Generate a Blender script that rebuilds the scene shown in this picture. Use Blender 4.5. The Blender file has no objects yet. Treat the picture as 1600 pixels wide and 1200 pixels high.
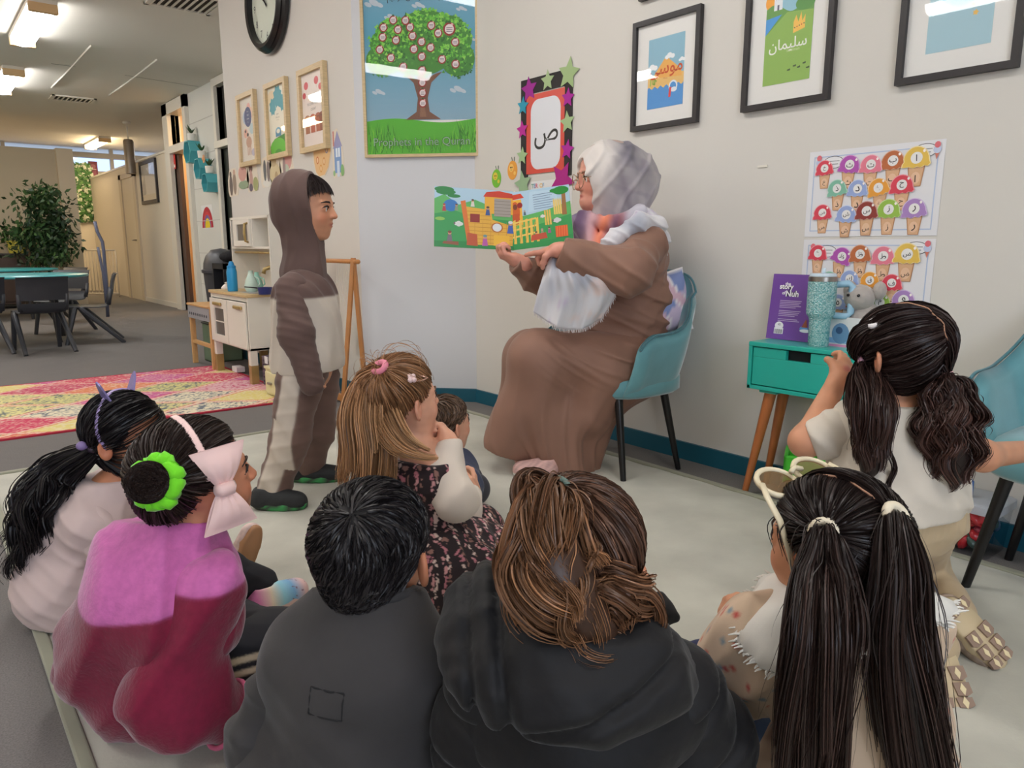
import bpy, bmesh, math, random
import numpy as np
from mathutils import Vector, Matrix
random.seed(7); RNG=np.random.default_rng(7)
SC=bpy.context.scene; COL=SC.collection
# ---------------------------------------------------------------- camera, world, exposure
# world axes: x runs from the room's middle to the right-hand wall, y runs along that wall into the building
FPX=1160.0; PITCH=math.radians(10.6); CAMH=0.9
AZ=math.atan2(.627,.779)
FWD=np.array([math.sin(AZ),math.cos(AZ),0]); RGT=np.array([math.cos(AZ),-math.sin(AZ),0]); UP=np.array([0,0,1.])
cam=bpy.data.cameras.new('camera'); cam.sensor_width=36; cam.lens=36*FPX/1600; cam.clip_start=.02
camo=bpy.data.objects.new('camera',cam); COL.objects.link(camo)
camo.location=(0,0,CAMH); camo.rotation_euler=(math.pi/2-PITCH,0,-AZ)
SC.camera=camo
w=bpy.data.worlds.new('sky'); SC.world=w; w.use_nodes=True
w.node_tree.nodes['Background'].inputs[0].default_value=(.52,.68,1,1)
w.node_tree.nodes['Background'].inputs[1].default_value=1.6
SC.view_settings.view_transform='Standard'; SC.view_settings.look='None'
SC.view_settings.gamma=1; SC.view_settings.use_curve_mapping=False
SC.view_settings.exposure=0.06
_al=bpy.data.lights.new('daylight','AREA'); _al.shape='RECTANGLE'; _al.size=2.6; _al.size_y=1.3; _al.energy=80; _al.color=(.8,.88,1)
_alo=bpy.data.objects.new('daylight',_al); COL.objects.link(_alo); _alo.location=(-1.4,-3.42,1.6); _alo.rotation_euler=(math.pi/2,0,0)
LAMP_STRENGTH=26.0; LAMP_COL=(1,.98,.962)

# ---------------------------------------------------------------- measuring helpers (photo pixel -> point on a real plane)
_c,_s=math.cos(PITCH),math.sin(PITCH); CAM=np.array([0,0,CAMH])
def ray(u,v):
    x=(u-800)/FPX; y=(v-600)/FPX
    return RGT*x+FWD*(_c-y*_s)+UP*(-_s-y*_c)
def A(u,v,D):                      # point at forward distance D
    r=ray(u,v); return CAM+r*(D/(r@FWD))
def FL(u,v,z=0.):
    r=ray(u,v); return CAM+r*((z-CAMH)/r[2])
def PX(u,v,x):
    r=ray(u,v); return CAM+r*(x/r[0])
def PY(u,v,y):
    r=ray(u,v); return CAM+r*(y/r[1])
def PP(u,v,p,n):
    r=ray(u,v); n=np.array(n,float); return CAM+r*(((np.array(p)-CAM)@n)/(r@n))
def nrm(v): v=np.array(v,float); return v/np.linalg.norm(v)

# ---------------------------------------------------------------- materials
def lin(c):
    if isinstance(c,str): c=tuple(int(c[i:i+2],16) for i in (0,2,4))
    return tuple((x/255/12.92 if x/255<=.04045 else ((x/255+.055)/1.055)**2.4) for x in c)
_M={}
def M(name,rgb=(200,200,200),rough=.6,metal=0,bump=0,bscale=200,var=0,vscale=4,attr=False,sheen=0,coat=0,emit=0,spec=.5,stretch=None,alpha=1,trans=0,bump2=0,b2scale=12):
    if name in _M: return _M[name]
    m=bpy.data.materials.new(name); m.use_nodes=True; nt=m.node_tree; N=nt.nodes; L=nt.links
    b=N['Principled BSDF']; col=lin(rgb)
    b.inputs['Base Color'].default_value=(*col,1); b.inputs['Roughness'].default_value=rough
    b.inputs['Metallic'].default_value=metal; b.inputs['Specular IOR Level'].default_value=spec
    b.inputs['Sheen Weight'].default_value=sheen; b.inputs['Sheen Roughness'].default_value=.4
    b.inputs['Coat Weight'].default_value=coat; b.inputs['Coat Roughness'].default_value=.06
    b.inputs['Alpha'].default_value=alpha; b.inputs['Transmission Weight'].default_value=trans
    src=None
    if attr:
        a=N.new('ShaderNodeAttribute'); a.attribute_name='Col'; src=a.outputs['Color']
    tc=N.new('ShaderNodeTexCoord'); vec=tc.outputs['Object']
    if stretch:
        mp=N.new('ShaderNodeMapping'); mp.inputs['Scale'].default_value=stretch; L.new(vec,mp.inputs[0]); vec=mp.outputs[0]
    if var:
        t=N.new('ShaderNodeTexNoise'); t.inputs['Scale'].default_value=vscale; t.inputs['Detail'].default_value=6
        L.new(vec,t.inputs['Vector'])
        r=N.new('ShaderNodeMapRange'); r.inputs[1].default_value=.3; r.inputs[2].default_value=.7
        r.inputs[3].default_value=1-var; r.inputs[4].default_value=1+var; L.new(t.outputs[0],r.inputs[0])
        mx=N.new('ShaderNodeMix'); mx.data_type='RGBA'; mx.blend_type='MULTIPLY'; mx.inputs[0].default_value=1
        if src: L.new(src,mx.inputs[6])
        else: mx.inputs[6].default_value=(*col,1)
        L.new(r.outputs[0],mx.inputs[7]); src=mx.outputs[2]
    if src: L.new(src,b.inputs['Base Color'])
    prev=None
    for bb,sc in ((bump2,b2scale),(bump,bscale)):
        if bb:
            t=N.new('ShaderNodeTexNoise'); t.inputs['Scale'].default_value=sc; t.inputs['Detail'].default_value=3
            L.new(vec,t.inputs['Vector']); bp=N.new('ShaderNodeBump'); bp.inputs['Strength'].default_value=bb
            bp.inputs['Distance'].default_value=.25/sc if sc>60 else .4/sc; L.new(t.outputs[0],bp.inputs['Height'])
            if prev: L.new(prev,bp.inputs['Normal'])
            prev=bp.outputs[0]
    if prev: L.new(prev,b.inputs['Normal'])
    if emit:
        b.inputs['Emission Color'].default_value=(*col,1); b.inputs['Emission Strength'].default_value=emit
    _M[name]=m; return m
def pane_mat(name='clear pane',tint=(1,1,1),rough=.02,ior=1.45):
    if name in _M: return _M[name]
    m=bpy.data.materials.new(name); m.use_nodes=True; nt=m.node_tree; N=nt.nodes; L=nt.links; N.clear()
    o=N.new('ShaderNodeOutputMaterial'); mx=N.new('ShaderNodeMixShader'); f=N.new('ShaderNodeFresnel'); f.inputs[0].default_value=ior
    t=N.new('ShaderNodeBsdfTransparent'); t.inputs[0].default_value=(*tint,1); g=N.new('ShaderNodeBsdfGlossy'); g.inputs['Roughness'].default_value=rough
    ge=N.new('ShaderNodeNewGeometry'); mu=N.new('ShaderNodeMath'); mu.operation='MULTIPLY'; sb=N.new('ShaderNodeMath'); sb.operation='SUBTRACT'; sb.inputs[0].default_value=1
    L.new(ge.outputs['Backfacing'],sb.inputs[1]); L.new(f.outputs[0],mu.inputs[0]); L.new(sb.outputs[0],mu.inputs[1]); L.new(mu.outputs[0],mx.inputs[0]); L.new(t.outputs[0],mx.inputs[1]); L.new(g.outputs[0],mx.inputs[2]); L.new(mx.outputs[0],o.inputs[0])
    _M[name]=m; return m

# ---------------------------------------------------------------- objects
def tag(o,label=None,cat=None,group=None,kind=None):
    if label: o['label']=label
    if cat: o['category']=cat
    if group: o['group']=group
    if kind: o['kind']=kind
    return o
def thing(name,label,cat,loc=(0,0,0),rz=0,group=None):
    o=bpy.data.objects.new(name,None); COL.objects.link(o); o.empty_display_size=.05
    o.location=tuple(float(x) for x in loc); o.rotation_euler=(0,0,rz); return tag(o,label,cat,group)
def mesh_obj(name,V,F,mat,parent=None,smooth=False,cols=None,world=True):
    V=np.asarray(V,float)
    if parent is not None and world:
        off=np.array(parent.location)
        if parent.parent is not None: off=off+np.array(parent.parent.location)
        V=V-off
    me=bpy.data.meshes.new(name)
    if isinstance(F,np.ndarray):
        nv,nf,k=len(V),len(F),F.shape[1]
        me.vertices.add(nv); me.vertices.foreach_set('co',V.astype(np.float32).ravel())
        me.loops.add(nf*k); me.loops.foreach_set('vertex_index',F.astype(np.int32).ravel())
        me.polygons.add(nf); me.polygons.foreach_set('loop_start',np.arange(0,nf*k,k,dtype=np.int32))
        me.update(calc_edges=True)
    else:
        me.from_pydata([tuple(v) for v in V],[],F)
    me.validate(); 
    if smooth: me.polygons.foreach_set('use_smooth',np.ones(len(me.polygons),bool))
    if cols is not None:
        a=me.color_attributes.new('Col','FLOAT_COLOR','POINT'); c=np.ones((len(V),4),np.float32); c[:,:3]=cols
        a.data.foreach_set('color',c.ravel())
    me.materials.append(mat)
    o=bpy.data.objects.new(name,me); COL.objects.link(o)
    if parent is not None: o.parent=parent
    return o
class G:
    """collects shapes and links them as ONE mesh"""
    def __init__(s): s.V=[];s.F=[];s.C=[];s.n=0
    def add(s,V,F,c=None):
        V=[tuple(map(float,v)) for v in V]; s.V+=V; s.F+=[tuple(i+s.n for i in f) for f in F]; s.n+=len(V)
        s.C+=[lin(c) if c is not None else (1,1,1)]*len(V); return s
    def box(s,lo,hi,c=None,bev=0,Mx=None):
        lo=np.array(lo,float);hi=np.array(hi,float); lo,hi=np.minimum(lo,hi),np.maximum(lo,hi)
        if bev:
            bm=bmesh.new(); bmesh.ops.create_cube(bm,size=1,matrix=Matrix.Translation(Vector((lo+hi)/2))@Matrix.Diagonal((*(hi-lo),1)))
            bmesh.ops.bevel(bm,geom=bm.edges[:],offset=min(bev,.49*min(hi-lo)),segments=2,affect='EDGES',profile=.5)
            V=[v.co[:] for v in bm.verts]; F=[[v.index for v in f.verts] for f in bm.faces]; bm.free()
        else:
            V=[(x,y,z) for x in (lo[0],hi[0]) for y in (lo[1],hi[1]) for z in (lo[2],hi[2])]
            F=[(0,1,3,2),(4,6,7,5),(0,4,5,1),(2,3,7,6),(0,2,6,4),(1,5,7,3)]
        if Mx is not None: V=[(Mx@Vector(v))[:] for v in V]
        return s.add(V,F,c)
    def prism(s,pts,o,ax,ay,th,c=None):
        o,ax,ay=(np.array(q,float) for q in (o,ax,ay)); nz=np.cross(ax,ay); n=len(pts)
        a=sum(pts[i][0]*pts[(i+1)%n][1]-pts[(i+1)%n][0]*pts[i][1] for i in range(n))
        if a<0: pts=pts[::-1]
        V=[o+ax*p[0]+ay*p[1] for p in pts]; V+=[v+nz*th for v in V]
        F=[tuple(range(n-1,-1,-1)),tuple(range(n,2*n))]+[(i,(i+1)%n,n+(i+1)%n,n+i) for i in range(n)]
        if th<0: F=[f[::-1] for f in F]
        return s.add(V,F,c)
    def lathe(s,prof,o=(0,0,0),ax=(0,0,1),seg=20,c=None,sx=1,sy=1,caps=True):
        o=np.array(o,float);az=nrm(ax);t=np.array([1,0,0]) if abs(az[0])<.9 else np.array([0,1,0]);x=nrm(np.cross(t,az)) if abs(az[2])<.99 else np.array([1.,0,0]);y=np.cross(az,x)
        V=[];F=[]
        for r,z in prof:
            for k in range(seg):
                a=2*math.pi*k/seg; V.append(o+az*z+x*(r*sx*math.cos(a))+y*(r*sy*math.sin(a)))
        m=len(prof)
        for i in range(m-1):
            for k in range(seg): F.append((i*seg+k,i*seg+(k+1)%seg,(i+1)*seg+(k+1)%seg,(i+1)*seg+k))
        if caps and prof[0][0]>1e-6: F.append(tuple(range(seg-1,-1,-1)))
        if caps and prof[-1][0]>1e-6: F.append(tuple((m-1)*seg+k for k in range(seg)))
        return s.add(V,F,c)
    def tube(s,pts,r,seg=8,c=None,closed=False,flat=1.0,ref=None):
        P=[np.array(p,float) for p in pts]; n=len(P); R=r if hasattr(r,'__len__') else [r]*n
        V=[];F=[];N0=None
        for i in range(n):
            t=nrm(P[(i+1)%n]-P[i-1]) if closed else nrm(P[min(i+1,n-1)]-P[max(i-1,0)])
            if N0 is None:
                q=np.array(ref,float) if ref is not None else (np.array([0,0,1.]) if abs(t[2])<.9 else np.array([1.,0,0])); N0=nrm(q-t*(q@t))
            else: N0=nrm(N0-t*(N0@t))
            B=np.cross(t,N0)
            for k in range(seg):
                a=2*math.pi*k/seg; V.append(P[i]+N0*(R[i]*math.cos(a))+B*(R[i]*flat*math.sin(a)))
        for i in range(n if closed else n-1):
            j=(i+1)%n
            for k in range(seg): F.append((i*seg+k,i*seg+(k+1)%seg,j*seg+(k+1)%seg,j*seg+k))
        if not closed: F+= [tuple(range(seg-1,-1,-1)),tuple((n-1)*seg+k for k in range(seg))]
        return s.add(V,F,c)
    def ball(s,o,r,c=None,seg=12,rings=8,Mx=None):
        r=np.array(r if hasattr(r,'__len__') else (r,r,r),float); V=[];F=[]
        for i in range(rings+1):
            th=math.pi*i/rings
            for k in range(seg):
                a=2*math.pi*k/seg; p=np.array([math.sin(th)*math.cos(a),math.sin(th)*math.sin(a),math.cos(th)])*r
                if Mx is not None: p=np.array(Mx)@p
                V.append(np.array(o)+p)
        for i in range(rings):
            for k in range(seg): F.append((i*seg+k,(i+1)*seg+k,(i+1)*seg+(k+1)%seg,i*seg+(k+1)%seg))
        return s.add(V,F,c)
    def build(s,name,mat,parent=None,smooth=False,world=True,attr=False):
        o=mesh_obj(name,s.V,s.F,mat,parent,smooth,np.array(s.C) if attr else None,world)
        if smooth=='auto':
            me=o.data
            try: me.set_sharp_from_angle(angle=math.radians(38))
            except Exception: pass
        return o
def copy_tree(o,parent=None):
    c=o.copy(); COL.objects.link(c)
    if parent is not None: c.parent=parent
    for ch in list(o.children): copy_tree(ch,c)
    return c
PRINT=M('printed paper',attr=True,rough=.55)
GLOSSP=M('laminated print',attr=True,rough=.35,coat=.3)
# ---------------------------------------------------------------- flat print: layered polygons on a sheet
AR={}
_forms=dict(zip('ابةتثجحخدذرزسشصضطظعغفقكلمنهوىي',[0xFE8D,0xFE8F,0xFE93,0xFE95,0xFE99,0xFE9D,0xFEA1,0xFEA5,0xFEA9,0xFEAB,0xFEAD,0xFEAF,0xFEB1,0xFEB5,0xFEB9,0xFEBD,0xFEC1,0xFEC5,0xFEC9,0xFECD,0xFED1,0xFED5,0xFED9,0xFEDD,0xFEE1,0xFEE5,0xFEE9,0xFEED,0xFEEF,0xFEF1]))
def arabic(sx):
    out=[]
    for wd in sx.split(' '):
        g=[]
        for i,ch in enumerate(wd):
            nonj='اةدذرزوى'
            pre=i>0 and wd[i-1] not in nonj; post=i<len(wd)-1 and ch not in nonj
            k={(0,0):0,(1,0):1,(0,1):2,(1,1):3}[(int(pre),int(post))]; g.append(chr(_forms[ch]+k))
        out.append(''.join(reversed(g)))
    return ' '.join(reversed(out))
_TC={}
def text_geo(sx,bold=0.):
    key=(sx,bold)
    if key in _TC: return _TC[key]
    c=bpy.data.curves.new('lettering','FONT'); c.body=sx; c.resolution_u=3; c.offset=bold; c.align_x='LEFT'
    o=bpy.data.objects.new('lettering',c); COL.objects.link(o)
    bpy.context.view_layer.update()
    me=bpy.data.meshes.new_from_object(o.evaluated_get(bpy.context.evaluated_depsgraph_get()))
    V=np.array([v.co[:2] for v in me.vertices]) if len(me.vertices) else np.zeros((0,2)); F=[tuple(p.vertices) for p in me.polygons]
    bpy.data.objects.remove(o); bpy.data.curves.remove(c); bpy.data.meshes.remove(me)
    _TC[key]=(V,F); return V,F
class Art:
    def __init__(s,o,ax,ay,lift=.0006,step=.00004):
        s.o=np.array(o,float);s.ax=np.array(ax,float);s.ay=np.array(ay,float);s.nz=np.cross(nrm(ax),nrm(ay));s.h=lift;s.st=step;s.g=G()
    def P(s,p): return s.o+s.ax*p[0]+s.ay*p[1]+s.nz*s.h
    def poly(s,pts,c):
        n=len(pts); a=sum(pts[i][0]*pts[(i+1)%n][1]-pts[(i+1)%n][0]*pts[i][1] for i in range(n))
        if a<0: pts=pts[::-1]
        s.g.add([s.P(p) for p in pts],[tuple(range(n))],c); s.h+=s.st; return s
    def rect(s,x0,y0,x1,y1,c): return s.poly([(x0,y0),(x1,y0),(x1,y1),(x0,y1)],c)
    def ell(s,x,y,rx,ry=None,c=(0,0,0),n=18,rot=0):
        ry=ry if ry else rx; q=math.radians(rot)
        return s.poly([(x+rx*math.cos(a)*math.cos(q)-ry*math.sin(a)*math.sin(q),y+rx*math.cos(a)*math.sin(q)+ry*math.sin(a)*math.cos(q)) for a in [2*math.pi*i/n for i in range(n)]],c)
    def star(s,x,y,r,c,n=5,rot=90,inner=.45):
        return s.poly([(x+(r if i%2==0 else r*inner)*math.cos(math.radians(rot)+math.pi*i/n),y+(r if i%2==0 else r*inner)*math.sin(math.radians(rot)+math.pi*i/n)) for i in range(2*n)],c)
    def line(s,pts,w,c):
        for (a,b) in zip(pts[:-1],pts[1:]):
            a=np.array(a,float);b=np.array(b,float);t=b-a;l=np.linalg.norm(t)
            if l<1e-9: continue
            nn=np.array([-t[1],t[0]])/l*w/2; t=t/l*w*.3
            s.g.add([s.P(q) for q in (a-nn-t,b-nn+t,b+nn+t,a+nn-t)],[(0,1,2,3)],c)
        s.h+=s.st; return s
    def text(s,sx,x,y,h,c,bold=0.,align='c',maxw=None,ref=None):
        V,F=text_geo(sx,bold)
        if not len(V): return s
        lo,hi=V.min(0),V.max(0); k=h/((hi[1]-lo[1]) if ref is None else ref)
        if maxw and (hi[0]-lo[0])*k>maxw: k=maxw/(hi[0]-lo[0])
        wd=(hi[0]-lo[0])*k; x0={'c':x-wd/2,'l':x,'r':x-wd}[align]
        W=(V-lo)*k+np.array([x0,y])
        s.g.add([s.P(p) for p in W],F,c); s.h+=s.st; return s
    def build(s,name,parent,mat=None): return s.g.build(name,mat or PRINT,parent,attr=True)
# ================================================================ SETTING
XR=2.505; XL=2.045; XH=2.995; YC=3.44; YL=3.939; YE=6.06; ZC=2.77; YF=17.0
WALL=M('wall paint',(212,208,201),rough=.75,bump=.05,bscale=90)
WALLC=M('wall paint daylight tint',(208,209,213),rough=.75,bump=.05,bscale=90)  # same paint as the other walls, cool daylight cast put into the colour
WALLH=M('hall paint',(228,219,203),rough=.75,bump=.05,bscale=90)
CEILM=M('ceiling paint',(226,222,212),rough=.85,var=.03,vscale=.7)
TRIM=M('white gloss trim',(225,220,208),rough=.4)
TEALB=M('teal baseboard paint',(16,88,108),rough=.45)
CARPET=M('grey loop carpet',(112,108,106),rough=.95,var=.22,vscale=260,bump=.5,bscale=300,bump2=.1,b2scale=6)
def struct(name,g,mat,parent=None,**k):
    o=g.build(name,mat,parent,**k)
    if parent is None: o['kind']='structure'
    return o
def sbox(name,lo,hi,mat,parent=None): return struct(name,G().box(lo,hi),mat,parent)
sbox('floor',(-3.2,-3.6,-.05),(6.2,18.3,0),CARPET)
sbox('ceiling',(-3.2,-3.6,ZC),(6.2,18.3,ZC+.1),CEILM)
sbox('wall_right',(XR,-3.5,0),(XR+.12,YC,ZC),WALL)
cw=np.array([XL-XR,YL-YC]); 
struct('wall_center',G().prism([(XR,YC),(XL,YL),(XL+.12,YL+.06),(XR+.12,YC+.06)],(0,0,0),(1,0,0),(0,1,0),ZC),WALLC)
struct('wall_left',G().box((XL,YL,0),(XL+.12,YE,ZC)).box((XL+.12,YE-.12,0),(XH,YE,ZC)),WALL)
struct('wall_back',G().box((-3.1,-3.6,0),(6,-3.5,.9)).box((-3.1,-3.6,2.3),(6,-3.5,ZC)).box((-3.1,-3.6,.9),(-2.75,-3.5,2.3)).box((-.05,-3.6,.9),(6,-3.5,2.3)),WALL)
sbox('window_4',(-2.75,-3.56,.9),(-.05,-3.554,2.3),pane_mat())
sbox('wall_side',(-3.2,-3.5,0),(-3.1,18.2,ZC),WALLH)
sbox('wall_outer',(6,-3.5,0),(6.1,18.2,ZC),WALLH)
# hall wall: full height with a doorway and a high side window, then a partial height run
da,db=10.36,11.06            # doorway along y
zd=2.15
g=G(); g.box((XH,YE,0),(XH+.1,8.72,ZC)).box((XH,8.72,0),(XH+.1,9.12,.02)).box((XH,9.12,0),(XH+.1,da,ZC)).box((XH,db,0),(XH+.1,11.3,ZC))
struct('wall_hall',g,M('pale block wall',(214,214,208),rough=.7,bump=.08,bscale=60))
struct('wall_hall_run',G().box((XH,11.3,0),(XH+.1,YF,2.17)),WALLH)
struct('trim_1',G().box((XH-.015,11.3,2.17),(XH+.115,YF,2.2)),TRIM)
# block joints on the pale wall
g=G()
for z in (.4,.8,1.2,1.6,2.0,2.4): g.box((XH-.003,9.12,z-.004),(XH+.01,da,z+.004))
struct('trim_2',g,M('block joint grey',(190,189,184),rough=.8))
# doorway trim, transom bar, ajar door and the warm room behind
g=G()
for y0,y1 in ((da-.12,da),(db,db+.24)): g.box((XH-.05,y0,0),(XH+.12,y1,ZC))
g.box((XH-.05,da-.12,2.62),(XH+.12,db+.24,ZC-.005)); g.box((XH-.06,da,2.11),(XH+.13,db,2.21),bev=.008)
struct('trim_3',g,TRIM)
sbox('door_1',(XH+.02,db-.16,0),(XH+.07,db-.0,2.10),M('brown door edge',(92,72,62),rough=.5))
sbox('window_1',(XH+.05,da,2.21),(XH+.056,db,2.62),pane_mat())
struct('wall_room',G().box((XH+1.4,9.4,0),(XH+1.5,11.32,ZC)).box((XH+.1,11.22,0),(XH+1.5,11.32,ZC)).box((XH+.1,9.3,0),(XH+1.5,9.4,ZC)),M('peach glow wall',(232,196,150),rough=.8))  # warm orange light of the doorway put into the wall colour
# narrow glazed door with high window on the other side of the block wall
g=G()
for y0,y1 in ((8.66,8.72),(9.12,9.2)): g.box((XH-.04,y0,0),(XH+.1,y1,ZC-.02),bev=.005)
g.box((XH-.05,8.66,2.0),(XH+.1,9.2,2.08),bev=.006); g.box((XH-.04,8.66,2.68),(XH+.1,9.2,ZC-.005))
struct('trim_4',g,TRIM)
sbox('door_2',(XH+.03,8.72,0),(XH+.07,9.12,2.0),M('dark green door',(34,42,36),rough=.45))
sbox('window_2',(XH+.03,8.72,2.08),(XH+.036,9.12,2.68),pane_mat('smoked pane',(.35,.33,.3)))
# closed door in the hall run
h0,h1=PX(208,270,XH)[1],PX(190,272,XH)[1]
g=G()
for y0,y1 in ((h0-.16,h0),(h1,h1+.16)): g.box((XH-.03,y0,0),(XH+.0,y1,2.06))
g.box((XH-.03,h0-.16,1.98),(XH+.0,h1+.16,2.06)); struct('trim_5',g,M('cream door frame',(205,192,170),rough=.5))
d3=sbox('door_3',(XH-.012,h0,0),(XH-.0,h1,1.98),M('cream door',(216,206,186),rough=.5))
G().tube([(XH-.02,h0+.08,.98),(XH-.06,h0+.08,.98),(XH-.06,h0+.2,.98)],.012).build('door_handle',M('brushed steel',(170,165,158),rough=.3,metal=1),d3,smooth=True)
# far wall with its high glazing
zA=PY(180,270,YF)[2]; zB=PY(150,247,YF)[2]; zB2=PY(150,239,YF)[2]
sbox('wall_far',(-3.1,YF,0),(6.1,YF+.1,zA),WALLH)
g=G().box((-3.1,YF-.02,zB),(6,YF+.12,zB2))
for x in (-1.6,0,1.6,3.4,4.6): g.box((x,YF,zA),(x+.06,YF+.1,ZC))
g.box((-3.1,YF-.01,zA-.03),(6,YF+.11,zA+.015))
struct('trim_6',g,M('grey window bars',(150,146,142),rough=.5))
sbox('window_3',(-3.1,YF+.05,zA),(6,YF+.056,ZC),pane_mat())
# beige partition with its end post
YP=13.28; zp=PY(50,231,YP)[2]; px0=PY(92,300,YP)[0]; px1=PY(113,300,YP)[0]
sbox('wall_partition',(-3.1,YP,0),(px0,YP+.1,zp),M('beige partition',(190,180,160),rough=.8))
sbox('trim_7',(px0,YP-.12,0),(px1+.04,YP+.16,zp+.01),M('beige post',(210,199,178),rough=.7))
for nm,lo,hi in (('baseboard_right',(XR-.014,-3.5,0),(XR,YC,.074)),('baseboard_left',(XL-.014,YL,0),(XL,YE,.078))): sbox(nm,lo,hi,TEALB)
struct('baseboard_center',G().prism([(XR,YC),(XL,YL),(XL-.012,YL-.011),(XR-.012,YC-.011)],(0,0,0),(1,0,0),(0,1,0),.076),TEALB)
sbox('baseboard_far',(XH-.012,11.3,0),(XH,h0-.16,.07),TRIM)
# sagging joint strips of the ceiling panels
g=G()
for (u0,v0,u1,v1) in ((142,70,80,136),(245,92,170,148)):
    a,b=FL(u0,v0,ZC),FL(u1,v1,ZC)
    g.tube([a*(1-t)+b*t-np.array([0,0,.004+.01*math.sin(math.pi*t)]) for t in np.linspace(0,1,9)],.012,6,flat=.35)
struct('trim_8',g,M('ceiling strip',(214,209,198),rough=.6),smooth=True)
g=G()
for (u0,v0,u1,v1) in ((80,99,118,104),(195,117,310,135)):
    a,b=FL(u0,v0,ZC),FL(u1,v1,ZC); t=nrm(b-a)*1; q=np.cross(t,UP)*.006; zz=np.array([0,0,-.003])
    g.add([a-q+zz,b-q+zz,b+q+zz,a+q+zz],[(0,3,2,1)])
struct('trim_9',g,M('open joint',(84,78,70),rough=.9))

# ---------------------------------------------------------------- ceiling lights
DIFF=M('lamp diffuser',(255,250,240),emit=LAMP_STRENGTH)
_nt=DIFF.node_tree.nodes['Principled BSDF']; _nt.inputs['Emission Color'].default_value=(*LAMP_COL,1)
WARM=M('warm diffuser',(255,226,180),emit=LAMP_STRENGTH*1.7)
def batten(label,x,y,l=1.35,wd=.2,mat=None,rot=0,group='ceiling battens',drop=0):
    t=thing('ceiling_light',label,'lamp',(x,y,ZC),group=group)
    G().box((x-wd/2,y-l/2,ZC-.035),(x+wd/2,y+l/2,ZC),bev=.006).build('base',M('lamp body',(222,214,200),rough=.5),t)
    P=[(-wd*.46,0),(-wd*.42,-.04),(-wd*.25,-.062),(0,-.068),(wd*.25,-.062),(wd*.42,-.04),(wd*.46,0)]
    G().prism([(p[0],p[1]) for p in P],(x,y-l/2+.05,ZC-.034),(1,0,0),(0,0,1),-(l-.1)).build('diffuser',mat or DIFF,t)
    for s in (-1,1): G().box((x-wd*.5,y+s*(l/2-.055),ZC-.1),(x+wd*.5,y+s*l/2,ZC-.03),bev=.008).build('end_cap',M('lamp end cap',(214,178,130),rough=.5),t)
    return t
batten('bright ceiling batten at the top left edge of the photo, nearer one',1.05,7.75)
batten('bright ceiling batten behind the first, cut by the left photo edge',1.12,10.5)
batten('small warm batten far back over the hall wall',2.95,15.7,mat=WARM)
batten('white ceiling batten above the colourful rug, outside the photo',.1,4.7)
batten('white ceiling batten over the left side near the camera, outside the photo',-1.5,2.2)  # added lamp out of view, evens out the light on the story area
batten('white ceiling batten behind the camera, outside the photo',.8,-.5)
batten('white ceiling batten above the story circle, outside the photo',1.0,2.2)
batten('white ceiling batten over the left side tables, outside the photo',-1.5,6.2)
batten('warm ceiling batten at the far left, outside the photo',-.9,11.2,mat=WARM)
batten('warm ceiling batten inside the peach room behind the doorway',3.7,10.5,l=.8,mat=WARM)
batten('ceiling batten behind the hall wall, hidden from view',4.8,15,mat=DIFF)
batten('warm ceiling batten behind the beige partition, hidden from view',.2,15.3,mat=WARM)  # added hidden lamp, lights the hall wall over the partition
batten('ceiling batten above the turquoise tables, outside the photo',-.2,8.6,mat=DIFF)
# ---------------------------------------------------------------- ceiling vents
def vent(label,c,sx,sy,n=8,along='y'):
    t=thing('ceiling_vent',label,'vent',(c[0],c[1],ZC),group='ceiling vents')
    g=G(); x0,x1,y0,y1=c[0]-sx/2,c[0]+sx/2,c[1]-sy/2,c[1]+sy/2
    for lo,hi in (((x0,y0),(x1,y0+.03)),((x0,y1-.03),(x1,y1)),((x0,y0),(x0+.03,y1)),((x1-.03,y0),(x1,y1))): g.box((*lo,ZC-.015),(*hi,ZC))
    g.build('frame',TRIM,t)
    G().box((x0+.03,y0+.03,ZC-.003),(x1-.03,y1-.03,ZC-.001)).build('backing',M('vent dark',(60,52,44),rough=.9),t)
    for k in range(n):
        yy=y0+.045+(sy-.09)*k/(n-1) if along=='y' else None
        if along=='y': G().box((x0+.03,yy-.012,ZC-.014),(x1-.03,yy+.004,ZC-.006)).build('slat',TRIM,t)
        else:
            xx=x0+.045+(sx-.09)*k/(n-1); G().box((xx-.012,y0+.03,ZC-.014),(xx+.004,y1-.03,ZC-.006)).build('slat',TRIM,t)
v1=FL(113,154,ZC); vent('white ceiling vent beyond the bright batten',v1,.5,.36,9,'x')
v2=FL(290,2,ZC); vent('white ceiling vent at the top of the photo beside the clock wall',v2,.5,.46,9,'x')
# hanging grey tube
a=FL(203,190,ZC); a=np.array([a[0]-.05,a[1],ZC])
t=thing('hanging_flue',"grey metal tube hanging from the ceiling above the hall wall",'pendant',a)
G().lathe([(.05,0),(.06,-.03),(.02,-.05)],a).build('ceiling_rose',TRIM,t,smooth=True)
G().tube([a-UP*.04,a-UP*.26],.012).build('rod',TRIM,t,smooth=True)
G().lathe([(.0,-.26),(.06,-.27),(.075,-.3),(.075,-.78),(.0,-.78)],a,seg=16).build('tube',M('grey tube',(150,138,124),rough=.45,metal=.5),t,smooth='auto')

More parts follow.
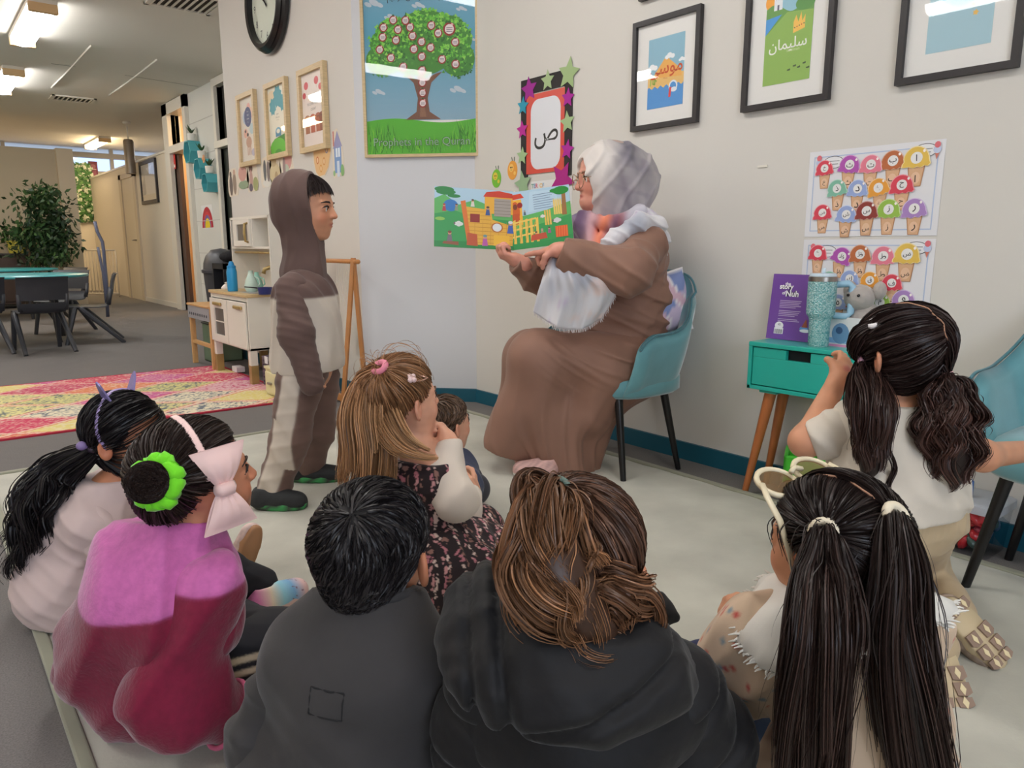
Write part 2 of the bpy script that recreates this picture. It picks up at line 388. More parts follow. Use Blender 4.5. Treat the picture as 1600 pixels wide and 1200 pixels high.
# ---------------------------------------------------------------- rugs
RUGM=M('grey green plush',(186,184,172),rough=.95,var=.14,vscale=5,bump=.3,bscale=160,sheen=.3)
rug=thing('story_rug','thick plush pale grey green rug the children sit on','rug',(.15,-1.4,0))
RX0,RX1,RY0,RY1=.15,2.285,-1.4,3.47
V=[];nx,ny=60,120
for j in range(ny+1):
    for i in range(nx+1):
        x=RX0+(RX1-RX0)*i/nx;y=RY0+(RY1-RY0)*j/ny
        e=min(x-RX0,RX1-x,y-RY0,RY1-y); e=max(0,e)
        z=.004+.012*min(1,e/.02)+.0015*math.sin(x*23+y*7)+.001*math.sin(y*31-x*11)-(.004 if .05<e<.065 else 0)
        V.append((x,y,z))
F=np.array([(j*(nx+1)+i,j*(nx+1)+i+1,(j+1)*(nx+1)+i+1,(j+1)*(nx+1)+i) for j in range(ny) for i in range(nx)])
mesh_obj('pile',V,F,RUGM,rug,True)
g=G(); 
for lo,hi in (((RX0-.02,RY0-.02),(RX0+.006,RY1+.02)),((RX1-.006,RY0-.02),(RX1+.02,RY1+.02)),((RX0,RY1-.006),(RX1,RY1+.02))): g.box((*lo,0),(*hi,.014),bev=.004)
g.build('border',M('rug border',(150,150,132),rough=.9,sheen=.2,bump=.2,bscale=200),rug)
# patterned rug
CX0,CX1,CY0,CY1=-1.6,1.76,4.108,5.72
nx,ny=330,170; xs=np.linspace(CX0,CX1,nx+1); ys=np.linspace(CY0,CY1,ny+1); XX,YY=np.meshgrid(xs,ys)
pu,pv=.62,.4
cols=[(206,66,98),(226,216,190),(220,136,96),(222,178,184),(222,206,130),(200,96,150),(80,106,138),(226,164,166),(198,76,106),(212,206,140)]
r0=np.floor(XX/pu+YY/pv); r1=np.floor(XX/pu-YY/pv)     # lozenge cells
fu=(XX/pu+YY/pv)-r0; fv=(XX/pu-YY/pv)-r1
edge=np.minimum.reduce([fu,1-fu,fv,1-fv])
idx=((r0*3+r1*5+((r0*r1)%3))%len(cols)).astype(int)
cl=np.array([lin(c) for c in cols]); base=cl[idx]
sq=np.zeros_like(XX)
for k in range(7):
    a=RNG.uniform(0,6.28); f=RNG.uniform(70,120); sq+=np.sin(f*(XX*math.cos(a)+YY*math.sin(a))+3*np.sin(11*XX+k)+3*np.sin(13*YY+2*k))
cream=np.array(lin((232,220,196))); blue=np.array(lin((64,84,110)))
light=(idx%10==1)|(idx%10==9)|(idx==6)|(idx==3)
m=((np.abs(sq)<.75)&(edge>.06)).astype(float)[...,None]*np.where(light,.85,.5)[...,None]
ink=np.where(light[...,None],np.where((idx==3)[...,None],np.array(lin((196,70,110))),blue),cream)
colr=base.copy(); colr[idx==6]=np.array(lin((222,214,150))); colr=colr*(1-m)+ink*m
b=((edge>.03)&(edge<.07))[...,None]*.6; colr=colr*(1-b)+np.array(lin((214,70,90)))*b
b=(edge<=.03)[...,None]*.75; colr=colr*(1-b)+np.array(lin((232,206,190)))*b
bd=np.minimum.reduce([XX-CX0,CX1-XX,YY-CY0,CY1-YY])<.028; colr[bd]=lin((176,32,58))
zz=.009+.0012*np.sin(sq*2); zz[bd]=.008
V=np.stack([XX,YY,zz],-1).reshape(-1,3)
F=np.array([(j*(nx+1)+i,j*(nx+1)+i+1,(j+1)*(nx+1)+i+1,(j+1)*(nx+1)+i) for j in range(ny) for i in range(nx)])
prug=thing('patterned_rug','pink, red and yellow lozenge patterned rug on the grey carpet','rug',(CX0,CY0,0))
mesh_obj('pile',V,F,M('patterned pile',attr=True,rough=.95,bump=.3,bscale=220),prug,True,colr.reshape(-1,3))
G().box((CX0,CY0,0),(CX1,CY1,.0075)).build('backing',M('red binding',(172,30,56),rough=.8),prug)
# ================================================================ THINGS ON THE WALLS
AXR=np.array([0,-1.,0]); AZ_=np.array([0,0,1.])
PANE=pane_mat()
def framed(name,label,cat,o,ax,W,H,fw,dep,mat,art,mount=None,group=None,pane=True,mb=.06):
    """o = lower left corner on the wall, ax = direction to the picture's right"""
    o=np.array(o,float); ax=nrm(ax); nz=np.cross(ax,AZ_)
    t=thing(name,label,cat,o,group=group)
    g=G()
    for pts in ([(0,0),(W,0),(W-fw,fw),(fw,fw)],[(W,0),(W,H),(W-fw,H-fw),(W-fw,fw)],[(W,H),(0,H),(fw,H-fw),(W-fw,H-fw)],[(0,H),(0,0),(fw,fw),(fw,H-fw)]):
        g.prism(pts,o+nz*.002,ax,AZ_,dep)
    g.build('frame',mat,t)
    G().prism([(fw*.6,fw*.6),(W-fw*.6,fw*.6),(W-fw*.6,H-fw*.6),(fw*.6,H-fw*.6)],o+nz*.004,ax,AZ_,dep*.4-.004).build('mount',mount or M('white mount',(232,230,226),rough=.7),t)
    a=Art(o+ax*(fw+mb)+AZ_*(fw+mb)+nz*(dep*.4),ax,AZ_); art(a,W-2*fw-2*mb,H-2*fw-2*mb); a.build('print',t)
    if pane: G().prism([(fw*.7,fw*.7),(W-fw*.7,fw*.7),(W-fw*.7,H-fw*.7),(fw*.7,H-fw*.7)],o+nz*(dep*.75),ax,AZ_,.0015).build('pane',PANE,t)
    return t
def cloud(a,x,y,s,c=(240,242,244)):
    for dx,dy,r in ((-.8,0,.45),(-.2,.25,.6),(.5,.05,.5)): a.ell(x+dx*s,y+dy*s,r*s,r*s*.8,c)
BLK=M('black frame wood',(40,36,38),rough=.4); OAK=M('pale oak',(204,180,138),rough=.5,var=.12,vscale=20,stretch=(1,1,12))
def art_musa(a,w,h):
    a.rect(0,0,w,h,(142,186,206)); a.rect(0,0,w,h*.46,(232,190,116)); a.poly([(w*.12,h*.44),(w*.5,h*.72),(w*.92,h*.5),(w*.95,h*.4)],(236,176,92))
    cloud(a,w*.14,h*.58,w*.13); cloud(a,w*.62,h*.7,w*.12); cloud(a,w*.95,h*.62,w*.08)
    p=[(w*i/24,h*(.3+.02*math.sin(i*1.6))) for i in range(25)]
    a.poly([(0,0)]+[(0,p[0][1])]+p[1:]+[(w,0)],(84,150,214))
    a.line([(w*.08,h*.34),(w*.09,h*.44),(w*.15,h*.44),(w*.15,h*.36),(w*.2,h*.35),(w*.2,h*.42),(w*.25,h*.39)],w*.03,(150,190,80))
    a.text(arabic('موسى'),w*.5,h*.42,h*.17,(206,84,40),.012); a.text('Musa',w*.5,h*.4,h*.025,(200,100,60))
    a.ell(w*.72,h*.28,w*.12,w*.12,(226,232,240)); a.ell(w*.72,h*.28,w*.085,w*.085,(84,150,214)); a.ell(w*.74,h*.23,w*.09,w*.05,(230,236,244)); a.poly([(w*.6,h*.13),(w*.66,h*.13),(w*.68,h*.27),(w*.62,h*.27)],(222,70,70))
def art_sulaiman(a,w,h):
    a.rect(0,0,w,h,(150,196,214)); a.ell(w*.14,h*.82,w*.17,w*.17,(244,166,62))
    hill=[(w*i/16,h*(.74+.05*math.sin(i*.5+.3))) for i in range(17)]
    a.poly([(0,h*.5)]+hill+[(w,h*.5)],(110,160,84)); a.ell(w*.82,h*.74,w*.2,h*.07,(96,152,80))
    cloud(a,w*.58,h*.83,w*.09); cloud(a,w*.85,h*.9,w*.17)
    g=(232,236,240); a.rect(w*.16,h*.73,w*.34,h*.82,g); a.rect(w*.16,h*.73,w*.19,h*.86,g); a.rect(w*.31,h*.73,w*.34,h*.86,g); a.ell(w*.25,h*.82,w*.06,w*.06,g); a.rect(w*.23,h*.73,w*.27,h*.78,(90,90,110))
    a.poly([(w*.155,h*.86),(w*.195,h*.86),(w*.175,h*.9)],(60,70,110)); a.poly([(w*.305,h*.86),(w*.345,h*.86),(w*.325,h*.9)],(60,70,110))
    a.poly([(0,0),(0,h*.5),(w*.45,h*.69),(w,h*.66),(w,0)],(146,184,92)); a.poly([(0,h*.5),(0,h*.66),(w*.34,h*.68)],(80,158,222))
    a.text(arabic('سليمان'),w*.5,h*.3,h*.2,(238,240,232),.01,maxw=w*.8); a.text('Sulaiman',w*.62,h*.3,h*.03,(206,222,170))
    a.poly([(w*.6,h*.47),(w*.84,h*.5),(w*.84,h*.63),(w*.78,h*.57),(w*.75,h*.66),(w*.7,h*.57),(w*.65,h*.64),(w*.6,h*.58)],(246,196,96))
    for k in range(5): a.ell(w*(.63+.047*k),h*(.52+.006*k),w*.012,w*.012,(200,80,60) if k%2 else (70,120,90))
    for x,y in ((.55,.12),(.67,.15),(.76,.13),(.87,.16),(.95,.11)):
        a.ell(w*x,h*y,w*.03,h*.008,(72,90,60)); a.ell(w*(x+.025),h*(y+.003),w*.016,h*.01,(72,90,60))
def art_yunus(a,w,h):
    a.rect(0,0,w,h,(168,202,214)); a.poly([(0,h*.3),(w*.4,h*.42),(w,h*.44),(w,h*.6),(0,h*.5)],(176,210,218))
    a.ell(w*.52,h*.56,w*.4,h*.22,(66,150,208),rot=8); a.ell(w*.45,h*.47,w*.28,h*.09,(88,166,214),rot=8); a.poly([(w*.84,h*.62),(w*1.0,h*.78),(w*.98,h*.52)],(66,150,208))
    a.text(arabic('يونس'),w*.55,h*.5,h*.14,(232,240,244),.008); a.text('Yunus',w*.52,h*.47,h*.022,(190,220,240)); a.ell(w*.26,h*.6,w*.025,w*.025,(120,104,130))
    for x,y in ((.68,.34),(.73,.27),(.83,.36)): a.star(w*x,h*y,w*.05,(236,190,100),5,80,.6)
def art_plain(a,w,h):
    a.rect(0,0,w,h,(160,190,204)); a.rect(0,0,w,h*.4,(222,196,140)); a.ell(w*.5,h*.4,w*.25,h*.2,(196,150,90)); cloud(a,w*.5,h*.8,w*.15)
def onR(label,u0,v0,u1,v1,W,H,art):
    o=PX(u0,v0,XR); return framed('framed_print',label,'picture frame',o,AXR,W,H,.02,.022,BLK,art,group='black framed prophet prints')
f1=PX(990,207,XR); f1r=PX(1093,190,XR); W1=f1[1]-f1r[1]
H1=PX(997,38,XR)[2]-f1[2]
onR('smallest-looking black framed print of a sandy mountain and blue water with Arabic writing',990,207,0,0,W1,H1,art_musa)
f2=PX(1162,177,XR); W2=f2[1]-PX(1298,160,XR)[1]
onR('black framed print of green hills, a castle and a gold crown',1162,177,0,0,W2,.5,art_sulaiman)
f3=PX(1402,136,XR); W3=f3[1]-PX(1594,109,XR)[1]
onR('black framed print of a blue whale with orange starfish',1402,136,0,0,W3,.5,art_yunus)
f4=PX(1003,4,XR); onR('black frame cut off at the top edge above the sandy mountain print',1003,4,0,0,W1,H1,art_plain)
# wooden frames of the clock wall
def art_balloon(a,w,h):
    a.rect(0,0,w,h,(240,232,220))
    for x,y,r,c in ((.35,.7,.2,(190,206,226)),(.75,.75,.16,(246,204,180)),(.3,.45,.14,(240,190,170)),(.75,.5,.16,(196,216,220)),(.6,.85,.12,(240,180,170))): a.ell(w*x,h*y,w*r,h*r*.55,c)
    a.ell(w*.52,h*.7,w*.26,h*.16,(56,74,130)); 
    for k,s in enumerate(('if you','can','dream','it')): a.text(s,w*.52,h*(.77-.055*k),h*.028,(230,232,240))
    a.ell(w*.5,h*.3,w*.2,h*.09,(206,164,140)); a.ell(w*.45,h*.42,w*.07,h*.03,(60,46,46))
    for x in (.4,.5,.6): a.line([(w*x,h*.25),(w*x,h*.1)],w*.05,(206,164,140))
    a.ell(w*.3,h*.48,w*.05,h*.025,(50,40,40)); a.ell(w*.8,h*.12,w*.15,h*.06,(196,190,210))
def art_balloonhill(a,w,h):
    a.rect(0,0,w,h,(244,240,222)); a.ell(w*.2,h*.85,w*.25,h*.12,(246,226,190))
    for x,y,r in ((.55,.85,.2),(.25,.72,.16),(.82,.74,.16)): a.star(w*x,h*y,w*r*1.3,(84,170,184),8,20,.75)
    a.text('dream',w*.5,h*.58,h*.028,(120,130,130)); a.text('little one',w*.5,h*.53,h*.03,(150,150,140)); a.text('dream big',w*.5,h*.49,h*.025,(170,170,160))
    a.poly([(0,0),(0,h*.12),(w*.25,h*.22),(w*.6,h*.25),(w*.85,h*.27),(w,h*.22),(w,0)],(62,140,50)); a.ell(w*.45,h*.08,w*.45,h*.15,(104,200,60)); a.ell(w*.45,h*.0,w*.2,h*.06,(70,160,46))
    a.ell(w*.5,h*.33,w*.16,h*.06,(110,180,210)); a.rect(w*.34,h*.25,w*.66,h*.33,(84,150,186)); a.ell(w*.5,h*.33,w*.1,h*.035,(244,240,222))
def art_animals(a,w,h):
    a.rect(0,0,w,h,(244,232,224))
    for x,y,s in ((.2,.85,1),(.68,.88,1),(.85,.78,.8),(.1,.72,.8)): a.ell(w*x,h*y,w*.1*s,h*.055*s,(222,96,104)); a.line([(w*x,h*(y-.05*s)),(w*x,h*(y-.1*s))],.002,(210,120,120))
    for k,s in enumerate(('THE BEST IS YET','TO COME MAKE IT','COUNT')): a.text(s,w*.5,h*(.64-.075*k),h*.034,(96,88,84),maxw=w*.75)
    for x,c in ((.2,(176,110,76)),(.45,(196,96,70)),(.7,(186,104,74)),(.88,(150,84,64))):
        a.ell(w*x,h*.38,w*.14,h*.06,c); a.rect(w*(x-.1),h*.18,w*(x+.1),h*.36,c); a.ell(w*(x-.03),h*.39,w*.02,h*.01,(40,30,30)); a.ell(w*(x+.04),h*.39,w*.02,h*.01,(40,30,30))
for lb,(u0,v0),(u1,v1),(ut,vt),art in (('narrow oak framed print of a dark blue balloon nearest the block wall',(381,262),(408,255),(370,153),art_balloon),('middle oak framed print of a green hill and teal clouds',(424,251),(457,241),(415,135),art_balloonhill),('oak framed print of red balloons over brown animals',(476,241),(517,233),(467,114),art_animals)):
    o=PX(u0,v0,XL); W=o[1]-PX(u1,v1,XL)[1]; H=PX(ut,vt,XL)[2]-o[2]
    framed('framed_print',lb,'picture frame',o,AXR,W,H,.032,.03,OAK,art,group='oak framed nursery prints',mb=.004)
# tree poster on the short centre wall
axc=nrm([XR-XL,YC-YL,0]); ncc=np.cross(axc,AZ_)
o=PP(572,247,(XL,YL,0),ncc); o2=PP(750,253,(XL,YL,0),ncc); WT=np.linalg.norm((o2-o)[:2]); HT=.92
def art_tree(a,w,h):
    a.st=.00001
    for k in range(24):
        t=k/23; c=np.array((90,160,188))*(1-abs(t-.35))+np.array((160,176,192))*abs(t-.35)
        a.rect(0,h*(1-(k+1)/24*.8),w,h*(1-k/24*.8)+.0005,tuple(c))
    for x,y,s in ((.5,.86,.05),(.88,.83,.04),(.1,.88,.07),(.84,.37,.06),(.12,.37,.05),(.95,.66,.04),(.25,.8,.05)):
        for dx,dy,r in ((-.8,0,.5),(0,.2,.7),(.7,-.1,.5)): a.ell(w*x+dx*s*w,h*y+dy*s*w,r*s*w,r*s*w*.5,(190,200,208),rot=-25)
    p=[(w*i/20,h*(.2+.015*math.sin(i*.33))) for i in range(21)]
    a.poly([(0,0)]+p+[(w,0)],(84,176,44))
    rg=random.Random(3)
    for _ in range(260):
        x=rg.random();y=rg.random()*.14; s=.05+.05*rg.random(); c=rg.choice([(60,140,30),(120,200,50),(40,110,24),(96,180,60)])
        if .25<x<.75 and y>.05: continue
        a.poly([(w*x,h*y),(w*(x+.008),h*y),(w*(x+rg.uniform(-.04,.04)),h*(y+s))],c)
    tr=[(.36,.205),(.46,.25),(.475,.33),(.44,.42),(.36,.47),(.4,.47),(.47,.44),(.5,.52),(.53,.52),(.55,.44),(.64,.47),(.7,.48),(.6,.42),(.565,.33),(.58,.25),(.68,.205)]
    a.poly([(w*x,h*y) for x,y in tr[:8]+tr[8:]],(120,80,62)); a.poly([(w*x,h*y) for x,y in [(.49,.22),(.5,.3),(.5,.42),(.53,.42),(.53,.3),(.55,.22)]],(140,98,74))
    blobs=[(.5,.62,.33,.16),(.17,.56,.16,.09),(.84,.55,.15,.1),(.25,.65,.2,.1),(.78,.66,.19,.1),(.55,.76,.2,.075),(.28,.73,.16,.07),(.74,.74,.16,.06)]
    for x,y,rx,ry in blobs: a.ell(w*x,h*y,w*rx,h*ry,(62,134,44),n=22)
    for _ in range(1100):
        x,y,rx,ry=rg.choice(blobs); q=rg.random()*6.28; rr=math.sqrt(rg.random())*1.1
        X,Y=x+rx*rr*math.cos(q),y+ry*rr*math.sin(q)
        if not(.03<X<.97): continue
        up=(Y-y)/ry*.5+.5; c=rg.choice([(110,196,60),(90,180,56),(140,210,80)] if rg.random()<up else [(40,104,34),(58,128,44),(76,150,52)])
        s=.012+.01*rg.random(); q=rg.random()*6.28
        a.g.add([a.P((w*X+w*s*math.cos(q+2.09*k),h*Y+w*s*math.sin(q+2.09*k))) for k in range(3)],[(0,1,2)],c); a.h+=.0000012
    ap=[(.27,.785),(.38,.78),(.18,.745),(.31,.73),(.17,.69),(.29,.67),(.14,.62),(.44,.69),(.52,.655),(.45,.615),(.6,.62),(.24,.57),(.35,.515),(.52,.57),(.7,.55),(.82,.52),(.82,.645),(.67,.7),(.61,.745),(.42,.74),(.52,.49),(.52,.42),(.52,.36),(.52,.3)]
    for i,(x,y) in enumerate(ap+[(.77,.72)]):
        r=w*(.034 if i<len(ap) else .05); a.ell(w*x,h*y,r*1.12,r*1.12,(150,44,40),14); a.ell(w*x+r*.5,h*y+r*.75,r*.22,r*.22,(230,170,170),8); a.ell(w*x,h*y,r*.8,r*.8,(228,214,214),14); a.ell(w*x,h*y+r*1.15,r*.35,r*.2,(50,90,40),6)
        for q in (.2,-.1,-.4): a.line([(w*x-r*.5,h*y+r*q),(w*x+r*.5,h*y+r*q)],r*.12,(120,110,124))
    a.text(arabic('بسم الله الرحمن الرحيم'),w*.5,h*.88,h*.085,(34,40,44),.004,maxw=w*.56)
    a.text('Prophets in the Quran',w*.5,h*.035,h*.07,(20,34,20),.02,maxw=w*.88); a.text('Prophets in the Quran',w*.5,h*.036,h*.07,(150,190,150),-.004,maxw=w*.88)
framed('tree_poster','large oak framed poster of a green apple tree on the short wall','poster',o,axc,WT,HT,.016,.02,OAK,art_tree,mb=0)
# round wall clock
cy,cz,cr=5.03,2.14+.3,.305
t=thing('wall_clock','round wall clock with black rim cut by the top edge of the photo','clock',(XL,cy,cz-cr))
cx=lambda r,h:(r,h)
G().lathe([(cr*.9,0),(cr,.01),(cr*1.0,.035),(cr*.95,.05),(cr*.97,.06),(cr*.9,.08),(cr*.82,.075),(cr*.8,.03)],(XL-.001,cy,cz),(-1,0,0),48,caps=False).build('rim',M('black clock rim',(26,24,26),rough=.25),t,smooth='auto')
G().prism([(cr*.83*math.cos(2*math.pi*k/48),cr*.83*math.sin(2*math.pi*k/48)) for k in range(48)],(XL-.036,cy,cz),AXR,AZ_,.004).build('dial',M('clock dial',(214,220,204),rough=.5),t)
a=Art((XL-.042,cy,cz),AXR,AZ_)
for k in range(1,13):
    q=math.pi/2-k*math.pi/6; a.text(str(k),cr*.64*math.cos(q),cr*.64*math.sin(q)-.022,.044,(58,60,58))
for k in range(60):
    q=k*math.pi/30; a.line([(cr*.76*math.cos(q),cr*.76*math.sin(q)),(cr*.79*math.cos(q),cr*.79*math.sin(q))],.003,(60,60,60))
a.build('numerals',t)
for nm,q,l in (('hour_hand',math.radians(140),.14),('minute_hand',math.radians(128),.2)):
    a=Art((XL-.047,cy,cz),AXR,AZ_); dv=np.array([math.cos(q),math.sin(q)]); a.line([tuple(-dv*.03),tuple(dv*l)],.012,(48,46,46)); a.build(nm,t)
G().lathe([(0,.066),(cr*.4,.065),(cr*.84,.058)],(XL,cy,cz),(-1,0,0),40,caps=False).build('pane',PANE,t,smooth=True)
# letter board with stars
P_=lambda u,v:PX(u,v,XR)
tl,tr,bl=P_(815,127),P_(896,105),P_(820,281)
bw,bh=tl[1]-tr[1],tl[2]-bl[2]; o=np.array([XR,tl[1],bl[2]])
t=thing('letter_board','black bordered red card with one black Arabic letter and coloured paper stars','poster',o)
g=G(); nz=np.array([-1,0,0]); bd=.055
for pts in ([(0,bh-bd*1.3),(bw,bh-bd*1.3),(bw,bh),(0,bh)],[(0,0),(bd,0),(bd,bh-bd*1.3),(0,bh-bd*1.3)],[(bw-bd,0),(bw,0),(bw,bh-bd*1.3),(bw-bd,bh-bd*1.3)]): g.prism(pts,o+nz*.001,AXR,AZ_,.003)
g.build('border',M('charcoal card',(48,44,44),rough=.8),t)
rl,rt=P_(823,273),P_(884,136); rx0=tl[1]-P_(824,150)[1]; rx1=tl[1]-rt[1]; rz0=rl[2]-bl[2]; rz1=rt[2]-bl[2]
a=Art(o+nz*.0045,AXR,AZ_); a.rect(rx0,rz0,rx1,rz1,(214,72,56))
def rrect(x0,y0,x1,y1,r): return [(x0+r if sx<0 else x1-r,y0+r if sy<0 else y1-r) and ((x0+r if sx<0 else x1-r)+r*math.cos(q),(y0+r if sy<0 else y1-r)+r*math.sin(q)) for sx,sy,q0 in ((1,1,0),(-1,1,90),(-1,-1,180),(1,-1,270)) for q in [math.radians(q0+k*15) for k in range(7)]]
iw,ih=rx1-rx0,rz1-rz0
a.poly(rrect(rx0+iw*.12,rz0+ih*.05,rx1-iw*.1,rz1-ih*.07,iw*.2),(222,224,230))
a.text(arabic('ص'),rx0+iw*.53,rz0+ih*.3,ih*.4,(30,30,32),.006,maxw=iw*.62); a.build('letter_card',t,GLOSSP)
for k,(u,v,r,c,rot) in enumerate([(828,140,.062,(158,34,142),95),(857,126,.05,(168,190,140),90),(890,115,.075,(160,184,130),80),(889,153,.046,(170,30,150),85),(888,191,.052,(166,190,140),95),(888,234,.048,(170,30,150),80),(880,281,.09,(172,30,130),60),(819,166,.046,(44,150,176),85),(818,203,.046,(190,40,150),95),(818,244,.046,(160,190,140),85),(819,288,.07,(150,180,140),100)]):
    p=P_(u,v); q=[((r if i%2==0 else r*.48)*math.cos(math.radians(rot)+math.pi*i/5),(r if i%2==0 else r*.48)*math.sin(math.radians(rot)+math.pi*i/5)) for i in range(10)]
    s=G().prism(q,p+nz*(.005+.0004*k),AXR,AZ_,.0012).build('star',M('card %d %d %d'%c,c,rough=.7),t); s['label']={158:'magenta paper star',170:'magenta paper star',172:'large magenta paper star',190:'pink paper star',44:'teal paper star'}.get(c[0],'pale green paper star')
# white lettering strip below the board
a0=P_(830,322); t=thing('lettering_strip','white paper strip of small coloured capitals under the letter board','sign',a0)
G().prism([(0,0),(.3,0),(.3,.12),(0,.12)],a0+nz*.0005,AXR,AZ_,.0008).build('sheet',M('white paper',(226,226,226),rough=.8),t)
a=Art(a0+nz*.0014,AXR,AZ_)
_x=0
for ch,c in zip('TER OF',[(120,170,150),(110,150,190),(214,100,120),(0,0,0),(232,190,110),(150,184,214)]):
    if ch!=' ': a.text(ch,.012+_x,.086,.022,c,.03)
    _x+=.0165
a.build('lettering',t)
# two round sticker creatures
for lb,u,v,c,c2 in (('round green sticker creature on the wall beside the letter board',776,279,(116,190,50),(220,200,60)),('round orange sticker creature on the wall beside the letter board',801,266,(234,160,60),(246,196,100))):
    p=P_(u,v); t=thing('wall_sticker',lb,'sticker',p,group='round sticker creatures')
    G().prism([(.04*math.cos(2*math.pi*k/24),.048*math.sin(2*math.pi*k/24)) for k in range(24)],p+nz*.0005,AXR,AZ_,.0015).build('body_card',M('sticker %d'%c[0],c,rough=.5),t)
    a=Art(p+nz*.0022,AXR,AZ_); a.ell(-.008,.012,.02,.02,c2); a.ell(-.014,.014,.004,.004,(30,30,30),8); a.ell(-.002,.014,.004,.004,(30,30,30),8); a.line([(-.014,.003),(-.008,0),(-.002,.003)],.002,(120,60,30)); a.ell(.02,-.016,.01,.01,c2,10); a.build('face_print',t)
    G().tube([p+nz*.002+AXR*.015+AZ_*.045,p+nz*.004+AXR*.02+AZ_*.065],.002,5).tube([p+nz*.002+AXR*.0+AZ_*.047,p+nz*.004+AXR*-.003+AZ_*.065],.002,5).build('feelers',M('sticker ink',(120,130,120),rough=.6),t)['kind']='stuff'
# little wall stickers of the clock wall
def flatcard(name,label,cat,p,w,h,shape,draw,group=None,ax=AXR,z=.001):
    nzz=np.cross(ax,AZ_); t=thing(name,label,cat,p,group=group); pts=[(w*x,h*y) for x,y in shape]
    G().prism(pts,np.array(p)+nzz*.0005,ax,AZ_,.001).build('cut_out',M('sticker paper',(224,214,196),rough=.7),t)
    a=Art(np.array(p)+nzz*.0017,ax,AZ_); draw(a,w,h); a.build('print',t); return t
BLOB=[(.1,.0),(.9,.02),(1,.3),(.92,.7),(.8,.98),(.5,1),(.2,.95),(.02,.6),(0,.2)]
def dr(cs):
    def f(a,w,h):
        for (x,y,rx,ry,c) in cs: a.ell(w*x,h*y,w*rx,h*ry,c,12)
    return f
ST=[('sticker of two grey standing figures, first of the wall row',366,308,24,(.3,.4,.16,.38,(104,92,88)),(.65,.45,.16,.4,(150,132,116)),(.65,.85,.1,.1,(196,160,140)),(.3,.8,.1,.1,(84,70,66))),
 ('sticker of a pink figure over green grass',381,297,22,(.5,.15,.45,.15,(140,160,130)),(.45,.55,.36,.28,(208,156,144)),(.5,.8,.2,.14,(176,120,110))),
 ('sticker of a long haired figure beside a green bin',395,301,25,(.4,.8,.16,.17,(110,84,80)),(.4,.45,.14,.3,(190,150,140)),(.75,.25,.22,.24,(160,164,110)),(.35,.15,.16,.14,(96,84,100))),
 ('sticker of a grey figure by a white bowl',417,294,20,(.5,.15,.35,.14,(220,218,210)),(.35,.55,.12,.35,(92,96,100)),(.62,.5,.12,.34,(120,108,104))),
 ('sticker of a pale yellow haystack figure',429,294,18,(.5,.4,.4,.38,(206,190,150)),(.45,.8,.2,.15,(190,170,130)),(.6,.3,.12,.2,(176,150,110))),
 ('sticker of a pink horse rearing',446,282,22,(.6,.6,.3,.32,(204,150,144)),(.3,.85,.14,.12,(120,84,84)),(.5,.25,.2,.22,(180,190,170)),(.35,.4,.1,.3,(150,130,130)))]
for lb,u,v,wpx,*cs in ST:
    p=PX(u-8,v,XL); flatcard('wall_sticker',lb,'sticker',p,.24,.21,BLOB,dr(cs),group='small stickers under the oak frames')
p=PX(491,279,XL); flatcard('palette_sticker','tan painter palette sticker on the clock wall','sticker',p,.26,.26,[(.3,0),(.62,.02),(.85,.2),(1,.55),(.97,.9),(.8,1),(.68,.85),(.5,.8),(.4,.95),(.15,1),(.0,.7),(.02,.35),(.12,.1)],lambda a,w,h:(a.poly([(w*x,h*y) for x,y in [(.31,.03),(.61,.05),(.82,.22),(.96,.55),(.94,.88),(.8,.96),(.69,.81),(.5,.76),(.38,.91),(.16,.96),(.04,.68),(.06,.36),(.15,.13)]],(226,184,128)),[a.ell(w*x,h*y,w*.07,h*.09,c) and a.ell(w*x,h*y,w*.045,h*.06,(232,196,150)) for x,y,c in ((.25,.4,(200,110,50)),(.42,.2,(214,150,60)),(.6,.35,(206,140,70)),(.76,.6,(140,140,170)))]))
p=PX(521,279,XL); flatcard('house_sticker','blue house drawing stuck beside the palette sticker','sticker',p,.15,.28,[(.05,0),(.95,.05),(1,.3),(.9,.65),(.5,1),(.1,.95),(.02,.6)],lambda a,w,h:(a.rect(w*.2,h*.1,w*.8,h*.62,(120,156,206)),a.poly([(w*.1,h*.6),(w*.9,h*.62),(w*.5,h*.95)],(150,150,190)),a.rect(w*.12,h*.65,w*.22,h*.95,(200,120,110)),a.rect(w*.32,h*.42,w*.7,h*.6,(226,236,246)),a.line([(w*.51,h*.42),(w*.51,h*.6)],w*.04,(90,130,190)),a.rect(w*.4,h*.02,w*.62,h*.34,(206,220,236)),a.ell(w*.85,h*.14,w*.14,h*.12,(130,180,110)),a.ell(w*.14,h*.1,w*.1,h*.06,(150,190,130))))
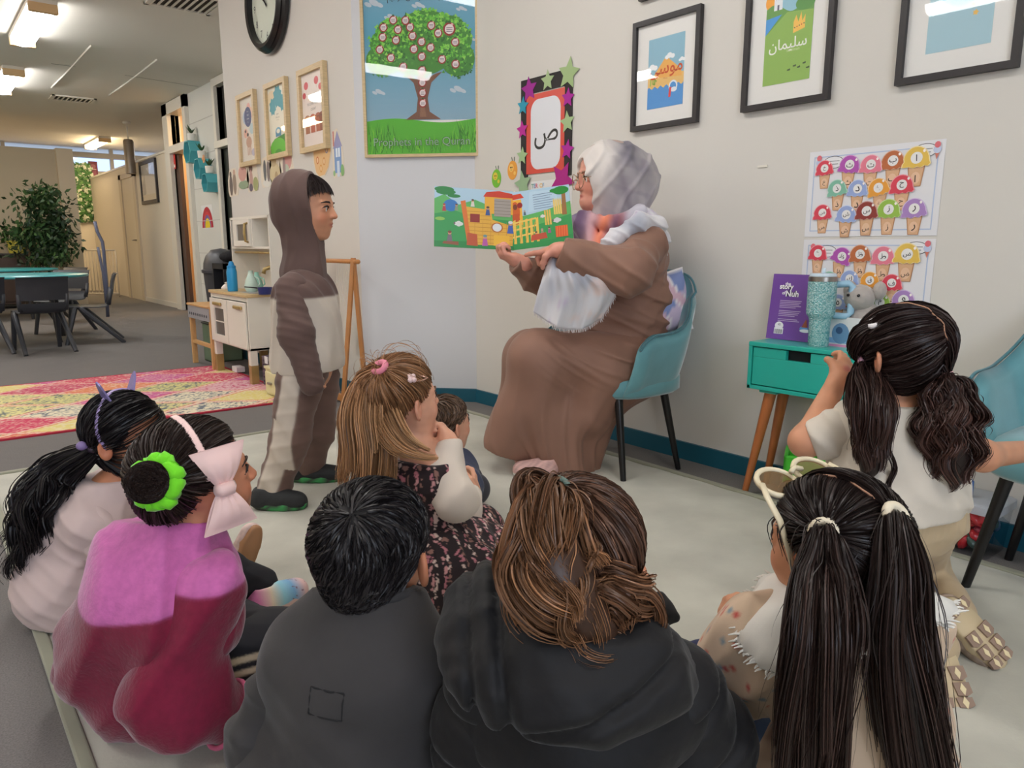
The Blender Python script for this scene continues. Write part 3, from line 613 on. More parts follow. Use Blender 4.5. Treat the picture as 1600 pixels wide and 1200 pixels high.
# ---------------------------------------------------------------- ice-cream posters
def cone_art(t,p,sc,c,letter,tilt=0,hide=0,lift=0):
    S=.066*sc; p=p-AZ_*.014
    q=math.radians(tilt); ca=AXR*math.cos(q)+AZ_*math.sin(q); cu=np.cross(np.array([-1.,0,0]),ca)
    pts=[(-.5,.05),(-.62,.06),(-.6,.2),(-.52,.3)]+[(.56*math.cos(k),.3+.62*math.sin(k)) for k in np.linspace(math.pi,0,14)[1:-1]]+[(.56,.3),(.62,.12),(.5,.02),(.35,.06),(.2,-.02),(.05,.05),(-.12,-.02),(-.3,.06)]
    pts=[(S*x,S*y) for x,y in pts]
    cp=[(S*x,S*y) for x,y in [(-.24,-.78),(.24,-.78),(.36,0.1),(-.36,.1)]]
    cb=p+nz*(.0022+lift); b=G().prism(cp,cb,AXR,AZ_,.0008,(186,132,92))
    aa=Art(cb+nz*.0008,AXR,AZ_,.0002,.0002); aa.poly([(x*.88,y*.96) for x,y in cp],(216,172,134)); aa.ell(0,-S*.42,S*.2,S*.26,(228,190,158),12); aa.text(letter,0,-S*.6,S*.3,(50,40,36),.01,maxw=S*.36)
    b.V+=aa.g.V; b.F+=[tuple(i+b.n for i in f) for f in aa.g.F]; b.C+=aa.g.C; b.build('cone_card',PRINT,t,attr=True)
    sb=p+nz*(.0045+lift); c2=tuple(min(255,int(x*.5+128)) for x in c)
    b=G().prism(pts,sb,ca,cu,.001,c2)
    aa=Art(sb+nz*.001,ca,cu,.0002,.0002); aa.poly([(x*.93,y*.93+S*.02) for x,y in pts],c); aa.ell(S*.02,S*.42,S*.25,S*.25,(232,230,228),16); aa.ell(S*.33,S*.68,S*.06,S*.07,(250,240,236),8,); aa.text(letter,S*.02,S*.28,S*.28,(40,38,44),.01,maxw=S*.34)
    b.V+=aa.g.V; b.F+=[tuple(i+b.n for i in f) for f in aa.g.F]; b.C+=aa.g.C; b.build('scoop_card',PRINT,t,attr=True)
def ice_poster(label,o,W,H,items):
    t=thing('ice_cream_poster',label,'poster',o,group='laminated ice cream alphabet posters')
    G().prism([(0,0),(W,0),(W,H),(0,H)],o+nz*.0008,AXR,AZ_,.0008).build('sheet',M('laminated white sheet',(226,226,230),rough=.3,coat=.4),t)
    a=Art(o+nz*.0017,AXR,AZ_,.0002,.0002); m=.02
    a.line([(m,m),(W-m,m),(W-m,H-m),(m,H-m),(m,m)],.0035,(176,192,220))
    for x,y in ((W*.2,H*.86),(W*.87,H*.9)):
        a.ell(x,y,.036,.021,(60,60,64),20); a.ell(x,y,.034,.019,(232,232,234),20); a.line([(x-.02,y+.004),(x+.02,y+.004)],.0022,(120,120,124)); a.line([(x-.018,y-.006),(x+.016,y-.006)],.0022,(120,120,124))
    for x,y in ((W*.085,H*.87),(W*.95,H*.9)):
        a.poly([(x-.008,y-.005),(x+.008,y-.005),(x,y-.03)],(206,120,100)); a.ell(x,y+.0,.012,.012,(190,200,226),10); a.ell(x,y+.014,.009,.01,(220,110,120),10)
    a.build('print',t)
    for k,(u,v,sc,c,l,ti) in enumerate(items): cone_art(t,PX(u,v,XR)*[0,1,1]+[XR,0,0],sc,c,arabic(l),ti,lift=.0006*(k%3))
    return t
red=(214,66,84);pur=(176,82,172);pnk=(226,124,144);bro=(186,104,60);yel=(226,188,84);mnt=(126,184,160);blu=(150,168,214);ora=(228,156,58);drk=(142,56,48);grn=(150,188,76);lil=(168,132,192)
def UVp(u,v): return (1240+u/1600*250,210+v/1088*170)
o=P_(1257,370); W=o[1]-P_(1464,367)[1]; H=P_(1270,238)[2]-o[2]
it=[(318,370,.85,red,'خ',4),(555,345,.98,pur,'ث',-6),(776,345,.98,pnk,'ت',0),(1000,310,1.02,bro,'ب',4),(1235,290,1.1,yel,'ا',3),(450,575,.92,mnt,'ذ',10),(642,580,.92,blu,'د',0),(870,570,.95,ora,'غ',15),(1090,550,1.0,red,'ح',4),(296,815,.88,red,'ض',4),(525,840,.95,blu,'ش',-3),(738,810,1.0,drk,'س',4),(950,795,1.02,grn,'ز',0),(1215,790,1.02,lil,'ر',6)]
ice_poster('upper ice cream alphabet poster showing three full rows of cones',o,W,H,[(*UVp(u,v),s,c,l,ti) for u,v,s,c,l,ti in it])
UVq=lambda u,v:(1180+u/1600*300,380+v/960*180)
o2=np.array([XR,o[1]+.0,o[2]-.01-H]); 
it=[(525,110,.9,red,'ع',0),(705,135,.95,pur,'ظ',-20),(882,125,.98,bro,'ظ',5),(1070,145,1.02,pnk,'ط',3),(1265,135,1.1,yel,'ض',0),(620,330,.9,mnt,'ل',0),(788,320,.88,blu,'ك',0),(962,335,.88,ora,'ق',5),(1143,360,.9,red,'ف',3),(690,520,.9,blu,'ه',0),(850,515,.95,drk,'ن',0),(1040,525,.98,grn,'م',0),(1235,510,1.02,lil,'و',0)]
ice_poster('lower ice cream alphabet poster half hidden by the tumbler and the curly pigtails',o2,W,H,[(*UVq(u,v),s,c,l,ti) for u,v,s,c,l,ti in it])
# small mark and plug on the right wall
a0=P_(1192,260); tag(G().box(a0-[.004,.02,.004],a0+[0,.02,.004]).build('wall_hook',TRIM),'small white hook strip on the bare wall between prints and posters','hook')
# ---------------------------------------------------------------- hall wall things
mo=PX(225,320,XH); mW=mo[1]-PX(250,317,XH)[1]; mH=PX(221,254,XH)[2]-mo[2]
t=framed('framed_print','tall black framed grey photograph on the hall wall','picture frame',mo,AXR,mW,mH,.05,.03,BLK,lambda a,w,h:(a.rect(0,0,w,h,(206,204,202)),a.poly([(0,h*.4),(w*.2,h*.75),(w*.25,h*.2),(0,0)],(150,152,156)),a.poly([(w*.35,h*.9),(w*.75,h*.95),(w*.6,h*.7)],(240,240,244)),a.rect(0,0,w,h*.15,(204,196,180))),mb=.01)  # mirror: its reflection is painted as flat grey shapes
s0=PX(263,239,XH); s1=PX(269,263,XH)
t=thing('fire_sign','small red sign with white corner on the hall wall','sign',(XH,s1[1],s1[2])); yy=s0[1]; y2=yy-.32
G().box((XH-.004,y2,s1[2]-.02),(XH-.001,yy,s0[2]+.02)).build('plate',M('sign red',(206,36,30),rough=.4),t)
a=Art((XH-.0045,yy,s1[2]-.02),AXR,AZ_); a.rect(.2,.02,.3,.06,(235,230,225)); a.ell(.16,.22,.05,.09,(235,225,220)); a.rect(.06,.1,.1,.2,(236,226,220)); a.build('print',t)
# rainbow
ro=PX(317,357,XH); rW=ro[1]-PX(334,355,XH)[1]; rH=PX(316,323,XH)[2]-ro[2]
t=thing('rainbow_picture','child rainbow picture in red, blue and yellow on the pale wall','picture',ro)
G().prism([(0,0),(rW,0),(rW,rH*1.05),(0,rH*1.05)],ro+nz*.0008,AXR,AZ_,.001).build('sheet',M('white paper'),t)
a=Art(ro+nz*.002,AXR,AZ_)
for r,c in ((1,(186,42,56)),(.78,(208,60,70)),(.62,(112,96,160)),(.46,(236,206,40))): a.poly([(rW*.5+rW*.5*r*math.cos(q),rH*.02+rH*.95*r*math.sin(q)) for q in np.linspace(0,math.pi,14)],c)
a.build('print',t)
# hexagon shelves
HEXM=M('aqua shelf paint',(84,174,184),rough=.5)
for lb,u,v,R_ in (('highest of the aqua hexagon shelves, by the doorway',301,238,.15),('middle of the aqua hexagon shelves',317,264,.135),('lowest of the aqua hexagon shelves',329,286,.12)):
    D=.14; c=PX(u,v,XH-D/2); t=thing('hexagon_shelf',lb,'shelf',(XH,c[1],c[2]-R_),group='aqua hexagon shelves on the pale wall')
    for k in range(6):
        q0,q1=math.radians(60*k),math.radians(60*k+60); p=lambda q,r:(r*math.cos(q),r*math.sin(q))
        G().prism([p(q0,R_),p(q1,R_),p(q1,R_*.9),p(q0,R_*.9)],(XH-.001,c[1],c[2]),AXR,AZ_,D).build('side_board',HEXM,t)
def potted(label,p,leaf,flower=None):
    p=np.array(p); t=thing('potted_plant',label,'plant',p,group='small pots on the hexagon shelves')
    G().lathe([(.03,0),(.045,.01),(.05,.09),(.044,.09),(.04,.02)],p,seg=14).build('pot',M('white pot',(226,222,212),rough=.5),t,smooth='auto')
    g=G()
    for k in range(14):
        q=RNG.uniform(0,6.28);l=RNG.uniform(.05,.11); dv=np.array([math.cos(q)*.7,math.sin(q)*.7,1])*l; sd=np.array([-math.sin(q),math.cos(q),0])*.018; b=p+[0,0,.085]
        g.add([b,b+dv*.5+sd,b+dv,b+dv*.5-sd],[(0,1,2,3)])
    o=g.build('leaves',M('pot leaf %d'%leaf[1],leaf,rough=.6),t); o['kind']='stuff'
    if flower is not None:
        f=p+[-.05,.02,.17]; G().prism([((.05 if i%2 else .03)*math.cos(i*math.pi/10),(.05 if i%2 else .03)*math.sin(i*math.pi/10)) for i in range(20)],f,AXR,AZ_,.006).ball(f+[-.012,0,0],(.012,.02,.02)).build('flower',M('peach petals',(232,170,120),rough=.6),t)
for lb,u,v,R_,lf,fl in (('white pot with dark sprig on the highest hexagon shelf',301,238,.15,(60,80,50),None),('white pot with broad leaf on the middle hexagon shelf',317,264,.135,(50,90,48),None),('white pot with sunflower on the lowest hexagon shelf',329,286,.12,(54,84,50),1)):
    c=PX(u,v,XH-.07); potted(lb,(c[0],c[1],c[2]+R_*.866+.001),lf,fl)
# ================================================================ FURNITURE AND PLAY THINGS
VELV=M('teal velvet',(104,160,168),rough=.75,sheen=.9,var=.14,vscale=7,bump=.1,bscale=250)
BLKM=M('black metal leg',(20,19,20),rough=.35)
def tub_chair(label,c,fwd,seat_z=.385):
    """velvet tub chair; c = floor centre, fwd = facing direction (xy)"""
    rz=math.atan2(fwd[1],fwd[0])-math.pi/2     # local +y = front
    t=thing('tub_chair',label,'chair',c,rz,group='teal velvet tub chairs')
    # shell: swept band, arms at the front sides rising into the back
    n=60; V=[];F=[]; rows=9
    segs=[]
    for k in range(16): segs.append((.235,.16-.22*k/15))
    for k in range(1,15): q=math.pi/2*k/15; segs.append((.235-.15*(1-math.cos(q)),-.06-.15*math.sin(q)))
    for k in range(0,31): segs.append((.085-.17*k/30,-.21))
    segs=segs+[(-x,y) for x,y in segs[:30][::-1]]
    n=len(segs)-1
    def ring(i):
        x,y=segs[i]; s=abs(i/n*2-1)
        top=.80-.225/(1+math.exp(-(s-.52)*20))-.05*max(0,(s-.86)/.14)**2
        return x,y,top,s
    def outw(i):
        a,b=np.array(segs[max(0,i-1)]),np.array(segs[min(n,i+1)]); t=nrm(b-a); return np.array([-t[1],t[0]])*-1
    for side in (0,1):
        for i in range(n+1):
            x,y,top,s=ring(i); ox,oy=outw(i)
            if ox*x+oy*(y+.02)<0: ox,oy=-ox,-oy
            for k in range(rows+1):
                q=k/rows; z=.335+(top-.335)*q; f=-.045*(1-q)**2+.012*q+(.03*(q**1.5) if s<.5 else .012*q)
                th=.026*math.sqrt(max(0,1-((q-.5)*2)**6))*(1-.8*max(0,(s-.94)/.06))
                f+=th if side==0 else -th
                V.append((x+ox*f,y+oy*f,z))
    o2=(n+1)*(rows+1)
    for i in range(n):
        for k in range(rows):
            p=i*(rows+1)+k; q=p+rows+1
            F.append((p,q,q+1,p+1)); F.append((o2+p,o2+p+1,o2+q+1,o2+q))
        p=i*(rows+1)+rows; F.append((p,p+rows+1,o2+p+rows+1,o2+p)); p=i*(rows+1); F.append((p,o2+p,o2+p+rows+1,p+rows+1))
    for i in (0,n):
        for k in range(rows):
            p=i*(rows+1)+k; f=(p,p+1,o2+p+1,o2+p); F.append(f if i==0 else f[::-1])
    g=G().add(V,F); g.build('shell',VELV,t,smooth=True,world=False)
    pts=[]
    for i in range(n+1):
        x,y,top,s=ring(i); ox,oy=outw(i)
        if ox*x+oy*(y+.02)<0: ox,oy=-ox,-oy
        f=.012+(.03 if s<.5 else .012)+.012; pts.append((x+ox*f,y+oy*f,top-.004))
    G().tube(pts,.005,6).build('piping',M('dark teal piping',(70,120,130),rough=.7,sheen=.5),t,smooth=True,world=False)
    # seat
    V=[];F=[];m=32
    for r,z in ((.0,.425),(.6,.425),(.9,.415),(1,.39),(1,.34),(.92,.325),(0,.32)):
        for k in range(m):
            q=2*math.pi*k/m; ex=.235*math.copysign(abs(math.cos(q))**.6,math.cos(q)); ey=.205*math.copysign(abs(math.sin(q))**.6,math.sin(q))
            V.append((ex*r,ey*r-.005,z))
    for i in range(6):
        for k in range(m): F.append((i*m+k,i*m+(k+1)%m,(i+1)*m+(k+1)%m,(i+1)*m+k))
    G().add(V,[f[::-1] for f in F]).build('seat',VELV,t,smooth=True,world=False)
    for sx in (-1,1):
        for sy in (-1,1):
            G().tube([(sx*.15,sy*.13+.01,.335),(sx*.212,sy*(.155 if sy>0 else .17)+.01,0)],[.017,.011],10).build('leg',BLKM,t,smooth='auto',world=False)
    return t
fwd=np.array([-1.,0,0])
fa=FL(977,757); chair1=tub_chair('teal velvet tub chair the reading woman sits on',(fa[0]+.155,fa[1]+.212,0),fwd)
fb=FL(1505,916); chair2=tub_chair('teal velvet tub chair cut by the right edge of the photo',(fb[0]+.13,fb[1]-.225,0),fwd)
C1=np.array(chair1.location); C2=np.array(chair2.location)
# cushion behind the woman
cu=thing('cushion','small pastel cushion with abstract print behind the woman on the tub chair','cushion',(C1[0]+.1,C1[1]-.08,.425))
V=[];F=[];n=18
ctr=A(1038,474,2.95); ux=nrm(RGT*.8+FWD*.5+UP*.12); uz=nrm(UP*.98-ux*(UP@ux)*0+FWD*.12-RGT*.14); uz=nrm(uz-ux*(uz@ux)); un=np.cross(ux,uz)
cc=[]
for side in (1,-1):
    for j in range(n+1):
        for i in range(n+1):
            x,y=2*i/n-1,2*j/n-1; k=(1-abs(x)**2.6)*(1-abs(y)**2.6); pin=1-.07*(x*x*(1-y*y)+y*y*(1-x*x))*1
            p=ctr+ux*x*.125*(1-.06*(1-abs(x))*0-.08*(1-y*y)*abs(x))+uz*y*.125*(1-.08*(1-x*x)*abs(y))+un*side*.055*max(0,k)**.5
            V.append(p)
            q=math.sin(4.2*x+2.2*y+1.2*math.sin(3*y)); q2=math.sin(3*y-2.4*x+.6)
            c=(216,180,196) if q>.45 else (236,230,232) if q>.05 else (130,146,196) if q2>.2 else (206,190,214)
            if max(abs(x),abs(y))>.93: c=(240,236,236)
            cc.append(lin(c))
m=(n+1)**2
for s in (0,1):
    for j in range(n):
        for i in range(n):
            a=s*m+j*(n+1)+i; f=(a,a+1,a+n+2,a+n+1); F.append(f if s==0 else f[::-1])
mesh_obj('cover',V,F,M('cushion print',attr=True,rough=.8,bump=.15,bscale=300),cu,True,cc)
edge=[ctr+ux*x*.125*(1-.08*(1-y*y)*abs(x))+uz*y*.125*(1-.08*(1-x*x)*abs(y)) for x,y in [(-1+2*k/10,-1) for k in range(10)]+[(1,-1+2*k/10) for k in range(10)]+[(1-2*k/10,1) for k in range(10)]+[(-1,1-2*k/10) for k in range(10)]]
G().tube(edge,.005,6,closed=True).build('white_piping',M('white piping',(236,232,232),rough=.7),cu,smooth=True)
# ---------------------------------------------------------------- teal bedside table
TEALP=M('turquoise lacquer',(38,176,160),rough=.3,coat=.2); WOODL=M('orange beech',(176,104,56),rough=.4,var=.12,vscale=14,stretch=(6,6,1))
fl=FL(1163,771); ftl=PX(1170,533,fl[0]+.005); zt=ftl[2]; zb=PX(1166,606,fl[0]+.005)[2]
TX0=ftl[0]; TY1=ftl[1]; TW,TD=.44,2.488-ftl[0]
tb=thing('side_table','turquoise bedside table with one drawer and orange wooden legs','table',(TX0,TY1-TW/2,0))
bx0,bx1,by0,by1=TX0,TX0+TD,TY1-TW,TY1
g=G().box((bx0,by0,zt-.016),(bx1,by1,zt),bev=.003).box((bx0+.002,by0,zb),(bx1,by1,zb+.014),bev=.002).box((bx0+.002,by0,zb),(bx1,by0+.014,zt-.01),bev=.002).box((bx0+.002,by1-.014,zb),(bx1,by1,zt-.01),bev=.002).box((bx1-.012,by0,zb),(bx1,by1,zt-.01))
g.build('cabinet_body',TEALP,tb)
d0,d1,hz=by0+.017,by1-.017,zt-.019
hy0,hy1=by1-.235,by1-.145
g=G().box((bx0+.006,d0,zb+.017),(bx0+.024,d1,hz-.034),bev=.002).box((bx0+.006,d0,hz-.034),(bx0+.024,hy0,hz),bev=.002).box((bx0+.006,hy1,hz-.034),(bx0+.024,d1,hz),bev=.002)
dr_=g.build('drawer',TEALP,tb)
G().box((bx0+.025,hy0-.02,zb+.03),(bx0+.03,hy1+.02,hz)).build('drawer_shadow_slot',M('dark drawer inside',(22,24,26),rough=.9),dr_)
for sy in (0,1):
    for sx in (0,1):
        top=np.array([bx0+.045+sx*(TD-.09),by1-.075-sy*.29,zb]); bot=np.array([bx0+.0+sx*(TD-.015),by1-.005-sy*.43,0])
        if sx==0 and sy==0: bot=np.array([fl[0],fl[1],0])
        lg=G().tube([top,bot],[.021,.011],12).build('leg',WOODL,tb,smooth='auto')
    G().box((bx0+.02,by1-.11-sy*.29,zb-.012),(bx1-.02,by1-.04-sy*.29,zb-.0005),bev=.003).build('leg_block',TEALP,tb)
# purple book, tumbler, card, plush, all on the table
PURP=M('purple cover',(116,74,160),rough=.35)
b0=PP(1199,521,(TX0+.13,TY1,zt),(1,0,0)); 
bk=thing('purple_book','purple story book standing upright on the turquoise table','book',(b0[0],b0[1],zt))
bl=np.array([TX0+.125,b0[1]+.0,zt+.001]); bw_,bh_=.165,.235
tl_=nrm(np.array([.12,0,1.])); ax_=nrm(np.array([.0,-1,0])); nn=np.cross(ax_,tl_)
K=(A(1199,521,3.0)-A(1257,521,3.0))
G().prism([(0,0),(bw_,0),(bw_,bh_),(0,bh_)],bl,ax_,tl_,.004).build('front_cover',PURP,bk)
G().prism([(.002,.003),(bw_-.003,.003),(bw_-.003,bh_-.003),(.002,bh_-.003)],bl,ax_,tl_,-.012).build('pages',M('page edge',(230,224,210),rough=.8),bk)
a=Art(bl+nn*.0045,ax_,tl_,.0002)
a.text('the',.062,.195,.012,(245,240,248),.03); a.text('story',.058,.176,.022,(30,22,40),.09); a.text('story',.058,.176,.022,(248,246,250),.03); a.text('of',.05,.162,.012,(248,246,250),.03); a.text('Nuh',.083,.155,.022,(30,22,40),.09); a.text('Nuh',.083,.155,.022,(248,246,250),.03)
for k in range(13):
    if k in (5,10): continue
    a.line([(.04,.14-.006*k),(.04+.083-(.02 if k in (4,9) else .004*(k%3)),.14-.006*k)],.0022,(206,186,224))
a.poly([(.03,.02),(.066,.02),(.066,.042),(.03,.042)],(240,238,242)); a.ell(.048,.05,.017,.014,(240,238,242)); a.text('45',.048,.05,.008,(60,50,70))
for k in range(11): a.line([(.034+.0028*k,.022),(.034+.0028*k,.036)],.0012 if k%3 else .002,(70,60,80))
a.ell(.145,.045,.016,.01,(90,150,210)); a.ell(.15,.038,.02,.006,(230,236,246)); a.poly([(.135,.05),(.15,.08),(.158,.05)],(150,80,60))
a.build('cover_print',bk)
def crystal():
    m=M('teal rhinestones',(126,190,192),rough=.25,metal=.35,spec=.8); nt=m.node_tree
    if 'done' in m: return m
    N=nt.nodes; L=nt.links; b=N['Principled BSDF']; v=N.new('ShaderNodeTexVoronoi'); v.inputs['Scale'].default_value=260
    tc=N.new('ShaderNodeTexCoord'); L.new(tc.outputs['Object'],v.inputs['Vector']); bp=N.new('ShaderNodeBump'); bp.inputs['Strength'].default_value=.9; bp.inputs['Distance'].default_value=.004; bp.invert=True
    L.new(v.outputs['Distance'],bp.inputs['Height']); L.new(bp.outputs[0],b.inputs['Normal'])
    r=N.new('ShaderNodeMix'); r.data_type='RGBA'; r.inputs[6].default_value=(*lin((104,176,180)),1); r.inputs[7].default_value=(*lin((190,226,224)),1); s=N.new('ShaderNodeSeparateColor'); L.new(v.outputs['Color'],s.inputs[0]); L.new(s.outputs[0],r.inputs[0]); L.new(r.outputs[2],b.inputs['Base Color']); m['done']=1; return m
tp=np.array([TX0+.065,PP(1279,527,(TX0+.065,0,0),(1,0,0))[1],zt])
tm=thing('tumbler','tall rhinestone covered aqua tumbler with handle on the turquoise table','tumbler',tp)
G().lathe([(.0,0),(.031,0),(.033,.004),(.0345,.088),(.037,.098),(.0445,.108),(.046,.116),(.046,.215),(.044,.22)],tp,seg=28).build('body',crystal(),tm,smooth='auto')
G().lathe([(.0455,.219),(.0455,.233),(.043,.235)],tp,seg=28).build('steel_rim',M('brushed steel',(170,165,158),rough=.3,metal=1),tm,smooth='auto')
G().lathe([(.043,.23),(.043,.24),(.04,.245),(0,.246)],tp,seg=24).build('lid',M('clear lid',(196,214,226),rough=.2),tm,smooth='auto')
hd=nrm(-ncc*0+RGT*.9-FWD*.25); 
G().tube([tp+hd*.04+UP*.208,tp+hd*.08+UP*.212,tp+hd*.093+UP*.203,tp+hd*.093+UP*.115,tp+hd*.08+UP*.103,tp+hd*.04+UP*.106],[.011,.012,.012,.012,.011,.011],8).build('handle',M('pale blue handle',(160,200,224),rough=.35),tm,smooth=True)
G().tube([tp+UP*.24,tp+UP*.262+hd*.002],.006,8).build('straw',M('clear straw',(200,220,232),rough=.2),tm,smooth=True)
cp_=np.array([TX0+.11,PP(1318,530,(TX0+.11,0,0),(1,0,0))[1],zt]); cd=thing('picture_card','blue and pink picture card leaning behind the curly haired girl on the table','card',cp_)
G().prism([(-.06,0),(.07,0),(.07,.1),(-.06,.1)],cp_,AXR,AZ_,.004).build('card',M('white paper'),cd)
a=Art(cp_+nz*.0042,AXR,AZ_); a.rect(-.06,0,.07,.008,(230,150,190)); a.rect(-.06,.012,.07,.03,(140,180,220)); a.ell(-.01,.045,.03,.035,(110,150,190)); a.ell(-.015,.055,.012,.012,(60,90,130)); a.build('print',cd)
pp_=cp_+np.array([.055,-.035,0]); pl=thing('plush_toy','grey fluffy plush toy peeking over the girl at the table','toy',pp_)
g=G().ball(pp_+[0,0,.08],(.05,.055,.08)).ball(pp_+[-.02,.01,.165],(.045,.05,.045)).ball(pp_+[0,.055,.19],(.02,.022,.03)).ball(pp_+[0,-.045,.19],(.02,.022,.03)); g.build('body',M('grey plush',(176,168,162),rough=.95,bump=.8,bscale=90,sheen=.6),pl,smooth=True)
for s in (.02,-.015): G().ball(pp_+[-.062,s+.008,.175],.005).build('eye',M('toy eye',(30,26,26),rough=.2),pl,smooth=True)
# green toy crate on the floor behind the table leg
gp=FL(1262,785)
gt=thing('green_toy_truck','bright green plastic toy truck standing on the floor under the turquoise table','toy',gp)
GRN=M('lime plastic',(70,190,50),rough=.35)
g0=A(1262,705,(gp@FWD)-.06)
g=G(); hx=.055
for lo,hi in (((-.045,-.05,0),(.045,.05,.01)),((-.045,-.05,0),(-.037,.05,.07)),((.037,-.05,0),(.045,.05,.07)),((-.045,-.05,0),(.045,-.042,.07)),((-.045,.042,0),(.045,.05,.07))): g.box(gp+np.array(lo)+[0,0,.035],gp+np.array(hi)+[0,0,.035],bev=.003)
g.build('tray',GRN,gt)
G().box(gp+[-.038,-.085,.03],gp+[.038,-.052,.12],bev=.008).build('cab',GRN,gt)
for sx in (-1,1):
    for sy in (-.065,.03): G().lathe([(0,-.01),(.028,-.01),(.028,.01),(0,.01)],gp+[sx*.042,sy,.03],(1,0,0),14).build('wheel',M('dark rubber',(40,40,42),rough=.7),gt,smooth='auto')
gt.scale=(1.75,1.75,1.75); gt.rotation_euler=(0,0,.5)
# snack tub
sp=FL(1478,862); sp=np.array([sp[0]+.085,sp[1]-.035,0])
sk=thing('snack_tub','clear plastic tub with blue handle and red wrapped snacks on the floor','tub',sp)
CLR=pane_mat('clear plastic tub',(.93,.95,.97),.08,1.3)
n=24
def rr_(w,d,r,k=5): return [(sx*(w-r)+r*math.cos(q),sy*(d-r)+r*math.sin(q)) for sx,sy,q0 in ((1,1,0),(-1,1,90),(-1,-1,180),(1,-1,270)) for q in [math.radians(q0+90*i/k) for i in range(k+1)]]
V=[];F=[]
lv=[(.066,0),(.07,.005),(.08,.13),(.083,.135)]
for wv,z in lv: V+=[(sp[0]+x,sp[1]+y,z) for x,y in rr_(wv,wv,.022)]
m=24
for i in range(3): F+=[(i*m+k,i*m+(k+1)%m,(i+1)*m+(k+1)%m,(i+1)*m+k) for k in range(m)]
F.append(tuple(range(m-1,-1,-1))); G().add(V,F).build('tub_wall',CLR,sk,smooth='auto')
V=[];F=[]
for wv,z in ((.086,.136),(.087,.14),(.086,.16),(.08,.165)): V+=[(sp[0]+x,sp[1]+y,z) for x,y in rr_(wv,wv,.025)]
for i in range(3): F+=[(i*m+k,i*m+(k+1)%m,(i+1)*m+(k+1)%m,(i+1)*m+k) for k in range(m)]
F.append(tuple(3*m+k for k in range(m))); G().add(V,F).build('lid',M('frosted lid',(206,212,222),rough=.35,alpha=.75),sk,smooth='auto')
hb=sp+UP*.16
G().tube([hb-RGT*.07,hb-RGT*.075+UP*.03,hb-RGT*.06+UP*.058,hb-RGT*.035+UP*.064,hb-RGT*.022+UP*.05,hb-RGT*.022+UP*.0],.009,8,flat=1).build('handle',M('blue handle',(86,140,224),rough=.4),sk,smooth=True)
for k in range(26):
    q=RNG.uniform(-1,1,3); p=sp+[q[0]*.05,q[1]*.05,.022+(q[2]+1)*.048]; c=[(196,48,54),(196,48,54),(222,110,60),(96,120,160),(70,90,80),(230,200,190),(150,40,60)][k%7]
    Mx=Matrix.Rotation(RNG.uniform(0,3),3,Vector(RNG.normal(size=3)).normalized())
    G().ball((0,0,0),(.03,.02,.012),seg=8,rings=4,Mx=Mx).build('wrapped_snack',M('wrapper %d %d'%c[:2],c,rough=.3),sk,smooth=True,world=False).location=tuple(p-sp)
# ---------------------------------------------------------------- play kitchen
KW=M('white kitchen board',(226,221,210),rough=.5); KWD=M('birch top',(206,178,130),rough=.45,var=.08,vscale=18,stretch=(1,8,1)); GOLD=M('gold paint',(176,150,96),rough=.4,metal=.4)
k0,k1=1.66,2.028; ky0,ky1=4.75,5.485; kz=.59
pk=thing('play_kitchen','white toy kitchen with birch worktop and gold dipped legs','toy kitchen',(k0,ky0,0))
g=G().box((k0,ky0,.225),(k1,ky0+.016,kz-.02),bev=.002).box((k0,ky1-.016,.225),(k1,ky1,kz-.02),bev=.002).box((k0,ky0,.225),(k1,ky1,.241)).box((k1-.012,ky0,.225),(k1,ky1,kz-.02)).box((k0+.004,ky0+.016,kz-.05),(k0+.02,ky1-.016,kz-.02)); g.build('cabinet_body',KW,pk)
G().box((k0-.012,ky0-.01,kz-.02),(k1,ky1+.01,kz),bev=.003).build('worktop',KWD,pk)
for yy in (ky0,ky1-.045):
    for xx in (k0,k1-.045):
        l=G().box((xx,yy,.0),(xx+.045,yy+.045,.226)).build('leg',KW,pk)
        G().box((xx-.0012,yy-.0012,.0),(xx+.0462,yy+.0462,.13)).build('gold_foot',GOLD,l)
ym=(ky0+ky1)/2
dd=G().box((k0-.014,ym-.008-.34,.235),(k0-.0,ym-.006,kz-.055),bev=.002).build('door',KW,pk)
hz_=kz-.1
G().box((k0-.03,ym-.31,hz_),(k0-.014,ym-.16,hz_+.022),bev=.006).build('handle',GOLD,dd)
g=G(); wy0,wy1,wz0,wz1=ym+.07,ym+.27,.285,.47
for lo,hi in (((ym+.002,.235),(wy0,kz-.055)),((wy1,.235),(ky1-.01,kz-.055)),((wy0,.235),(wy1,wz0)),((wy0,wz1),(wy1,kz-.055))): g.box((k0-.014,lo[0],lo[1]),(k0,hi[0],hi[1]))
d2=g.build('oven_door',KW,pk); G().box((k0-.006,wy0,wz0),(k0-.004,wy1,wz1)).build('oven_window',M('smoked plastic',(110,104,98),rough=.25),d2)
G().box((k0-.008,wy0,(wz0+wz1)/2-.004),(k0-.003,wy1,(wz0+wz1)/2+.004)).build('oven_rack',KW,d2)
G().box((k0-.03,ym+.1,hz_),(k0-.014,ym+.26,hz_+.022),bev=.006).build('handle',GOLD,d2)
kb=k1-.2; kt=1.09
g=G().box((kb,ky0+.002,kz),(k1,ky0+.016,kt)).box((kb,ky1-.016,kz),(k1,ky1-.002,kt)).box((kb,ky0,kt-.016),(k1,ky1,kt)).box((kb,ky0+.016,kt-.215),(k1,ky1-.016,kt-.2)).box((k1-.01,ky0+.01,kz),(k1,ky1-.01,kt)).box((kb,ky0+.3,kt-.2),(k1,ky0+.314,kt-.016)); g.build('hutch',KW,pk)
G().box((kb-.004,ky0+.05,kz+.02),(kb-.002,ky0+.052,kz+.03)).build('screw_cap',KW,pk)
mo_=G(); my0,my1=ky0+.316,ky1-.1
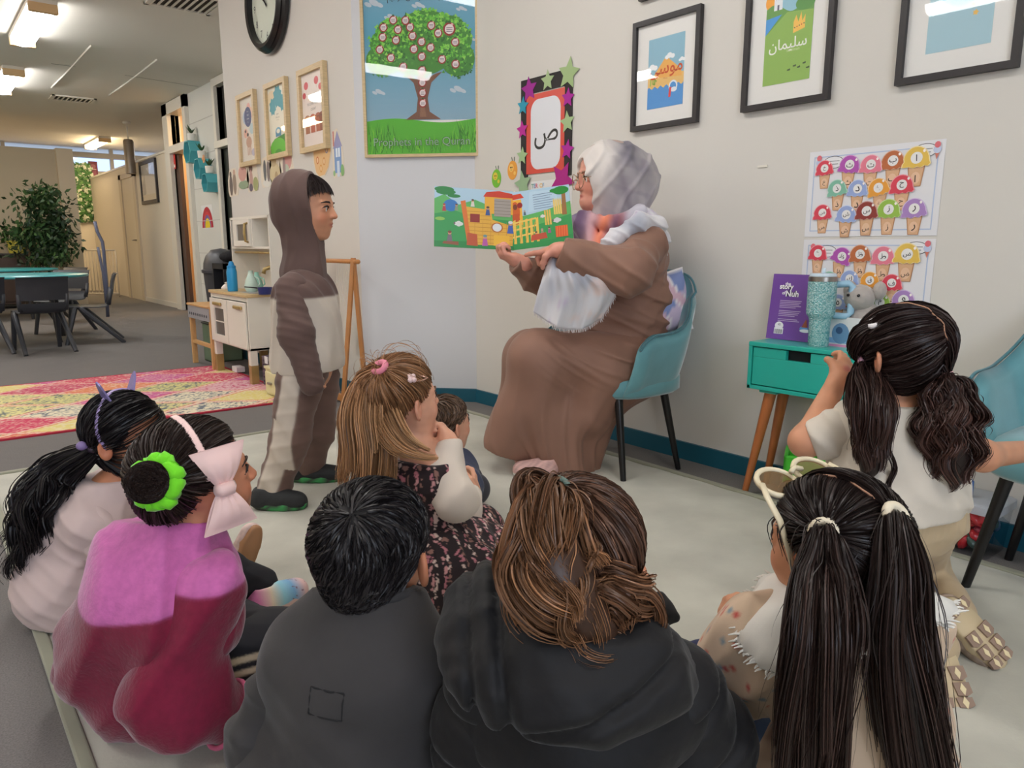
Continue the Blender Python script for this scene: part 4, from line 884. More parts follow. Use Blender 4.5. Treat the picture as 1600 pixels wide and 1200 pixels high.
for lo,hi in (((my0,kt-.198),(my1,kt-.16)),((my0,kt-.05),(my1,kt-.018)),((my0,kt-.16),(my0+.04,kt-.05)),((my1-.07,kt-.16),(my1,kt-.05))): mo_.box((kb-.014,lo[0],lo[1]),(kb,hi[0],hi[1]))
mw=mo_.build('microwave_door',KW,pk); G().box((kb-.006,my0+.04,kt-.16),(kb-.003,my1-.07,kt-.05)).build('microwave_window',M('smoked plastic'),mw)
G().tube([(kb-.014,my0+.03,kt-.17),(kb-.035,my0+.025,kt-.165),(kb-.04,my0+.025,kt-.11),(kb-.035,my0+.025,kt-.05),(kb-.014,my0+.03,kt-.045)],.008,8).build('handle',GOLD,mw,smooth=True)
G().tube([(kb+.02,ky0+.02,kt-.24),(kb+.02,ky1-.02,kt-.24)],.007,8).build('rail',GOLD,pk,smooth=True)
fy=ky0+.2
G().tube([(k1-.06,fy,kz),(k1-.06,fy,kz+.13),(k1-.075,fy+.01,kz+.155),(k1-.11,fy+.03,kz+.165),(k1-.15,fy+.045,kz+.15),(k1-.16,fy+.048,kz+.12)],.014,10).build('faucet',GOLD,pk,smooth=True)
G().box((k0+.05,ky0+.06,kz),(k0+.26,ky0+.28,kz+.004),bev=.001).build('sink_rim',M('sink grey',(150,150,150),rough=.4),pk)
# things on the worktop
def onK(u,v,x): p=PX(u,v,x); return np.array([x,p[1],kz+.001])
p=onK(364,455,k0+.05); t=thing('water_bottle','bright blue drink bottle on the toy kitchen worktop','bottle',p)
BB=M('cyan bottle',(44,150,206),rough=.3); G().lathe([(0,0),(.032,0),(.034,.005),(.034,.13),(.03,.15),(.027,.155)],p,seg=20).build('body',BB,t,smooth='auto')
G().lathe([(.029,.155),(.029,.17),(.02,.175),(.018,.185),(.012,.2),(0,.201)],p,seg=18).build('cap',M('cyan cap',(40,140,200),rough=.4),t,smooth='auto')
MINT=M('mint enamel',(160,214,196),rough=.35)
def vase(nm,lb,p,s,mat):
    t=thing(nm,lb,'teapot',p,group=None); G().lathe([(0,0),(.03*s,0),(.04*s,.02*s),(.042*s,.04*s),(.034*s,.075*s),(.018*s,.11*s),(.014*s,.13*s),(.016*s,.135*s)],p,seg=20).build('body',mat,t,smooth='auto')
    G().tube([p+RGT*.03*s+UP*.03*s,p+RGT*.055*s+UP*.05*s,p+RGT*.05*s+UP*.085*s,p+RGT*.02*s+UP*.1*s],.005*s,6).build('handle',mat,t,smooth=True); return t
vase('toy_teapot','pale mint toy jug with slim neck beside the pan',onK(393,450,k0+.12),1.05,M('pale mint',(196,218,206),rough=.35))
vase('toy_teapot','greener mint toy jug behind the slim necked one',onK(402,447,k0+.19),.95,MINT)
p=onK(414,452,k0+.1); t=thing('toy_pan','navy blue toy saucepan with thin black handle on the worktop','pan',p)
G().lathe([(0,0),(.04,0),(.046,.045),(.048,.045),(.044,.04),(.038,.006),(0,.006)],p,seg=20).build('bowl',M('navy enamel',(40,48,110),rough=.3),t,smooth='auto'); G().tube([p+UP*.04-RGT*.045,p+UP*.047-RGT*.13],.004,6).build('handle',M('black plastic',(30,30,32),rough=.5),t,smooth=True)
p=onK(354,451,k0+.1); t=thing('toy_dish','small white toy dish with lid behind the blue bottle','dish',p); G().lathe([(0,0),(.035,0),(.036,.01),(.02,.03),(.008,.036),(.012,.045),(0,.052)],p,seg=18).build('body',M('white china',(232,222,214),rough=.3),t,smooth='auto')
p=np.array([kb+.05,ky1-.06,kt-.199]); t=thing('toy_tin','tiny pink toy tin on the left shelf of the toy kitchen','tin',p); G().box(p-[.02,.016,0],p+[.02,.016,.045],bev=.004).build('body',M('pink tin',(222,170,170),rough=.4),t); G().box(p+[-.022,-.018,.045],p+[.022,.018,.055],bev=.004).build('lid',M('white china'),t)
# stuff under the kitchen
p=np.array([k0+.1,ky1-.18,0]); t=thing('white_box','little white box on the rug under the toy kitchen','box',p+[0,0,.011]); G().box(p+[-.03,-.05,.011],p+[.03,.05,.05],bev=.004).build('body',M('white paper'),t)
# lidded black bin and black bag behind
p=PX(352,470,2.45); p=np.array([2.5,PX(352,470,2.5)[1],0]); 
bz=PX(350,405,2.5)[2]
t=thing('waste_bin','dark grey swing lid waste bin standing behind the toy kitchen','bin',(2.42,6.35,0))
bc=np.array([2.42,6.35,0]); w0=PX(325,430,2.42)[1]-PX(360,430,2.42)[1]
def lid_z(v): return PX(345,v,2.42)[2]
zl0,zl1=lid_z(426),lid_z(388)
bc=np.array([2.42,PX(347,426,2.42)[1],0]); t.location=tuple(bc)
DK=M('charcoal bin plastic',(62,62,66),rough=.5)
G().lathe([(0,0),(.13,0),(.17,zl0-.005),(.17,zl0)],bc,seg=24,sy=1.15).build('bin_body',DK,t,smooth='auto')
hl=zl1-zl0; G().lathe([(.185,zl0),(.187,zl0+.03),(.17,zl0+.035),(.165,zl0+hl*.4),(.14,zl0+hl*.7),(.09,zl0+hl*.93),(0,zl0+hl)],bc,seg=24,sy=1.15).build('swing_lid',M('bin lid',(72,72,76),rough=.4),t,smooth='auto')
bg=np.array([2.42,bc[1]-.42,0])
t=thing('black_trolley','black box stand with a dark bag on top behind the toy kitchen','trolley',bg)
zt_=lid_z(410); 
g=G().box(bg+[-.17,-.16,0],bg+[.17,-.14,zt_]).box(bg+[-.17,.14,0],bg+[.17,.16,zt_]).box(bg+[-.17,-.16,zt_-.05],bg+[.17,.16,zt_]).box(bg+[-.17,-.16,zt_*.5],bg+[.17,.16,zt_*.5+.02]); g.build('stand',M('black board',(28,28,34),rough=.5),t)
t=thing('dark_bag','crumpled black bag lying on the black stand','bag',bg+[0,0,zt_]); G().ball(bg+[-.02,0,zt_+.06],(.13,.13,.06)).ball(bg+[.03,-.06,zt_+.11],(.1,.08,.075)).build('body',M('black cloth',(24,22,26),rough=.9,bump=.6,bscale=30),t,smooth=True)
# workbench to the left of the kitchen
wl=FL(305,567); wb0=np.array([wl[0]-.01,wl[1]-.02]); 
wt=PX(300,474,wb0[0])[2]
t=thing('toy_workbench','low wooden toy workbench with grey punched apron left of the kitchen','workbench',(*wb0,0))
x0,x1,y0,y1=wb0[0],wb0[0]+.3,ky1+.02,wb0[1]+.045
PINE=M('pine',(206,160,104),rough=.5,var=.12,vscale=16,stretch=(6,6,1)); AP=M('grey punched board',(156,156,160),rough=.5)
G().box((x0-.012,y0-.0,wt-.015),(x1,y1+.01,wt),bev=.003).build('top',PINE,t)
for xx in (x0,x1-.035):
    for yy in (y0,y1-.03): G().box((xx,yy,0),(xx+.035,yy+.03,wt-.015),bev=.002).build('leg',PINE,t)
ap=G().box((x0-.006,y0,wt-.11),(x0-.001,y1,wt-.016)).build('apron',AP,t)
for k in range(9): G().lathe([(0,0),(.011,0),(.011,.002),(0,.002)],(x0-.0065,y0+.05+k*(y1-y0-.1)/8,wt-.075),(-1,0,0),8).build('hole',M('hole dark',(70,70,76),rough=.8),ap)
G().box((x0+.005,y0+.03,.16),(x0+.03,y1-.03,.185)).build('cross_rail',PINE,t)
p=np.array([x0+.1,y0+.14,wt]); t=thing('toy_block_roll','orange wooden toy piece lying on the workbench','toy',p); G().lathe([(0,-.07),(.02,-.068),(.022,.0),(.02,.068),(0,.07)],p+[0,0,.022],(.3,1,0),12).build('body',M('orange toy wood',(196,120,80),rough=.5),t,smooth='auto')
gb=FL(330,566); t=thing('green_tub','sage green open tub under the toy workbench','tub',(gb[0]+.1,gb[1],0)); 
gx,gy=gb[0]+.0,gb[1]-.04; g=G()
for lo,hi in (((0,0,0),(.24,.2,.01)),((0,0,0),(.012,.2,.3)),((.228,0,0),(.24,.2,.3)),((0,0,0),(.24,.012,.3)),((0,.188,0),(.24,.2,.3))): g.box((gx+lo[0],gy+lo[1],lo[2]),(gx+hi[0],gy+hi[1],hi[2]),bev=.002)
g.build('walls',M('sage fabric',(110,132,106),rough=.8,bump=.2,bscale=120),t); G().tube([(gx-.003,gy,.3),(gx+.243,gy,.3),(gx+.243,gy+.2,.3),(gx-.003,gy+.2,.3)],.007,6,closed=True).build('rim',M('dark rim',(50,54,48),rough=.7),t)
# basket, cream chest, hanging rack right of the kitchen
b=FL(402,600); t=thing('purple_basket','grey purple woven plastic basket beside the toy kitchen','basket',(1.72,4.55,0))
bx,by,bw2,bd2,bh2=1.72,4.56,.24,.15,.19
g=G()
for i in range(7):
    z=.012+i*.027; g.box((bx,by,z),(bx+.004,by+bd2,z+.013)).box((bx,by,z),(bx+bw2,by+.004,z+.013))
for i in range(6): g.box((bx-.001,by+i*bd2/5-.004,0),(bx+.005,by+i*bd2/5+.004,bh2))
for i in range(9): g.box((bx+i*bw2/8-.004,by-.001,0),(bx+i*bw2/8+.004,by+.005,bh2))
g.build('weave',M('mauve plastic',(112,96,108),rough=.5),t)['kind']='stuff'
G().box((bx+.006,by+.006,.004),(bx+bw2,by+bd2,bh2-.02)).build('liner',M('mauve dark',(70,60,70),rough=.8),t); G().tube([(bx,by,bh2),(bx+bw2,by,bh2),(bx+bw2,by+bd2,bh2),(bx,by+bd2,bh2)],.008,6,closed=True).build('rim',M('mauve plastic'),t)
G().box((bx-.006,by+.05,bh2-.035),(bx-.002,by+.1,bh2+.012),bev=.002).build('tag',M('white paper'),t)
cr_=FL(536,620); t=thing('cream_chest','cream painted low cupboard behind the standing boy','cupboard',(1.72,4.08,0))
x0=PP(430,600,FL(430,616),(0,1,0))[0]; cy0=cr_[1]; zc_=PY(518,575,cy0)[2]; CRM=M('cream board',(222,212,170),rough=.5)
G().box((1.62,cy0,.012),(1.84,cy0+.34,zc_-.016),bev=.002).build('cabinet_body',CRM,t)
G().box((1.612,cy0-.006,zc_-.016),(1.845,cy0+.345,zc_),bev=.003).build('top',CRM,t); G().box((1.63,cy0+.01,0),(1.835,cy0+.33,.012)).build('plinth',CRM,t)
G().box((1.605,cy0+.03,.03),(1.619,cy0+.31,zc_-.03),bev=.002).build('door',CRM,t); G().box((1.59,cy0+.2,zc_-.1),(1.605,cy0+.25,zc_-.085),bev=.003).build('knob',M('brushed steel'),t)
# A-frame rack with strings
RW=M('rack wood',(190,128,72),rough=.45,var=.1,vscale=12,stretch=(5,5,1))
ra=PX(565,409,1.99); top=ra[2]; ry0=ra[1]+.05; ry1=PX(508,404,1.99)[1]+.02
t=thing('hanging_rack','wooden frame rack with strings standing against the clock wall','rack',(1.93,ry0,0))
G().tube([(1.97,ry0-.05,top),(1.97,ry1+.06,top)],.013,8).build('top_rod',RW,t,smooth=True)
for y in (ry0,ry1):
    for dx in (-.1,.06): G().tube([(1.965,y,top+.02),(1.965+dx,y+ (.02 if dx>0 else 0),.0)],.016,4,flat=.7).build('leg',RW,t)
G().box((1.862,ry0,.015),(1.885,ry1,.05)).build('low_rail',RW,t)
for k in range(9):
    y=ry0+.04+k*.022; l=.18+.12*((k*7)%5)/5
    G().tube([(1.965,y,top-.01),(1.962,y+.004,top-.01-l*.5),(1.965,y-.003,top-.01-l)],.0018,4).build('string',M('string',(206,198,184),rough=.9),t)
for y,u in ((ry0+.16,0),(ry0+.09,1)):
    a=Art((1.958,y,top-.47),nrm(np.array([-.5,-1,0])),AZ_); a.text('A',0,0,.11,(52,92,82),.03); V,F=a.g.V,a.g.F
    mesh_obj('letter_cutout',V,F,PRINT,t,False,np.array(a.g.C))
# ---------------------------------------------------------------- far end: tables, chairs, plant, gate
TT=M('turquoise table top',(64,160,166),rough=.3)
def ktable(label,u,v,D,r,grp='round turquoise tables'):
    c=A(u,v,D); z=c[2]; t=thing('activity_table',label,'table',(c[0],c[1],0),group=grp)
    G().lathe([(0,z-.025),(r-.012,z-.025),(r,z-.018),(r,z-.005),(r-.01,z),(0,z)],(c[0],c[1],0),seg=40).build('tabletop',TT,t,smooth='auto')
    for k in range(4):
        q=k*math.pi/2+.6; G().tube([(c[0]+r*.6*math.cos(q),c[1]+r*.6*math.sin(q),z-.026),(c[0]+r*.72*math.cos(q),c[1]+r*.72*math.sin(q),0)],.022,10).build('leg',M('dark table leg',(38,38,42),rough=.5),t,smooth='auto')
    return t
ktable('nearer round turquoise activity table with dark chairs around it',28,429,7.05,.58)
ktable('second turquoise activity table behind the first',0,420,9.3,.62)
PLA=M('dark grey plastic chair',(56,58,64),rough=.4)
def kid_chair():
    t=thing('school_chair','','chair',(0,0,0))
    prof=[(.19,.335),(.16,.35),(.05,.345),(-.08,.34),(-.14,.345),(-.175,.37),(-.19,.42)]
    def sheet(pr,w,th=.008,crown=0):
        V=[];F=[];m=9
        for s in (0,1):
            for i,(y,z) in enumerate(pr):
                for k in range(m):
                    x=-1+2*k/(m-1); V.append((x*w,y-crown*(1-x*x)*(-1)+ (th if s else 0)*(0 if z<.36 else -1), z+(-th if s else 0)*(1 if z<.36 else 0)-.006*(1-x*x)*(1 if z<.36 else 0)))
        n=len(pr);o2=n*m
        for i in range(n-1):
            for k in range(m-1):
                a=i*m+k; F+= [(a,a+1,a+m+1,a+m),(o2+a,o2+a+m,o2+a+m+1,o2+a+1)]
        bd=[i*m for i in range(n)]+[(n-1)*m+k for k in range(1,m)]+[i*m+m-1 for i in range(n-2,-1,-1)]+[k for k in range(m-2,0,-1)]
        for a,b in zip(bd,bd[1:]+bd[:1]): F.append((a,b,o2+b,o2+a))
        return V,F
    V,F=sheet(prof,.17); G().add(V,F).build('seat',PLA,t,smooth='auto',world=False)
    V,F=sheet([(-.185,.445),(-.195,.5),(-.205,.56),(-.225,.625),(-.24,.64)],.19,.01,-.02); G().add(V,F).build('backrest',PLA,t,smooth='auto',world=False)
    for s in (-1,1):
        G().tube([(s*.165,-.165,.36),(s*.175,-.18,.42),(s*.178,-.2,.5)],[.02,.018,.016],8).build('back_bracket',PLA,t,smooth=True,world=False)
        G().tube([(s*.16,.06,.335),(s*.17,.05,.32),(s*.185,-.27,.0)],[.018,.024,.018],8).build('leg',PLA,t,smooth='auto',world=False)
        G().tube([(s*.16,.1,.335),(s*.165,.11,.32),(s*.175,.2,.0)],[.018,.022,.018],8).build('leg',PLA,t,smooth='auto',world=False)
    return t
kc0=kid_chair(); first=True
def place(label,pos,fdir,z=0):
    global first
    o=kc0 if first else copy_tree(kc0); first=False
    o.location=(pos[0],pos[1],z); o.rotation_euler=(0,0,math.atan2(fdir[1],fdir[0])-math.pi/2); o['label']=label; o['group']='dark plastic school chairs'; return o
a_,b_=FL(35,557),FL(125,549); md=(a_+b_)/2; fd=nrm(np.array([-(b_-a_)[1],(b_-a_)[0],0])); fd=fd if fd@FWD>0 else -fd
place('dark school chair seen from behind at the turquoise table',md+fd*.27,fd)
a_=FL(19,558); place('dark school chair cut by the left edge beside the one seen from behind',a_-RGT*.42+FWD*.2,nrm(fd-RGT*.15))
pa=FL(178,537); place('dark school chair seen side on at the right of the turquoise table',pa-RGT*.27+FWD*.12,-RGT*.87-FWD*.49)
c=A(22,429,7.05); place('dark school chair on the far side of the nearer table, back showing over it',c+FWD*.72-RGT*.02,-FWD)
place('dark school chair between the two turquoise tables, small back visible',A(90,426,8.7)*[1,1,0],nrm(-FWD-RGT*.4))
# bent blue grey frame standing behind
bf=FL(165,500); D=(bf@FWD)+.4
t=thing('bent_frame','thin bent blue grey frame standing up behind the side on chair','frame stand',A(165,478,D)*[1,1,0])
BG=M('blue grey tube',(92,98,122),rough=.4)
P=[(148,346),(152,362),(160,378),(162,392),(164,415),(166,440)]
G().tube([A(u,v,D) for u,v in P]+[A(166,470,D)*[1,1,0]],.02,8,flat=.5).build('long_rail',BG,t,smooth=True)
G().tube([A(u,v,D+.25) for u,v in [(153,386),(156,402),(161,425)]]+[A(163,440,D+.25)*[1,1,0]],.017,8,flat=.5).build('short_rail',BG,t,smooth=True)
# gate
gx0,gx1=FL(135,463),FL(187,463); zg=A(160,391,(gx0@FWD))[2]
t=thing('safety_gate','white barred safety gate across the hall behind the chairs','gate',gx0)
WG=M('white gate bar',(232,226,216),rough=.4); dirg=gx1-gx0; L_=np.linalg.norm(dirg); dirg/=L_
for z in (.05,zg): G().tube([gx0+UP*z,gx1+UP*z],.014,8).build('rail',WG,t,smooth=True)
for k in range(11): p=gx0+dirg*L_*k/10; G().tube([p+UP*(0 if k in(0,10) else .05),p+UP*zg],.012 if k in(0,10) else .007,6).build('bar',WG,t,smooth=True)
# ivy panel and maroon poster on the far wall
iv=PY(113,346,YF); iv2=PY(141,257,YF); t=thing('ivy_panel','tall panel of green and white artificial ivy leaves on the far door','panel',(iv[0],YF,iv[2]))
G().box((iv[0],YF-.03,iv[2]),(iv2[0],YF-.005,iv2[2])).build('backing',M('dark green backing',(60,84,54),rough=.9),t)
g=G()
for k in range(700):
    p=np.array([RNG.uniform(iv[0],iv2[0]),YF-.035-RNG.uniform(0,.05),RNG.uniform(iv[2],iv2[2])]); q=RNG.uniform(0,6.28); s=RNG.uniform(.03,.06)
    a1=np.array([math.cos(q),RNG.uniform(-.4,.4),math.sin(q)])*s; a2=np.array([-math.sin(q),RNG.uniform(-.4,.4),math.cos(q)])*s*.6; g.add([p-a1,p+a2,p+a1,p-a2],[(0,1,2,3)],[(70,120,56),(96,140,76),(206,210,186),(50,96,44)][k%4])
o=g.build('ivy_leaves',PRINT,t,attr=True); o['kind']='stuff'
m0=PY(141,276,YF-.1); m1=PY(153,252,YF-.1); t=thing('maroon_poster','small maroon poster in the high far window','poster',m0); G().box((m0[0],YF-.012,m0[2]),(m1[0],YF-.005,m1[2])).build('sheet',M('maroon print',(110,44,60),rough=.6),t)
a=Art((m0[0],YF-.0125,m0[2]),(1,0,0),AZ_); w_,h_=m1[0]-m0[0],m1[2]-m0[2]; a.ell(w_*.5,h_*.68,w_*.3,h_*.15,(150,90,96)); a.rect(w_*.2,h_*.1,w_*.8,h_*.4,(140,70,84)); a.line([(w_*.2,h_*.5),(w_*.8,h_*.5)],.02,(190,150,150)); a.build('print',t)
# plant by the partition post
fp=np.array([*PY(62,470,YP-1.0)[:2],0]); PD=fp@FWD
t=thing('artificial_tree','tall bushy dark green artificial tree against the beige partition','plant',fp)
G().lathe([(0,0),(.16,0),(.2,.32),(.18,.32),(.16,.05),(0,.05)],fp,seg=20).build('pot',M('dark pot',(60,54,50),rough=.6),t,smooth='auto')
ztop=A(66,292,PD)[2]
for s in (-1,0,1): G().tube([fp+[s*.03,0,.05],fp+[s*.06,.02*s,.9],fp+[s*.14,-.03*s,ztop-.3]],[.018,.014,.006],6).build('stem',M('thin trunk',(120,98,72),rough=.8),t,smooth=True)
g=G(); cl_=[(68,330,.38,.34),(66,310,.28,.22),(80,350,.3,.28),(62,362,.33,.25),(88,375,.28,.3),(42,366,.22,.1),(64,392,.42,.22),(80,400,.3,.14)]
for k in range(2600):
    u,v,rx,rz_=cl_[k%len(cl_)]; c=A(u,v,PD); q=RNG.normal(size=3)*.42; p=c+RGT*q[0]*rx+FWD*q[1]*rx*.8+UP*q[2]*rz_
    p[1]=min(p[1],YP-.04)
    dv=RNG.normal(size=3); dv[2]-=.7; dv=nrm(dv)*RNG.uniform(.07,.12); sd=nrm(np.cross(dv,RNG.normal(size=3)))*.02
    g.add([p,p+dv*.45+sd,p+dv,p+dv*.45-sd],[(0,1,2,3)],[(38,66,34),(52,84,44),(28,50,28),(66,100,56)][k%4])
o=g.build('foliage',M('tree leaf',attr=True,rough=.5),t,attr=True); o['kind']='stuff'
# dark cabinet with yellow pot
cA=A(46,394,PD-.0); cabx1=PY(46,394,YP-.42)[0]; czt=PY(30,396,YP-.42)[2]
t=thing('dark_cabinet','low dark brown cabinet against the beige partition behind the tables','cabinet',(cabx1-.6,YP-.4,0)); DB=M('dark walnut',(70,54,46),rough=.5,var=.1,vscale=10)
G().box((cabx1-1.4,YP-.42,.06),(cabx1,YP-.02,czt-.03),bev=.004).build('cabinet_body',DB,t); G().box((cabx1-1.42,YP-.44,czt-.03),(cabx1+.02,YP-.01,czt),bev=.004).build('top',M('near black top',(44,36,32),rough=.4),t)
for k in range(3): G().box((cabx1-1.36+k*.46,YP-.432,.1),(cabx1-1.36+k*.46+.43,YP-.42,czt-.06),bev=.003).build('door',DB,t)
for x in (cabx1-1.38,cabx1-.05): G().box((x,YP-.4,0),(x+.04,YP-.06,.06)).build('foot',DB,t)
pc=PY(27,395,YP-.25); pc=np.array([pc[0],YP-.25,czt])
t=thing('yellow_pot_plant','yellow pot with trailing green plant on the dark cabinet','plant',pc); G().lathe([(0,0),(.1,0),(.12,.18),(.1,.18),(.08,.02),(0,.02)],pc,seg=18).build('pot',M('yellow pot',(196,190,80),rough=.4),t,smooth='auto')
g=G()
for k in range(220):
    q=RNG.normal(size=3)*[.13,.08,.08]; p=pc+[0,0,.26]+q; dv=nrm(RNG.normal(size=3))*.07; sd=nrm(np.cross(dv,RNG.normal(size=3)))*.025; g.add([p,p+dv*.5+sd,p+dv,p+dv*.5-sd],[(0,1,2,3)],[(44,80,40),(60,104,50),(34,60,32)][k%3])
o=g.build('leaves',M('tree leaf'),t,attr=True); o['kind']='stuff'
pc2=pc+[.36,0,0]; t=thing('teal_pot','small teal pot beside the yellow pot on the dark cabinet','pot',pc2); G().lathe([(0,0),(.07,0),(.09,.2),(.075,.2),(.06,.02),(0,.02)],pc2,seg=16).build('body',M('teal pot',(120,160,160),rough=.4),t,smooth='auto')
pc3=pc-[.27,0,0]; t=thing('brass_ring','tiny brass ring ornament left of the yellow pot','ornament',pc3); G().tube([pc3+[.05*math.cos(q),0,.06+.05*math.sin(q)] for q in np.linspace(0,6.28,17)[:-1]],.012,6,closed=True).build('ring',M('brass',(170,150,90),rough=.3,metal=.8),t,smooth=True)
# ================================================================ PEOPLE: smooth implicit bodies, clothes and hair
import openvdb as vdb
def ridge(q,wd=.35): return np.exp(-(np.sin(q)/wd)**2)
class SD:
    def __init__(s): s.p=[]; s.cut=[]; s.noise=None
    def rc(s,a,b,ra,rb=None,k=.03,sub=False):
        a=np.array(a,np.float32);b=np.array(b,np.float32); rb=ra if rb is None else rb
        s.p.append(('rc',a,b,float(ra),float(rb),float(k),sub,(a+b)/2,float(np.linalg.norm(b-a)/2+max(ra,rb)))); return s
    def ch(s,pts,rs,k=.03):
        for i in range(len(pts)-1): s.rc(pts[i],pts[i+1],rs[i],rs[i+1],k)
        return s
    def el(s,c,r,Rm=None,k=.03,sub=False):
        c=np.array(c,np.float32); r=np.array(r,np.float32) if hasattr(r,'__len__') else np.array([r]*3,np.float32)
        s.p.append(('el',c,r,np.eye(3,dtype=np.float32) if Rm is None else np.array(Rm,np.float32),0,float(k),sub,c,float(r.max()))); return s
    def plane(s,p,n): s.cut.append((np.array(p,np.float32),nrm(n).astype(np.float32))); return s     # keeps the side the normal points away from
    def prim(s,q,P):
        if q[0]=='rc':
            a,b,ra,rb=q[1:5]; ab=b-a; L=float(ab@ab)+1e-12; t=np.clip(((P-a)@ab)/L,0,1); dd=P-a-t[...,None]*ab
            return np.sqrt((dd*dd).sum(-1))-(ra+(rb-ra)*t)
        c,r,Rm=q[1:4]; l=(P-c)@Rm; k0=np.sqrt(((l/r)**2).sum(-1)); k1=np.sqrt(((l/(r*r))**2).sum(-1))+1e-9
        return k0*(k0-1)/k1
    def ev(s,P,idx=None,final=False):
        d=None
        for i,q in enumerate(s.p):
            if idx is not None and not idx[i]: continue
            v=s.prim(q,P); k=q[5]
            if d is None: d=v if not q[6] else np.full(v.shape,1.,np.float32); 
            elif q[6]:
                h=np.maximum(k-np.abs(-v-d),0)/k; d=np.maximum(d,-v)+h*h*k*.25
            else:
                h=np.maximum(k-np.abs(v-d),0)/k; d=np.minimum(d,v)-h*h*k*.25
        if d is None: d=np.full(P.shape[:-1],1.,np.float32)
        if final and s.noise is not None: d=d+s.noise(P)
        for p,n in s.cut: d=np.maximum(d,(P-p)@n)
        return d
    def mesh(s,vox=.006,adapt=0.,B=16,slack=.01):
        lo=np.min([q[7]-q[8]-q[5]*.3 for q in s.p if not q[6]],0)-slack-vox*2; hi=np.max([q[7]+q[8]+q[5]*.3 for q in s.p if not q[6]],0)+slack+vox*2
        nb=np.ceil((hi-lo)/(vox*B)).astype(int); bs=vox*B; hd=bs*.87
        I=np.stack(np.meshgrid(*[np.arange(n) for n in nb],indexing='ij'),-1).reshape(-1,3)
        Cn=(lo+(I+.5)*bs).astype(np.float32); pv=np.stack([s.prim(q,Cn) for q in s.p],1)
        tot=s.ev(Cn)
        grid=vdb.FloatGrid(1.0); loc=np.stack(np.meshgrid(*[np.arange(B)]*3,indexing='ij'),-1).astype(np.float32)*vox
        neg=np.full((B,B,B),-1.,np.float32)
        ks=np.array([q[5] for q in s.p])
        for n in range(len(I)):
            lim=hd*1.15+slack
            if tot[n]>lim: continue
            ijk=tuple(int(x) for x in I[n]*B)
            if tot[n]<-lim-.02: grid.copyFromArray(neg,ijk=ijk); continue
            near=pv[n]<max(0,tot[n])+2*hd+ks+slack
            P=(lo+I[n]*bs).astype(np.float32)+loc
            grid.copyFromArray(np.clip(s.ev(P,near,True)/vox,-4,4).astype(np.float32)*.25,ijk=ijk)
        pts,tri,qd=grid.convertToPolygons(0.,adapt) if adapt else (lambda r:(r[0],np.zeros((0,3),int),r[1]))(grid.convertToQuads(0.))
        V=pts*vox+lo; F=[tuple(int(x) for x in f) for f in tri]+[tuple(int(x) for x in f) for f in qd] if len(tri) else np.array(qd)
        # orientation
        f=np.array(qd if len(qd) else tri); a,b,c=V[f[:200,0]],V[f[:200,1]],V[f[:200,2]]; nn=np.cross(b-a,c-a); e=nn/(np.linalg.norm(nn,axis=1,keepdims=True)+1e-12)*vox
        ce=(a+b+c)/3; 
        if (s.ev((ce+e).astype(np.float32),None,True)-s.ev((ce-e).astype(np.float32),None,True)).sum()<0:
            F=F[:,::-1].copy() if isinstance(F,np.ndarray) else [x[::-1] for x in F]
        return V,F
    def build(s,name,mat,parent,vox=.006,adapt=0.,col=None,slack=.01):
        V,F=s.mesh(vox,adapt,slack=slack)
        return mesh_obj(name,V,F,mat,parent,True,None if col is None else col(V))
def folds(amp,fr,seed=0,n=5,warp=.6,puff=False):
    r=np.random.default_rng(seed); fr=np.array(fr,np.float32) if hasattr(fr,'__len__') else np.array([fr]*3,np.float32)
    W=[(r.normal(size=3).astype(np.float32)*fr*(1.5**(i*.5)),r.uniform(0,6.28),amp/(1.3**i)) for i in range(n)]; Q=r.normal(size=(3,3)).astype(np.float32)*fr.mean()*.5
    def f(P):
        w=np.sin(P@Q)*warp; o=0
        for k,(v,ph,a) in enumerate(W):
            t=np.sin(P@v+ph+w[...,k%3]*2); o=o+a*((1-2*np.abs(t)**.7) if puff else (2.0*np.exp(-(t/.6)**2)-1. if k%2==0 else t*.7))
        return o*(.7 if puff else -.62)
    return f
def vnoise(P,f,seed=0):
    r=np.random.default_rng(seed); o=0
    for i in range(5):
        v=r.normal(size=3)*f*1.45**i; v2=r.normal(size=3)*f; o=o+np.sin(P@v+r.uniform(0,6.28)+1.5*np.sin(P@v2))/1.35**i
    return o/2.4
SKINM=M('skin',attr=True,rough=.48,spec=.35,bump=.06,bscale=350)
SKINM.node_tree.nodes['Principled BSDF'].inputs['Subsurface Weight'].default_value=.12
SKINM.node_tree.nodes['Principled BSDF'].inputs['Subsurface Radius'].default_value=(.012,.005,.003)
def soft(x,e=.0014): return 1/(1+np.exp(-np.clip(np.asarray(x)/e,-30,30)))
